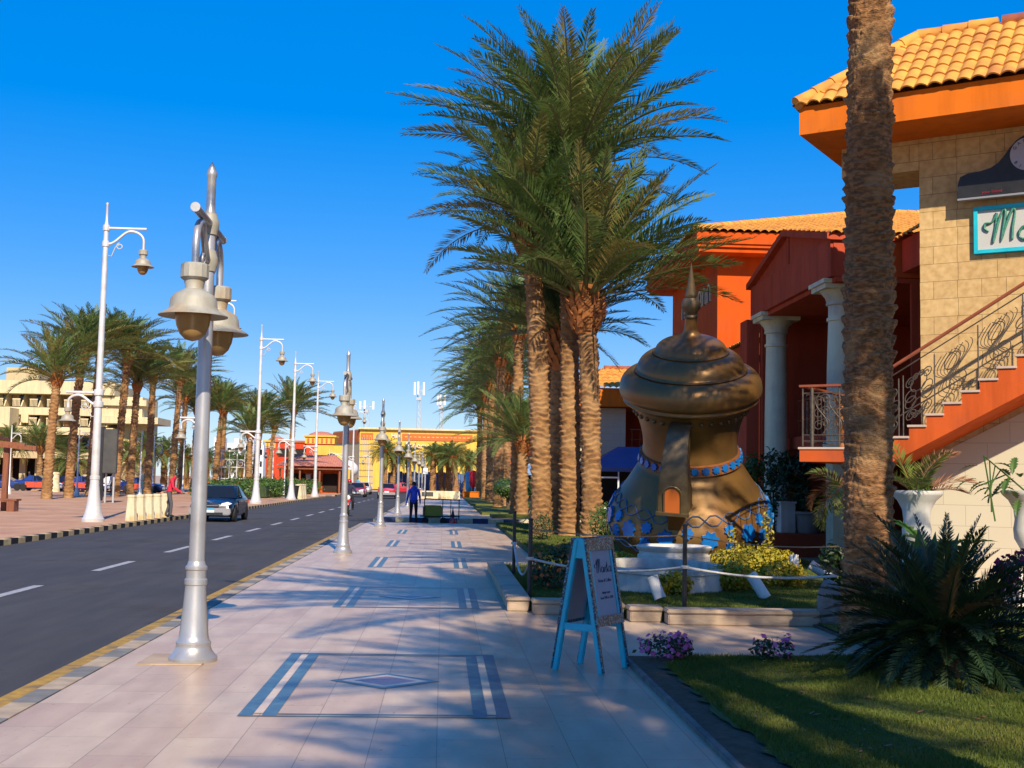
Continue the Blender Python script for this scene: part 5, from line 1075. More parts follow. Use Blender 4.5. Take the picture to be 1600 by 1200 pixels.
t = thing('white_counter', 'pale block standing on the terrace beside the left column', 'counter', (at(1228, 800, 28.3).x, 28.3, .54)); MB().box(0, 0, .34, .34, .4, .68).box(0, 0, .70, .40, .46, .05).build('block', M['white'], t, bevel=.01)
t = thing('planter_pot', 'grey planter tub on the shaded terrace right of the pale block', 'planter', (at(1262, 800, 28.2).x, 28.2, .54)); MB().lathe([(.25, 0), (.27, .05), (.31, .42), (.34, .44), (.34, .5), (.30, .5), (.28, .42)], 20).build('pot', M['planter_pot'], t, smooth=40)
shrub('tub_plant', 'dark plant growing from the grey tub on the terrace', 'plant', (at(1262, 800, 28.2).x, 28.2, 1.0), [(0, 0, .2, .3, .3, .22), (-.1, 0, .5, .2, .2, .3)], 420, .14, M['shrub_dark'], 111, stems=4)
def chair(x, y, rz, lab):
    t = thing('terrace_chair', lab, 'chair', (x, y, .54), rz, 'dark chairs on the terrace'); 
    for sx in (-1, 1):
        for sy in (-1, 1): MB().tube([(sx*.2, sy*.2, 0), (sx*.19, sy*.19, .44)], .018, 6).build('leg', M['black'], t)
    MB().box(0, 0, .46, .44, .44, .04).build('seat', M['black'], t, bevel=.01); b = MB()
    for k in range(5): b.box(-.16+.08*k, .2, .72, .03, .02, .46)
    b.box(0, .2, .96, .42, .03, .06); b.build('backrest', M['black'], t)
chair(at(1208, 800, 28.6).x, 28.6, .4, 'dark slatted chair left of the pale block on the terrace'); chair(at(1292, 800, 28.4).x, 28.4, -.5, 'dark slatted chair right of the grey tub on the terrace')
# ------------------------------------------------------------------ wing between portico and steps
WG = thing('wing_building', 'low dark wing with a tiled eave between the portico and the stone building', 'building', (0, 0, 0))
MB().prism([(20.3, 6.05), (24.3, 6.05), (24.3, 6.72), (20.3, 6.72)], 9.35, 13, TX).build('fascia', M['maroon'], WG)
MB().box(12.9, 22.0, 3.1, .3, 4.8, 6.0).build('back_wall', M['maroon'], WG); MB().box(11.4, 22.2, 2.7, 3.0, 3.9, .3).build('upper_floor', M['maroon'], WG)
rf = MB(); tile_roof(rf, (9.25, 24.35, 6.72), (0, -1, 0), (1.8, 0, 1.1), 4.1, lambda q: 2.1, res=6); tile_roof(rf, (12.85, 20.3, 6.72), (0, 1, 0), (-1.8, 0, 1.1), 4.1, lambda q: 2.1, res=3); rf.build('roof', M['tile'], WG, smooth=50)
dw = MB(); dw.box(12.72, 22.6, 4.0, .06, .9, 2.1); dw.build('window', M['glass'], WG); fr = MB(); open_frame(fr, .9, 2.1, .07, .06, lambda u, v, w_: (12.70-w_, 22.6+u, 2.95+v)); fr.box(12.66, 22.6, 4.0, .05, .05, 2.1); fr.box(12.66, 22.6, 4.1, .05, .9, .05); fr.build('window_frame', M['wood'], WG)
# ------------------------------------------------------------------ red building behind
RB = thing('red_building', 'red orange two storey building with wide eaves and a clay tile roof behind the portico', 'building', (0, 0, 0))
BX, BY0, BY1 = 9.96, 44.0, 52.8
MB().box(BX+8, (BY0+BY1)/2, 5.2, 16, BY1-BY0, 10.4).build('wall', M['red_wall'], RB)
EX, EY = BX-1.0, BY0-1.05
b = MB().prism([(EX, EY), (BX+17, EY), (BX+17, BY1+1.0), (EX, BY1+1.0)], 10.22, 10.78); b.prism([(EX+.1, EY+.1), (BX+16.9, EY+.1), (BX+16.9, BY1+.9), (EX+.1, BY1+.9)], 10.05, 10.217); b.prism([(EX-.07, EY-.07), (BX+17, EY-.07), (BX+17, BY1+1.07), (EX-.07, BY1+1.07)], 10.34, 10.46)
b.build('eave', M['red_wall'], RB)
rf = MB(); dh, hh = 10.0, 3.15; sl3 = math.hypot(dh, hh); LX = 18.2; LYs = BY1+1.07-(EY-.07)
tile_roof(rf, (EX-.1, EY-.1, 10.79), (1, 0, 0), (0, dh, hh), LX, lambda q: min(sl3, q/dh*sl3), tw=.30, rh=.42, res=6, amp=.07)
tile_roof(rf, (EX-.1, EY-.1+LYs, 10.79), (0, -1, 0), (dh, 0, hh), LYs, lambda q: min(sl3, (LYs-q)/dh*sl3), tw=.30, rh=.42, res=4, amp=.07)
rf.prism([(EX, 10.79), (EX+18, 10.79), (EX+18, 13.6), (EX+9.6, 13.6)], BY1+.6, BY1+.9, lambda u, v, w_: (u, w_, v))
roof = rf.build('roof', M['tile'], RB, smooth=50); rd = MB(); ridge(rd, (EX-.08, EY-.08, 10.86), (EX+dh-.1, EY+dh-.1, 13.98), .13, .42); ridge(rd, (EX+dh-.1, EY+dh-.1, 14.0), (EX+18, EY+dh-.1, 14.0), .13, .42); rd.build('hip_tiles', M['tile'], roof, smooth=50)
TS = lambda x, z: (lambda u, v, w_: (x+u, BY0-w_, z+v)); TWt = lambda y, z: (lambda u, v, w_: (BX-w_, y-u, z+v))
for (x, z, w_, h) in ((11.95, 5.3, .62, 2.7), (12.05, 8.35, .55, 1.0)):
    MB().prism(arch(w_, h), .01, .03, TS(x, z)).build('window', M['glass'], RB); b = MB(); arch_ring(b, w_, h, .17, .0, .10, TS(x, z)); b.build('window_surround', M['white'], RB)
for k in range(7):
    y = 45.3+.82*k; MB().prism(arch(.20, .62, 6), .005, .02, TWt(y, 8.55)).build('niche', M['dark'], RB); b = MB(); arch_ring(b, .20, .62, .07, 0, .06, TWt(y, 8.55), n=7); b.build('niche_surround', M['column'], RB)
MB().prism(arch(.85, 2.6), .01, .03, TWt(48.2, 5.2)).build('arched_opening', M['column'], RB); b = MB(); arch_ring(b, .85, 2.6, .22, 0, .10, TWt(48.2, 5.2)); b.build('arch_surround', M['column'], RB)
t = thing('wall_lantern', 'black iron lantern on the shaded side of the red building', 'lantern', (BX-.02, 45.2, 6.7)); MB().tube([(0, 0, .1), (-.35, 0, .15), (-.5, 0, 0)], .025, 6).tube([(0, -.05, 0), (0, -.05, .3)], .05, 6).build('bracket', M['black'], t); MB().lathe([(.02, .05), (.2, -.1), (.14, -.12), (.10, -.5), (.15, -.53), (.04, -.6)], 6, (-.5, 0, 0)).build('lantern', M['black'], t)
# small awning roof against the sunny face
t = thing('small_tiled_awning', 'small red tiled awning above the dark doorway beside the left column', 'awning', (0, 0, 0)); MB().prism([(38.2, 5.8), (43.98, 5.8), (43.98, 6.3), (38.2, 6.3)], 9.9, 12.5, TX).build('fascia', M['red_wall'], t)
rf = MB(); tile_roof(rf, (9.75, 43.95, 6.3), (0, -1, 0), (2.6, 0, .7), 5.8, lambda q: 2.7, tw=.28, rh=.4, res=5); tile_roof(rf, (9.8, 38.05, 6.3), (1, 0, 0), (0, 1, .4), 2.7, lambda q: .6, tw=.28, rh=.4, res=5); rf.build('tiles', M['tile'], t, smooth=50)
b = MB().box(11.2, 41.2, 2.9, 2.4, 5.4, 5.8); b.build('porch_wall', M['maroon'], t); MB().prism(arch(.7, 4.2), .01, .04, lambda u, v, w_: (11.1+u, 38.5-w_, .6+v)).build('doorway', M['dark'], t)
b = MB(); arch_ring(b, .7, 4.2, .25, 0, .09, lambda u, v, w_: (11.1+u, 38.5-w_, .6+v)); b.build('door_surround', M['column'], t)
# ------------------------------------------------------------------ farther building with the blue tent
FB = thing('terrace_building', 'orange roofed two storey cafe building behind the palms and the pot', 'building', (0, 0, 0))
MB().box(8.25, 61.5, 4.2, 1.5, 3, 2.3+.0).build('stone_pier', M['cream_wall'], FB); MB().box(7.2, 63.5, 2.9, 3.0, 3, 5.6).build('wall', M['cream_wall'], FB)
MB().box(12, 62, 5.85, 12.4, 5.4, .9).build('eave', M['orange'], FB); MB().box(13, 64, 3.0, 9.0, .4, 5.4).build('back_wall', M['maroon'], FB); MB().box(8.25, 61.6, 5.38, 1.55, 3.05, .05).build('soffit', M['maroon'], FB)
MB().box(13, 61, 3.15, 8.0, 2.6, .34).build('upper_floor', M['orange_red'], FB)
rf = MB(); tile_roof(rf, (5.7, 59.2, 6.3), (1, 0, 0), (0, 2.4, 1.15), 12.6, lambda q: min(2.66, q/2.4*2.66), tw=.3, rh=.42, res=5, amp=.07); tile_roof(rf, (5.7, 64.8, 6.3), (0, -1, 0), (2.4, 0, 1.15), 5.6, lambda q: min(2.66, q/2.4*2.66, (5.6-q)/2.4*2.66), tw=.3, rh=.42, res=3, amp=.07)
roof = rf.build('roof', M['tile'], FB, smooth=50); rd = MB(); ridge(rd, (8.1, 61.6, 7.5), (18.2, 61.6, 7.5), .13, .4); rd.build('ridge_tiles', M['tile_red'], roof)
rl = MB().tube([(9.2, 59.8, 4.3), (17, 59.8, 4.3)], .035, 6); rl.tube([(9.2, 59.8, 3.8), (17, 59.8, 3.8)], .02, 5)
for k in range(20): rl.tube([(9.3+.4*k, 59.8, 3.3), (9.3+.4*k, 59.8, 4.3)], .02, 5)
rl.build('balcony_rail', M['rail'], FB)
t = thing('tent', 'blue cloth tent roof on thin poles below the cafe balcony', 'tent', (0, 0, 0)); vs = [(6.6, 54.5, 2.35), (12.5, 54.5, 2.35), (12.5, 59, 2.35), (6.6, 59, 2.35), (8.2, 57, 3.35), (10.5, 57, 3.35)]
MB().add(vs, [(0, 1, 5, 4), (1, 2, 5), (2, 3, 4, 5), (3, 0, 4)]).add([(6.6, 54.5, 2.15), (12.5, 54.5, 2.15), (12.5, 54.5, 2.35), (6.6, 54.5, 2.35)], [(0, 1, 2, 3)]).build('canopy', M['tent'], t)
for x in (6.7, 7.9, 9.0, 10.2, 12.4): MB().tube([(x, 54.6, 0), (x, 54.6, 2.3)], .035, 6).build('pole', M['white_metal'], t)
b = MB().box(9.6, 58.8, 1.2, 6, .2, 2.3); b.build('back_screen', M['dark'], t)
fr = MB(); open_frame(fr, .95, 1.3, .07, .06, lambda u, v, w_: (7.35+u, 54.4-w_, .55+v)); fr.build('display_frame', M['far_white'], t)
t = thing('red_shop', 'red shop front with a dark sign seen between palm trunks far down the pavement', 'building', (7.6, 96, 0)); MB().box(0, 0, 2.8, 5, 4, 5.6).build('wall', M['far_red'], t); MB().box(0, -2.05, 3.2, 2.6, .1, .9).build('sign', M['dark'], t); MB().box(0, -2.03, 1.2, 3.4, .06, 2.2).build('window', M['glass'], t); MB().box(0, -2.4, 2.5, 4.4, .9, .15).build('awning', mat('green_awning', (.03, .22, .10)), t)
t = thing('small_tent', 'small pale blue parasol roof behind the row of palms', 'tent', (at(832, 745, 84).x, 84, 0)); MB().lathe([(1.9, 2.1), (.001, 3.0)], 4).build('canopy', mat('pale_blue_cloth', (.25, .36, .5)), t); MB().tube([(0, 0, 0), (0, 0, 2.6)], .05, 6).build('pole', M['white_metal'], t)
t = thing('back_block', 'dark shaded building behind the far palms of the pavement row', 'building', (8, 128, 0)); MB().box(0, 0, 4, 7, 14, 8).build('wall', M['yellow_p'], t); MB().box(-3.53, -1, 2.6, .06, 9, 4.6).build('window', M['glass'], t); MB().box(0, -7.03, 2.8, 4, .06, 4.6).build('shop_front', M['dark'], t)
# ------------------------------------------------------------------ hotel on the left
HY = 150.0
def hx(px): return at(px, 680, HY).x
hx0, hx1 = hx(-60), hx(181)
HT = thing('hotel', 'long cream hotel with rows of recessed balconies behind the plaza palms', 'building', (0, HY, 0))
def hz(py, px=90): return at(px, py, HY).z
zr0, zr1, zb0, zb1, z30, z31 = hz(597), hz(616), hz(634), hz(630), hz(648), hz(672)
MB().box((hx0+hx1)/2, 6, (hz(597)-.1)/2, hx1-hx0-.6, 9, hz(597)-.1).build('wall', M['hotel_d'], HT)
MB().box((hx0+hx1)/2, .2, (zr0+hz(617))/2, hx1-hx0, 3.4, zr0-hz(617)).build('roof_parapet', M['hotel'], HT)
fl = [(hz(645), hz(632)), (hz(676), hz(661))]
for i, (za, zc) in enumerate(fl): MB().box((hx0+hx1)/2, .4-.3*i, (za+zc)/2-.4, hx1-hx0, 3.0, .9).build('balcony_slab', M['hotel'], HT)
nb = 9; bw = (hx1-hx0)/nb
for fi, (zlo, zhi) in enumerate(((hz(632), hz(617)), (hz(661), hz(646)))):
    for k in range(nb):
        cx = hx0+bw*(k+.5)
        MB().box(cx-.25*bw, 1.45, (zlo+zhi)/2, .45*bw, .2, zhi-zlo-.06).build('window', M['glass'], HT)
        b = MB().prism([(-1.2, zlo-.4), (1.5, zlo-.4), (1.5, zhi), (.2, zhi)], cx+.02*bw, cx+.10*bw, lambda u, v, w_: (w_, u, v)); b.box(cx+.30*bw, .1, (zlo+zhi)/2-.1, .42*bw, 2.6, zhi-zlo-.02) if fi == 1 and k % 3 == 0 else None
        b.build('fin_wall', M['hotel'], HT)
        r_ = MB(); zt_ = zlo-.4+1.15
        for q in range(6): r_.box(cx-.43*bw+.075*bw*q, -1.0, zlo+.05, .035*bw, .12, .8)
        r_.box(cx-.24*bw, -1.0, zlo+.5, .46*bw, .16, .14); r_.build('balustrade', M['hotel'], HT)
MB().box(hx(8), -2.2, (hz(672)+hz(640))/2, hx(20)-hx(-30), 4, hz(638)-hz(668)).build('bay', M['hotel'], HT)
for k in range(12): MB().box(hx0+(hx1-hx0)*(k+.5)/12, 1.44, hz(700), (hx1-hx0)/12*.7, .2, 2.6).build('shop_window', M['glass'], HT)
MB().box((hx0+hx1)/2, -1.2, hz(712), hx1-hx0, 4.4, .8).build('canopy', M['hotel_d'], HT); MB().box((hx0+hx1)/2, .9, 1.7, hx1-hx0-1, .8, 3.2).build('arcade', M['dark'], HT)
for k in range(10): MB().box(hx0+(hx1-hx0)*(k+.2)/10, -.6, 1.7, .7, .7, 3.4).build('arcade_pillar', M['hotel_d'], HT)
b = MB().box(hx(200), 5, hz(650)/2, hx(218)-hx(181), 8, hz(650)).box(hx(191), 3, (hz(620)+hz(660))/2, 5, 8, hz(622)-hz(665)).box(hx(198), 2, hz(655), 8, 7, .8).box(hx(192), 1, hz(628), 6, 5, .7); b.build('end_stair_tower', M['hotel'], HT)
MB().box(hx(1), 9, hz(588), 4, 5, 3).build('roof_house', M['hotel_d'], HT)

# ------------------------------------------------------------------ buildings at the end of the street
def band_boxes(parent, x0, x1, yf, z0, z1, n, frac=.62):
    for k in range(n):
        c = x0+(x1-x0)*(k+.5)/n; MB().box(c, yf, (z0+z1)/2, (x1-x0)/n*frac, .1, (z1-z0)).build('yellow_panel', M['yellow_p'], parent)
def tower(px0, px1, Y, pyr, pyt, pyw, lab, roof_py):
    x0, x1 = at(px0, 700, Y).x, at(px1, 700, Y).x; zt = at(px0, pyt, Y).z; zm = at(px0, pyw, Y).z; zr = at(px0, pyr, Y).z; w_ = x1-x0
    t = thing('red_tower', lab, 'building', ((x0+x1)/2, Y+w_/2, 0), group='red towers with pink roofs')
    MB().box(0, 0, zm/2, w_, w_, zm).build('wall', M['far_red'], t); MB().box(0, 0, (zm+zt)/2, w_+.3, w_+.3, zt-zm).build('yellow_band', M['yellow_p'], t)
    for k in range(6): MB().box(-w_/2+w_*(k+.5)/6, -w_/2-.2, (zm+zt)/2-.05, w_/6*.42, .1, (zt-zm)*.62).build('recess_panel', M['terracotta'], t)
    MB().box(0, 0, zt+.1, w_+.8, w_+.8, .25).build('cornice', M['yellow_p'], t); MB().lathe([(w_*.5, zt+.2), (w_*.42, zt+.2+(zr-zt)*.45), (w_*.25, zt+.2+(zr-zt)*.85), (.01, zr+.2)], 16).build('roof', M['pink_tile'], t, smooth=60)
tower(478, 521, 182, 675, 682, 693, 'larger red tower with a yellow band and pink roof left of the yellow building', 0)
tower(416, 444, 196, 683, 690, 700, 'smaller red tower with a yellow band seen between plaza palms', 0)
t = thing('red_link_wall', 'dark low wall building joining the two red towers', 'building', (at(466, 700, 186).x, 188, 0)); MB().box(0, 0, 3.5, 7, 3, 7).build('wall', M['far_red'], t); MB().box(0, -1.55, 5.4, 6, .1, 1.2).build('window', M['dark'], t); MB().box(0, 0, 7.1, 7.4, 3.4, .3).build('cornice', M['terracotta'], t)
t = thing('arched_gate', 'cream gate with a dark arch between the red tower and the yellow building', 'gate', (at(515, 720, 172).x, 172, 0)); MB().box(0, 0, 3.1, 4.2, 1.5, 6.2).build('wall', M['yellow_p'], t); MB().prism(arch(.95, 4.2), .0, .04, lambda u, v, w_: (.3+u, -.76-w_, .9+v)).build('arch', M['dark'], t); MB().ball((2.2, -2, 2.9), 2.0, 16, 8, sz=.7).build('white_dome', M['far_white'], t, smooth=60)
# kiosk with pink roof
KX0, KX1, KY = at(438, 760, 134).x, at(534, 760, 134).x, 134
t = thing('kiosk', 'single storey shop kiosk with a pink tiled roof at the plaza corner', 'building', ((KX0+KX1)/2, KY, 0)); kw = KX1-KX0
MB().box(0, 3, 1.45, kw-.6, 5, 2.9).build('wall', M['orange_red'], t)
e = kw/2+.5; MB().add([(-e, -.6, 2.9), (e, -.6, 2.9), (e, 6.6, 2.9), (-e, 6.6, 2.9), (-e+1.6, 2.6, 4.2), (e-1.6, 2.6, 4.2), (e-1.6, 3.4, 4.2), (-e+1.6, 3.4, 4.2)], [(0, 1, 5, 4), (1, 2, 6, 5), (2, 3, 7, 6), (3, 0, 4, 7), (4, 5, 6, 7), (3, 2, 1, 0)]).build('roof', M['pink_tile'], t)
MB().box(0, -1.1, 2.6, kw+.4, 1.6, .14).build('awning', M['wood'], t)
for q, wd in ((-.22, 1.5), (.05, .5), (.30, 1.6)): MB().box(kw*q, .47, 1.1, wd, .06, 2.0).build('opening', M['dark'], t); 
MB().box(-kw*.06, .40, 1.15, .5, .05, 1.7).build('notice', M['far_white'], t)
for q in (-.48, -.16, .16, .48): MB().box(kw*q, -1.6, 1.25, .18, .18, 2.5).build('post', M['wood'], t)
MB().prism([(kw/2+.2, 0), (kw/2+1.7, 0), (kw/2+.9, 1.4), (kw/2+.9, 2.6), (kw/2+.2, 2.8)], -.6, .6, lambda u, v, w_: (u, w_, v)).build('buttress', M['yellow_p'], t)
# yellow building
YB = thing('yellow_building', 'big yellow building with a terracotta band and white lettering behind the hoarding', 'building', (0, 0, 0)); YY = 205.0
yx0, yx1 = at(562, 700, YY).x, at(812, 700, YY).x; yt = at(600, 671, YY).z; ybm = at(600, 684, YY).z
MB().box((yx0+yx1)/2, YY+10, yt/2, yx1-yx0, 20, yt).build('wall', M['yellow_p'], YB)
xl = at(522, 700, YY+16).x
lf = MB().add([(xl, YY+14, 0), (yx0, YY+.03, 0), (yx0, YY+.03, yt-.02), (xl, YY+14, yt-.02), (xl, YY+20, 0), (yx0, YY+20, 0), (yx0, YY+20, yt-.02), (xl, YY+20, yt-.02)], [(0, 1, 2, 3), (1, 5, 6, 2), (4, 0, 3, 7), (3, 2, 6, 7), (5, 4, 7, 6)]); lf.build('side_wing', M['hotel_d'], YB)
xg = at(584, 700, YY).x; xb0 = at(628, 700, YY).x; xb1 = at(738, 700, YY).x
MB().box((xb0+xb1)/2, YY-.06, (ybm+yt)/2-.5, xb1-xb0, .12, yt-ybm-.3).build('terracotta_band', M['terracotta'], YB); band_boxes(YB, xb0+.3, xb1-.3, YY-.13, ybm+.15, yt-1.1, 15)
MB().box((yx0+xg)/2, YY-.06, (ybm+yt)/2-.5, xg-yx0-.3, .12, yt-ybm-.3).build('terracotta_band', M['terracotta'], YB); band_boxes(YB, yx0+.4, xg-.3, YY-.13, ybm+.15, yt-1.1, 3)
gm = MB()
for k in range(7): gm.box(yx0+(xg-yx0)*k/6, YY-.2, (ybm)/2, .07, .07, ybm)
for k in range(8): gm.box((yx0+xg)/2, YY-.2, ybm*k/8, xg-yx0, .07, .07)
gm.build('trellis_grid', M['mesh_grey'], YB); MB().box((yx0+yx1)/2, YY+9.7, yt+.12, yx1-yx0+.5, 20.6, .3).build('roof_edge', M['hotel'], YB)
b = MB()
d_ = Vector((yx0-xl, -14, 0)).normalized(); nn = Vector((d_.y, -d_.x, 0))
a0 = Vector((xl, YY+14, yt-1.2))+nn*.06; b.bar(a0, a0+d_*(Vector((yx0-xl, -14, 0)).length-.2), .1, 2.0); b.build('side_band', M['terracotta'], YB)
pP = at(634, 699, YY); text_mesh('Panorama', 1.25, 'lettering', M['far_white'], YB, (pP.x, YY-.3, pP.z), (1, 0, -.05), (0, 0, 1), .08); pP = at(611, 684, YY); text_mesh('Hi', 1.1, 'lettering', M['far_white'], YB, (pP.x, YY-.3, pP.z), (1, 0, 0), (0, 0, 1), .08)
# blue hoarding
t = thing('blue_hoarding', 'long blue sheet hoarding across the end of the street', 'fence', (0, 0, 0)); a = Vector((at(606, 765, 168).x, 168, 0)); b_ = Vector((at(800, 765, 166).x, 166, 0)); hb = MB(); n = 26
for i in range(n):
    p = a.lerp(b_, i/n); q = a.lerp(b_, (i+.985)/n); zt_ = 2.6+.08*(i % 3); hb.prism([(p.x, 0), (q.x, 0), (q.x, zt_), (p.x, zt_)], p.y+.03*(i % 2), p.y+.06+.03*(i % 2), lambda u, v, w_: (u, w_, v))
hb.build('sheet_panel', M['blue_fence'], t); ps = MB()
for i in range(0, n+1, 2): p = a.lerp(b_, i/n); ps.box(p.x, p.y+.18, 1.3, .1, .1, 2.6)
ps.build('support_post', M['mesh_grey'], t)
# masts
def mast(px, pyb, pyt, Y, lab, w_=.9, tilt=0):
    p = at(px, pyb, Y); zt_ = at(px, pyt, Y).z; t = thing('antenna_mast', lab, 'antenna mast', (p.x, Y, p.z), group='lattice antenna masts on the yellow building'); h = zt_-p.z; b = MB()
    for k in range(3): q = k*2.094; b.tube([(w_*.5*math.cos(q), w_*.5*math.sin(q), 0), (w_*.4*math.cos(q), w_*.4*math.sin(q), h*.97)], .06, 5)
    nz = int(h/1.0)
    for i in range(nz):
        for k in range(3):
            q, q2 = k*2.094, (k+1)*2.094; b.tube([(w_*.47*math.cos(q), w_*.47*math.sin(q), h*i/nz), (w_*.47*math.cos(q2), w_*.47*math.sin(q2), h*(i+1)/nz)], .03, 4)
    b.build('lattice', M['mesh_grey'], t)
    for k in range(3): c = MB(); q = k*2.094+.4; c.box(1.0*math.cos(q)*w_, 1.0*math.sin(q)*w_, h*.93, .32, .22, min(2.2, h*.3)); c.box(.7*math.cos(q)*w_, .7*math.sin(q)*w_, h*.88, .7, .06, .06, rz=q); c.build('antenna_panel', M['far_white'], t)
    MB().box(0, 0, h*.70, .8, .8, .5).build('equipment_box', M['mesh_grey'], t)
mast(653, 672, 602, 208, 'tall lattice antenna mast in the middle of the yellow roof'); mast(688, 674, 621, 210, 'slimmer leaning antenna mast right of the tall one', .7); mast(571, 672, 630, 207, 'short thick antenna mast at the left end of the yellow roof', 1.3)
# white flats far left
k = 0
for (px0, px1, pyt, Y, lab) in ((334, 346, 683, 240, 'narrow white flat block behind palms right of the lamp post'), (352, 376, 692, 262, 'wide low white flat block far beyond the parked blue car'), (382, 396, 688, 250, 'white gabled flat block between plaza palms'), (398, 412, 695, 270, 'white flat block right of the leaning palm')):
    x0, x1 = at(px0, 700, Y).x, at(px1, 700, Y).x; zt_ = at(px0, pyt, Y).z; t = thing('white_flats', lab, 'building', ((x0+x1)/2, Y, 0), group='far white flats'); w_ = x1-x0
    MB().box(0, 3, zt_/2, w_, 6, zt_).box(w_*.2, 2, zt_+.5, w_*.3, 3, 1).build('wall', M['far_white'], t)
    for r_ in range(3):
        for c in range(2): MB().box(w_*(c-.5)*.5, -.02, zt_-1.6-2.6*r_, w_*.22, .06, 1.2).build('window', M['glass'], t)
    k += 1
# ------------------------------------------------------------------ plaza furniture
for i, px in enumerate((219, 232, 244, 256, 267)):
    Y = 43.4+1.15*i; t = thing('cement_bollard', ['leftmost cream cement bollard in the row by the kerb', 'second cream cement bollard from the left', 'middle cream cement bollard of the row', 'fourth cream cement bollard from the left', 'rightmost cream cement bollard, nearest the man in red'][i], 'bollard', (-10.85+.03*i, Y, 0), group='cream cement bollards by the kerb')
    MB().lathe([(.21, 0), (.205, .12), (.155, .80), (.165, .81), (.165, .88), (.14, .90), (.001, .905)], 8).build('bollard', M['concrete'], t, smooth=38)
for i, (x, y) in enumerate(((-33.4, 107.4), (-30.2, 107.6), (-26.0, 107.6))): t = thing('cement_bollard', ['far cement bollard before the first parked taxi', 'far cement bollard between two parked taxis', 'far cement bollard left of the third taxi'][i], 'bollard', (x, y, 0), group='far cement bollards by the taxis'); MB().lathe([(.42, 0), (.36, .5), (.30, 1.5), (.34, 1.55), (.30, 1.7), (.001, 1.72)], 12).build('bollard', M['concrete'], t, smooth=40)
t = thing('litter_bin', 'black litter bin standing beside the tall lamp on the plaza kerb', 'bin', (-11.2, 92.3, 0)); MB().lathe([(.34, 0), (.45, .95), (.48, .97), (.48, 1.02), (.38, 1.02), (.30, .2)], 16).build('bin', M['bin'], t, smooth=40)
for i in range(3): t = thing('cement_bollard', ['far cream bollard touching the black bin', 'far cream bollard, middle of three beside the bin', 'far cream bollard, rightmost of three beside the bin'][i], 'bollard', (-11.0, 94.2+1.3*i, 0), group='cream bollards beside the black bin'); MB().lathe([(.36, 0), (.30, .5), (.26, 1.0), (.29, 1.02), (.29, 1.1), (.001, 1.14)], 12).build('bollard', M['concrete'], t, smooth=40)
t = thing('pergola', 'dark red timber pergola post with beam and bench at the left edge', 'pergola', (at(6, 800, 52).x, 52, 0)); MB().box(0, 0, 1.4, .22, .22, 2.8).build('post', M['wood'], t, bevel=.02)
b = MB().bar((-2.5, 0, 2.95), (1.2, 0, 2.62), .14, .2); b.bar((-2.5, -.5, 3.0), (.9, -.5, 2.75), .1, .14); b.build('beam', M['wood'], t); b = MB()
for k in range(5): b.bar((-.4-.4*k, -.9, 3.1), (-.3-.4*k, .9, 3.0), .07, .12)
b.build('slat', M['wood'], t); MB().box(-.5, -.6, .48, 2.6, .6, .08).build('bench_seat', M['wood'], t, bevel=.01); [MB().box(x_, -.6, .22, .3, .55, .44).build('bench_support', M['wood'], t) for x_ in (.55, -1.5)]
b = MB().bar((0, 0, .5), (-.12, .05, 2.4), .06, .1); b.build('brace', M['wood'], t)
t = thing('sign_panel', 'tall dark grey blank panel on two posts behind the tall street lamp', 'sign', (at(170, 770, 70).x, 70, 0)); MB().box(0, 0, 2.9, .75, .3, 2.5).build('panel', M['panel'], t, bevel=.03); MB().box(-.25, .2, 1.2, .09, .09, 2.4).box(.2, .2, 1.2, .09, .09, 2.4).build('post', M['mesh_grey'], t); MB().box(-.5, .1, 2.2, .22, .4, 4.2).build('side_panel', M['black'], t, bevel=.03)
t = thing('white_trellis', 'white metal trellis frames beyond the hedge on the plaza', 'trellis', (at(357, 760, 130).x, 130, 0)); b = MB()
for k in range(5): b.box(-1.6+.8*k, 0, 2.2, .07, .07, 4.4)
for z in (1.4, 2.6, 3.4, 4.3): b.box(0, 0, z, 3.3, .06, .07)
for k in range(3): b.tube(spiral((-1.2+1.2*k, 0, 3.0), .42, .1, 1.5), .04, 5)
b.build('frame', M['far_white'], t)
t = thing('square_sign', 'small square white sign on a pole above the man in blue', 'sign', (at(664, 770, 92).x, 92, 0)); MB().tube([(0, 0, 0), (0, 0, 2.6)], .035, 8).build('pole', M['mesh_grey'], t); MB().box(0, -.05, 2.3, .35, .04, .45).build('panel', M['far_white'], t)
t = thing('inflatable', 'red inflatable tube figure beside the far palms', 'inflatable', (at(739, 760, 120).x, 120, 0)); MB().lathe([(.05, .9), (.28, 1.1), (.40, 1.5), (.38, 2.1), (.42, 2.5), (.15, 2.65), (.001, 2.66)], 14).build('tube', M['red_vinyl'], t, smooth=60); MB().box(0, 0, .48, .3, .3, .96).build('base', M['panel'], t)
t = thing('inflatable', 'cyan inflatable tube figure behind the red one', 'inflatable', (at(733, 760, 124).x, 124, 0)); MB().lathe([(.05, .3), (.28, .5), (.38, 1.0), (.34, 1.6), (.40, 2.4), (.15, 2.6), (.001, 2.6)], 14).build('tube', M['cyan_vinyl'], t, smooth=60); MB().box(0, 0, .2, .3, .3, .4).build('base', M['panel'], t)
t = thing('low_orange_wall', 'low orange wall beside the far palms at the pavement end', 'wall', (at(736, 775, 112).x, 112, 0)); MB().box(0, 0, .3, 1.5, .4, .6).box(0, 0, .63, 1.6, .5, .06).build('wall', M['orange'], t)
t = thing('stone_bench', 'cream block bench with a dark panel across the far pavement', 'bench', (at(695, 775, 106).x-.6, 106, 0)); MB().box(0, 0, .35, 3.8, .5, .7).build('seat', M['concrete'], t, bevel=.03); MB().box(-.9, -.27, .42, 1.0, .06, .35).build('panel', M['panel'], t)
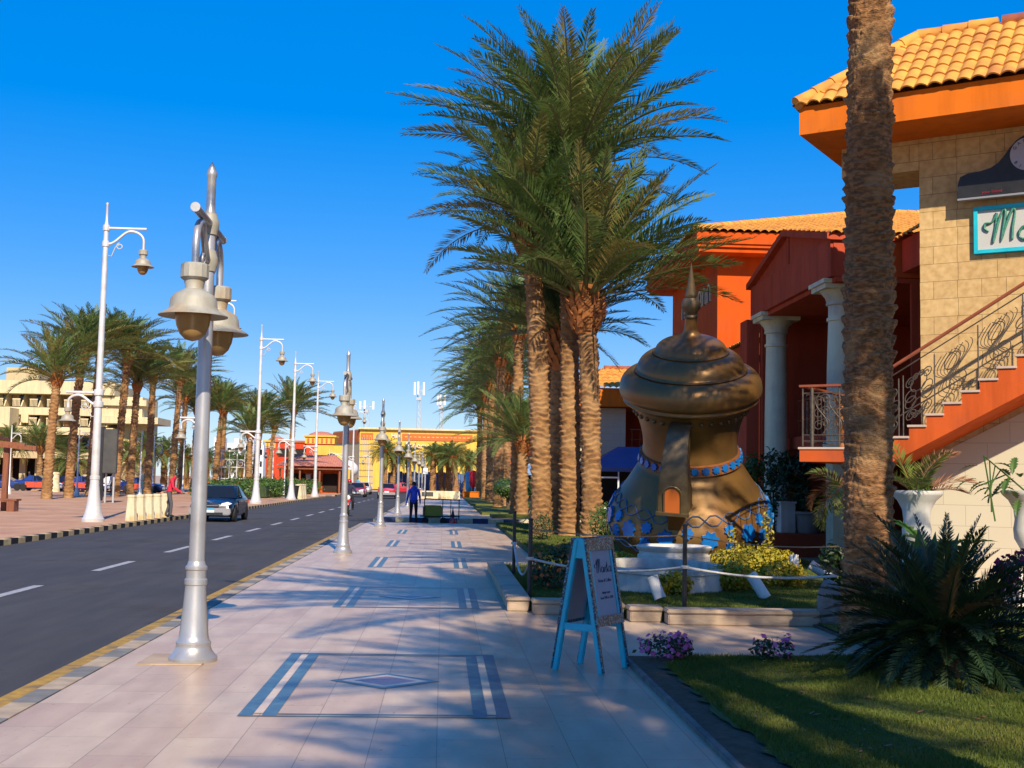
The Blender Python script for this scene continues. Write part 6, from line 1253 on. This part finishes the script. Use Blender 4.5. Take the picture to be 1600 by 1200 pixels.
# green cart on the pavement crossing
t = thing('hand_cart', 'olive green covered hand cart with a dark tube frame at the side road', 'cart', (-.42, 48.25, -.12), scale=.8); fr = MB()
for x in (-.35, .55, .95, 1.35):
    for y in ((-.35, .35) if x != .95 else (.35,)): fr.tube([(x, y, .25), (x, y, 1.25)], .022, 6)
for y in (-.35, .35): fr.tube([(-.35, y, 1.25), (1.4, y, 1.2)], .022, 6); fr.tube([(-.55, y, .40), (1.4, y, .40)], .022, 6)
for x in (-.35, 1.35): fr.tube([(x, -.35, 1.22), (x, .35, 1.22)], .022, 6)
fr.tube([(-.30, 0, 1.2), (-.30, 0, 2.0)], .03, 6); fr.build('tube_frame', M['black'], t); MB().box(.05, 0, .62, .95, .62, .62).build('tarpaulin', M['olive'], t, bevel=.06)
for x in (-.3, .6):
    for y in (-.36, .36): MB().lathe([(.001, -.03), (.15, -.03), (.17, -.015), (.17, .015), (.15, .03), (.001, .03)], 18).build('wheel', M['tyre'], t); o = list(t.children)[-1]; o.rotation_euler = (math.pi/2, 0, 0); o.location = (x, y, .17)
t = thing('red_pump', 'small red and black pump standing on the road right of the green cart', 'pump', (.42, 47.9, -.12), scale=.8); MB().lathe([(.16, 0), (.2, .12), (.14, .26), (.06, .36)], 12).build('tank', M['car_red'], t, smooth=50); MB().lathe([(.07, .36), (.09, .45), (.03, .72), (.02, .85)], 10).build('handle', M['black'], t)
#==PART6==
# ------------------------------------------------------------------ vehicles
def wheel(parent, x, y, r_, w_, rim=None, z=None):
    z = r_ if z is None else z
    o = MB().lathe([(r_*.62, -w_/2), (r_*.93, -w_/2), (r_, -w_*.35), (r_, w_*.35), (r_*.93, w_/2), (r_*.62, w_/2)], 28).build('wheel', M['tyre'], parent, smooth=40); o.rotation_euler = (0, math.pi/2, 0); o.location = (x, y, z)
    b = MB().lathe([(.001, -w_*.42), (r_*.2, -w_*.46), (r_*.22, -w_*.36), (r_*.58, -w_*.36), (r_*.63, -w_*.5), (r_*.63, w_*.5), (r_*.58, w_*.36), (r_*.22, w_*.36), (r_*.2, w_*.46), (.001, w_*.42)], 28)
    for k in range(5):
        a = k*1.2566; 
        for s_ in (-1, 1): b.box(r_*.4*math.cos(a), r_*.4*math.sin(a), s_*w_*.42, r_*.42, r_*.16, w_*.1, rz=a)
    b.build('rim', rim or M['chrome'], o, smooth=35)
def car(label, loc, rz, paint, doors=None, group=None, detail=True):
    """sedan, nose towards -y; 4.2 m long"""
    t = thing('car', label, 'car', loc, rz, group)
    ys = [-2.10, -2.04, -1.85, -1.5, -1.0, -.62, 0, .6, 1.15, 1.5, 1.85, 2.05, 2.10]
    hw = [.56, .70, .78, .82, .835, .84, .84, .84, .835, .82, .79, .72, .62]
    zt = [.52, .66, .73, .80, .86, .90, .92, .93, .94, .96, .95, .90, .70]
    zl = [.30, .24, .20, .19, .19, .19, .19, .19, .19, .20, .24, .30, .36]
    vs = []; S_ = 13
    for y, w_, a, l in zip(ys, hw, zt, zl):
        m_ = l+(a-l)*.5
        half = [(0, l), (w_*.80, l), (w_*.95, l+.05), (w_*.995, m_-.06), (w_, m_+.06), (w_*.965, a-.10), (w_*.88, a-.02), (0, a+.03)]
        ring = half + [(-x, z) for x, z in half[-2:0:-1]]; n = len(ring); vs += [(x, y, z) for x, z in ring]
    fs = [(i*n+k, i*n+(k+1) % n, (i+1)*n+(k+1) % n, (i+1)*n+k) for i in range(len(ys)-1) for k in range(n)]
    fs += [tuple(range(n)), tuple((len(ys)-1)*n+k for k in range(n-1, -1, -1))]
    body_ = MB().add(vs, fs).build('body', paint, t, smooth=42)
    gy = [-.80, -.10, .75, 1.42]; gz = [.885, 1.345, 1.385, .95]; g0 = [.78, .58, .58, .74]
    # cabin: base ring and roof ring
    bw = [.775, .79, .79, .755]; base = [(-.78, .775), (.0, .80), (.8, .80), (1.46, .75)]; top = [(-.02, .575), (.25, .60), (.6, .60), (.82, .565)]
    cv = []
    for s_ in (1, -1):
        cv += [(s_*w_, y, .885 if i < 3 else .93) for i, (y, w_) in enumerate(base)] + [(s_*w_, y, 1.36+(.02 if i in (1, 2) else 0)) for i, (y, w_) in enumerate(top)]
    f = []
    for o_, rev in ((0, 0), (8, 1)):
        for i in range(3): q = (o_+i, o_+i+1, o_+5+i, o_+4+i); f.append(q[::-1] if rev else q)
    f += [(4, 5, 13, 12), (5, 6, 14, 13), (6, 7, 15, 14), (0, 4, 12, 8), (3, 11, 15, 7)]
    MB().add(cv, f).build('cabin', paint, body_, smooth=30, bevel=.015)
    def pane(nm, quad, m_, out, par):
        c = sum((Vector(q) for q in quad), Vector())/4; q2 = [c+(Vector(q)-c)*.90 for q in quad]; nrm = (q2[1]-q2[0]).cross(q2[3]-q2[0]).normalized()
        if nrm.dot(out) < 0: nrm = -nrm
        return MB().add([q+nrm*.006 for q in q2], [(0, 1, 2, 3)]).build(nm, m_, par)
    V_ = [Vector(q) for q in cv]
    pane('windscreen', [V_[0], V_[8], V_[12], V_[4]], M['glass'], Vector((0, -1, .5)), t); pane('rear_window', [V_[3], V_[11], V_[15], V_[7]], M['glass'], Vector((0, 1, .5)), t)
    for o_, sx in ((0, 1), (8, -1)):
        pane('side_window', [V_[o_], V_[o_+1]*.55+V_[o_+2]*.45, V_[o_+5]*.45+V_[o_+6]*.55, V_[o_+4]], M['glass'], Vector((sx, 0, .2)), t)
        pane('side_window', [V_[o_+1]*.47+V_[o_+2]*.53, V_[o_+3], V_[o_+7], V_[o_+5]*.37+V_[o_+6]*.63], M['glass'], Vector((sx, 0, .2)), t)
        for y0, y1 in ((-.72, .22), (.24, 1.05)):
            d_ = MB().prism([(y0, .30), (y1, .30), (y1, .52), (y0, .52)], .834*sx, .846*sx, lambda u, v, w_: (w_, u, v)); d_.prism([(y0, .52), (y1, .52), (y1, .80), (y0, .80)], .838*sx, .85*sx, lambda u, v, w_: (w_, u, v)); dd = d_.build('door', doors or paint, t); MB().box(.853*sx, y1-.14, .74, .02, .14, .03).build('handle', M['chrome'] if not doors else M['black'], dd)
        MB().ball((sx*.88, -.62, .95), .085, 10, 7, sz=.75).build('mirror', paint, t, smooth=60)
        b = MB().add([(sx*.40, -2.085, .60), (sx*.66, -2.03, .62), (sx*.775, -1.80, .70), (sx*.62, -1.86, .755), (sx*.42, -2.0, .70)], [(0, 1, 2, 3, 4)] if sx > 0 else [(4, 3, 2, 1, 0)]); b.v = [(x, y-.02, z+.006) for x, y, z in b.v]; b.build('headlight', M['head_glass'], t)
        MB().box(sx*.66, 2.03, .72, .24, .12, .18).build('tail_light', M['tail_glass'], t, bevel=.02)
        MB().tube([(sx*.80, y, .31) for y in (-1.31, -1.29)], .01, 4).build('arch_trim', M['black'], t)
        for y in (-1.30, 1.22):
            MB().lathe([(.33, -.004), (.33, .004), (.001, .004)], 24).build('wheel_arch', M['black'], t); o = [c for c in t.children if c.name.startswith('wheel_arch')][-1]
            o.rotation_euler = (0, math.pi/2, 0); o.location = (sx*.842, y, .34); wheel(t, sx*.765, y, .295, .19)
    bp = MB().prism([(-.74, .26), (.74, .26), (.78, .36), (.76, .53), (-.76, .53), (-.78, .36)], -2.17, -1.95, lambda u, v, w_: (u, w_, v)); bp.build('front_bumper', M['bumper'], t, bevel=.03)
    MB().box(0, -2.172, .33, 1.0, .02, .08).build('lower_grille', M['black'], t); MB().box(0, -2.105, .615, .66, .06, .10).build('grille', M['black'], t, bevel=.015); MB().box(0, -2.14, .62, .62, .02, .02).build('grille_bar', M['chrome'], t)
    MB().prism([(-.76, .34), (.76, .34), (.76, .58), (-.76, .58)], 1.98, 2.14, lambda u, v, w_: (u, w_, v)).build('rear_bumper', paint if not detail else M['bumper'], t, bevel=.03)
    pl = MB().box(0, -2.185, .45, .36, .015, .17).build('number_plate', M['plate_white'], t); MB().box(0, -2.196, .50, .36, .008, .065).build('plate_band', M['plate_blue'], pl)
    MB().box(0, 2.15, .62, .4, .015, .14).build('number_plate', M['plate_white'], t)
    MB().box(0, -1.02, .335, .25, .02, .02).build('badge', M['chrome'], t) if 0 else None
    return t
car('dark navy parked sedan facing the camera, man in red leaning at its window', (-8.72, 48.6, -.12), 0, M['car_navy'])
car('red car driving away near the end of the road', (-5.0, 112, -.12), math.pi, M['car_red']); car('red and white car coming towards the camera at the road end', (-8.2, 118, -.12), 0, M['car_red'], M['car_white'])
car('dark blue car at the road end before the hoarding', (at(632, 768, 150).x, 150, -.12), math.pi/2, M['car_red'])
for px, Y, lab in ((62, 112, 'blue and orange taxi parked behind the leftmost tall palm'), (137, 114, 'blue and orange taxi parked behind the tall street lamp'), (222, 112, 'blue and orange taxi parked right of the black panel')):
    car(lab, (at(px, 770, Y).x, Y, 0), math.pi/2, M['car_blue'], M['car_orange'], 'blue and orange taxis parked by the hotel')
car('blue car parked at the left edge of the picture by the hotel', (at(8, 770, 112).x, 112, 0), math.pi/2, M['car_blue'], None, 'blue and orange taxis parked by the hotel'); car('dark car parked between the first and second taxis', (at(112, 770, 118).x, 118, 0), math.pi/2, M['car_navy']); car('white car parked between the second and third taxis', (at(182, 770, 119).x, 119, 0), math.pi/2, M['car_white'])
car('pale car parked beyond the left side road', (-9.0, 140, -.12), 0, M['car_white'])
# ------------------------------------------------------------------ people
def skin_mesh(J, E, rad, root):
    names = list(J); me = bpy.data.meshes.new('tmp'); me.from_pydata([J[n_] for n_ in names], [(names.index(a), names.index(b_)) for a, b_ in E], [])
    o = bpy.data.objects.new('tmp', me); COL.objects.link(o); o.modifiers.new('skin', 'SKIN'); sb = o.modifiers.new('sub', 'SUBSURF'); sb.levels = 2; sb.render_levels = 2
    for i, n_ in enumerate(names): q = me.skin_vertices[0].data[i]; q.radius = rad[n_] if isinstance(rad[n_], tuple) else (rad[n_],)*2; q.use_root = n_ == root
    dg = bpy.context.evaluated_depsgraph_get(); r_ = bpy.data.meshes.new_from_object(o.evaluated_get(dg)); bpy.data.objects.remove(o); return r_
def person(label, loc, rz, J2, mats, hgt=1.75, hood=False, group=None, helmet=None):
    """mats: torso, legs. local: faces +y, left is -x"""
    J = dict(pelvis=(0, 0, .96), belly=(0, .01, 1.12), chest=(0, 0, 1.32), upchest=(0, -.01, 1.42), neck=(0, .0, 1.50), head=(0, .015, 1.585), crown=(0, .01, 1.68), top=(0, 0, 1.715))
    for s_, q in ((-1, 'l'), (1, 'r')): J.update({q+'sh': (s_*.175, -.01, 1.42), q+'el': (s_*.235, -.03, 1.15), q+'wr': (s_*.255, .04, .91), q+'pa': (s_*.258, .06, .84), q+'hip': (s_*.095, 0, .90), q+'kn': (s_*.10, .03, .50), q+'an': (s_*.105, -.02, .09), q+'toe': (s_*.115, .13, .045)})
    J.update(J2); face_ = J.pop('face', (0, 1, 0))
    rad = dict(pelvis=(.15, .115), belly=(.145, .105), chest=(.165, .115), upchest=(.13, .09), neck=.055, head=(.078, .088), crown=(.075, .088), top=.05)
    for q in 'lr': rad.update({q+'sh': .072, q+'el': .052, q+'wr': .034, q+'pa': (.038, .022), q+'hip': .098, q+'kn': .066, q+'an': .048, q+'toe': .042})
    E = [('pelvis', 'belly'), ('belly', 'chest'), ('chest', 'upchest'), ('upchest', 'neck'), ('neck', 'head'), ('head', 'crown'), ('crown', 'top')]
    for q in 'lr': E += [('upchest', q+'sh'), (q+'sh', q+'el'), (q+'el', q+'wr'), (q+'wr', q+'pa'), ('pelvis', q+'hip'), (q+'hip', q+'kn'), (q+'kn', q+'an'), (q+'an', q+'toe')]
    me = skin_mesh(J, E, rad, 'pelvis'); bmh = bmesh.new(); bmh.from_mesh(me); bpy.data.meshes.remove(me)
    part = {}
    for a, b_ in E:
        k_ = 0 if (a in ('neck', 'head', 'crown') or b_.endswith('pa')) else 3 if b_.endswith('toe') else 2 if (b_.endswith(('hip', 'kn', 'an'))) else 1
        part[(a, b_)] = k_
    segs = [(Vector(J[a]), Vector(J[b_]), k_) for (a, b_), k_ in part.items()]
    for f_ in bmh.faces:
        c = f_.calc_center_median(); best = (9, 0)
        for a, b_, k_ in segs:
            d_ = b_-a; u_ = max(0, min(1, (c-a).dot(d_)/max(1e-6, d_.length_squared))); dist = (c-(a+d_*u_)).length - (.03 if k_ == 1 else 0)
            if dist < best[0]: best = (dist, k_)
        f_.material_index = best[1]; f_.smooth = True
    t = thing('person', label, 'person', loc, rz, group); sc = hgt/1.75; t.scale = (sc,)*3
    x = MB(); HD = Vector(J['head']); up_ = (Vector(J['crown'])-Vector(J['neck'])).normalized(); nz_ = Vector(face_).normalized(); sd_ = nz_.cross(up_).normalized(); nz_ = up_.cross(sd_)
    x.tube([HD+nz_*.082+up_*.035, HD+nz_*.108-up_*.0, HD+nz_*.085-up_*.012], [.008, .016, .012], 6, 0); x.tube([HD+nz_*.084-up_*.04-sd_*.022, HD+nz_*.09-up_*.04, HD+nz_*.084-up_*.04+sd_*.022], .007, 5, 1)
    for s_ in (-1, 1): x.ball(HD+nz_*.080+sd_*(.033*s_)+up_*.035, .011, 6, 5, 3); x.tube([HD+sd_*(.078*s_)+up_*.035, HD+sd_*(.092*s_)-nz_*.01, HD+sd_*(.078*s_)-up_*.03], .012, 5, 0)
    for q in 'lr':
        w_ = Vector(J[q+'wr']); p_ = Vector(J[q+'pa']); d_ = (p_-w_).normalized(); s_ = d_.cross(Vector((1, 0, 0) if abs(d_.x) < .8 else (0, 0, 1))).normalized(); n_ = d_.cross(s_)
        for k_, (o_, L_) in enumerate(((-.026, .068), (-.009, .078), (.009, .074), (.026, .058))): b0 = p_+s_*o_+d_*.015; x.tube([b0, b0+d_*L_*.5+n_*.006, b0+d_*L_*.85+n_*.026], [.0095, .009, .006], 6, 0)
        b0 = p_-d_*.02+s_*.03; x.tube([b0, b0+s_*.025+d_*.025, b0+s_*.028+d_*.055+n_*.012], [.011, .010, .007], 6, 0)
    tm = bpy.data.meshes.new('x'); tm.from_pydata(x.v, [], x.f); tm.polygons.foreach_set('material_index', x.m); bmh.from_mesh(tm)
    fin_ = bpy.data.meshes.new('body'); bmh.to_mesh(fin_); bmh.free(); bpy.data.meshes.remove(tm)
    for m_ in (M['skin'], mats[0], mats[1], M['black_cloth']): fin_.materials.append(m_)
    o = bpy.data.objects.new('body', fin_); COL.objects.link(o); o.parent = t
    cr_ = Vector(J['crown']); h = MB(); nb_ = 9
    vs = []; fs = []
    for i in range(nb_+1):
        th_ = (math.pi*.62)*i/nb_
        for k_ in range(20):
            a = 2*math.pi*k_/20; fr_ = math.cos(a)
            tt = th_*(1 - .34*max(0, fr_)); rr = .104 if not helmet else .135
            vs.append(cr_ - up_*.03 + up_*(math.cos(tt)*rr*1.0) + (nz_*(math.cos(a)*.98) + sd_*(math.sin(a)*.86))*(math.sin(tt)*rr))
    for i in range(nb_): fs += [(i*20+k_, i*20+(k_+1) % 20, (i+1)*20+(k_+1) % 20, (i+1)*20+k_) for k_ in range(20)]
    h.add(vs, fs).build('helmet' if helmet else 'hair', helmet or M['hair'], t, smooth=70)
    if hood:
        b = MB(); nk = Vector(J['neck']); b.tube([nk+Vector((.10*math.cos(a), .07*math.sin(a)-.02, .0 if a < 3.14 else -.03)) for a in np.linspace(0, 2*math.pi, 18)], .035, 8); b.build('hood', mats[0], t, smooth=60)
    b = MB(); pe = Vector(J['belly']); 
    b.tube([pe+Vector((.165*math.cos(a), .125*math.sin(a), -.13)) for a in np.linspace(0, 2*math.pi, 25)], .024, 6); b.build('jacket_hem', mats[0], t, smooth=60)
    return t
# man in blue, seen from behind, walking away
person('man in a blue hooded jacket and black trousers walking away beside the green cart', (-1.12, 47.9, -.12), .05, dict(rkn=(.11, .09, .51), ran=(.12, .02, .10), rtoe=(.14, .17, .05), lkn=(-.10, .0, .50), lan=(-.13, -.14, .10), ltoe=(-.15, 0, .04), lel=(-.245, -.06, 1.15), lwr=(-.285, -.03, .91), lpa=(-.295, -.01, .84), rel=(.245, -.02, 1.15), rwr=(.265, .08, .92), rpa=(.268, .11, .85), face=(0, 1, 0)), (M['blue_cloth'], M['black_cloth']), 1.66, hood=True)
# man in red leaning to the car window (faces +x): bent forward
person('man in a red jacket and grey trousers bending towards the parked car', (-10.42, 47.3, 0), -math.pi/2+.15, dict(belly=(0, .03, 1.12), chest=(0, .08, 1.31), upchest=(0, .11, 1.40), neck=(0, .16, 1.475), head=(0, .23, 1.535), crown=(0, .29, 1.61), top=(0, .32, 1.64), lsh=(-.175, .10, 1.40), rsh=(.175, .10, 1.40), lel=(-.23, .14, 1.12), lwr=(-.19, .36, 1.0), lpa=(-.18, .43, .98), rel=(.24, .15, 1.12), rwr=(.22, .38, .97), rpa=(.215, .45, .95), lkn=(-.11, .02, .50), lan=(-.13, -.12, .09), ltoe=(-.14, .02, .045), rkn=(.12, .10, .50), ran=(.13, .08, .09), rtoe=(.14, .22, .045), face=(0, .8, -.6)), (M['red_cloth'], M['grey_cloth']), 1.78, group=None)
person('man in a light blue shirt standing beside the far parked car', (at(563, 770, 138).x-.3, 138, 0), 2.6, dict(face=(0, 1, 0)), (M['sky_cloth'], M['navy_cloth']), 1.75)
person('person in white standing by the hotel shops', (at(160, 762, 104).x+.8, 104, 0), .8, dict(face=(0, 1, 0)), (M['car_white'], M['grey_cloth']), 1.72)
person('person in dark clothes standing at the hotel arcade', (at(45, 762, 120).x, 120, 0), 2.2, dict(face=(0, 1, 0)), (M['navy_cloth'], M['black_cloth']), 1.75)
# driver seen through the windscreen is not modelled: the glass is dark
# motorbike and rider coming towards the camera
mb_ = thing('motorbike', 'small red motorbike coming down the road behind the second silver lamp', 'motorbike', (-4.32, 56.5, -.12), .05)
for y, nm in ((-.62, 'front'), (.62, 'rear')):
    o = MB().lathe([(.22, -.04), (.27, -.045), (.30, 0), (.27, .045), (.22, .04), (.22, -.04)], 24).build('wheel', M['tyre'], mb_, smooth=50); o.rotation_euler = (0, math.pi/2, 0); o.location = (0, y, .30)
    r_ = MB().lathe([(.222, -.02), (.222, .02)], 24)
    for k_ in range(8): a = k_*math.pi/4; r_.tube([(0, 0, 0), (.22*math.cos(a), .22*math.sin(a), 0)], .008, 4)
    r_.build('rim', M['chrome'], o)
for s_ in (-1, 1): MB().tube([(s_*.09, -.63, .30), (s_*.08, -.38, .92)], .022, 8).build('fork', M['chrome'], mb_)
MB().tube([(0, -.40, .90), (0, -.15, .72), (0, .25, .72), (0, .55, .78)], [.06, .12, .11, .06], 10).build('fuel_tank', M['car_red'], mb_, smooth=60); MB().tube([(0, -.05, .80), (0, .3, .81), (0, .75, .86)], [.08, .12, .09], 10, flat=.5).build('seat', M['black'], mb_, smooth=60)
MB().box(0, -.05, .45, .22, .36, .3).build('engine', M['bumper'], mb_, bevel=.03); MB().tube([(-.36, -.28, 1.02), (-.15, -.38, 1.0), (.15, -.38, 1.0), (.36, -.28, 1.02)], .016, 8).build('handlebar', M['black'], mb_); MB().lathe([(.001, -.05), (.08, -.02), (.1, .04), (.001, .06)], 14, (0, 0, 0)).build('headlight', M['head_glass'], mb_)
o = [c for c in mb_.children if c.name.startswith('headlight')][0]; o.rotation_euler = (math.pi/2, 0, 0); o.location = (0, -.50, .88)
MB().box(0, -.5, .76, .24, .06, .2).build('front_cowl', M['car_red'], mb_, bevel=.03); b = MB(); b.tube([(0, -.9, .52), (0, -.62, .64), (0, -.36, .56)], .06, 8, flat=.4); b.build('mudguard', M['car_red'], mb_, smooth=60)
person('rider in a dark top and red helmet on the motorbike', (-4.30, 56.62, -.12), math.pi+.05, dict(pelvis=(0, -.05, .92), belly=(0, -.02, 1.08), chest=(0, .02, 1.27), upchest=(0, .05, 1.37), neck=(0, .08, 1.45), head=(0, .10, 1.53), crown=(0, .10, 1.62), top=(0, .09, 1.66), lsh=(-.18, .05, 1.36), rsh=(.18, .05, 1.36), lel=(-.30, .20, 1.16), rel=(.30, .20, 1.16), lwr=(-.34, .38, 1.06), rwr=(.34, .38, 1.06), lpa=(-.34, .43, 1.045), rpa=(.34, .43, 1.045), lhip=(-.12, .02, .88), rhip=(.12, .02, .88), lkn=(-.20, .38, .72), rkn=(.20, .38, .72), lan=(-.19, .16, .36), ran=(.19, .16, .36), ltoe=(-.20, .30, .33), rtoe=(.20, .30, .33), face=(0, 1, 0)), (M['navy_cloth'], M['black_cloth']), 1.75, helmet=M['car_red'])
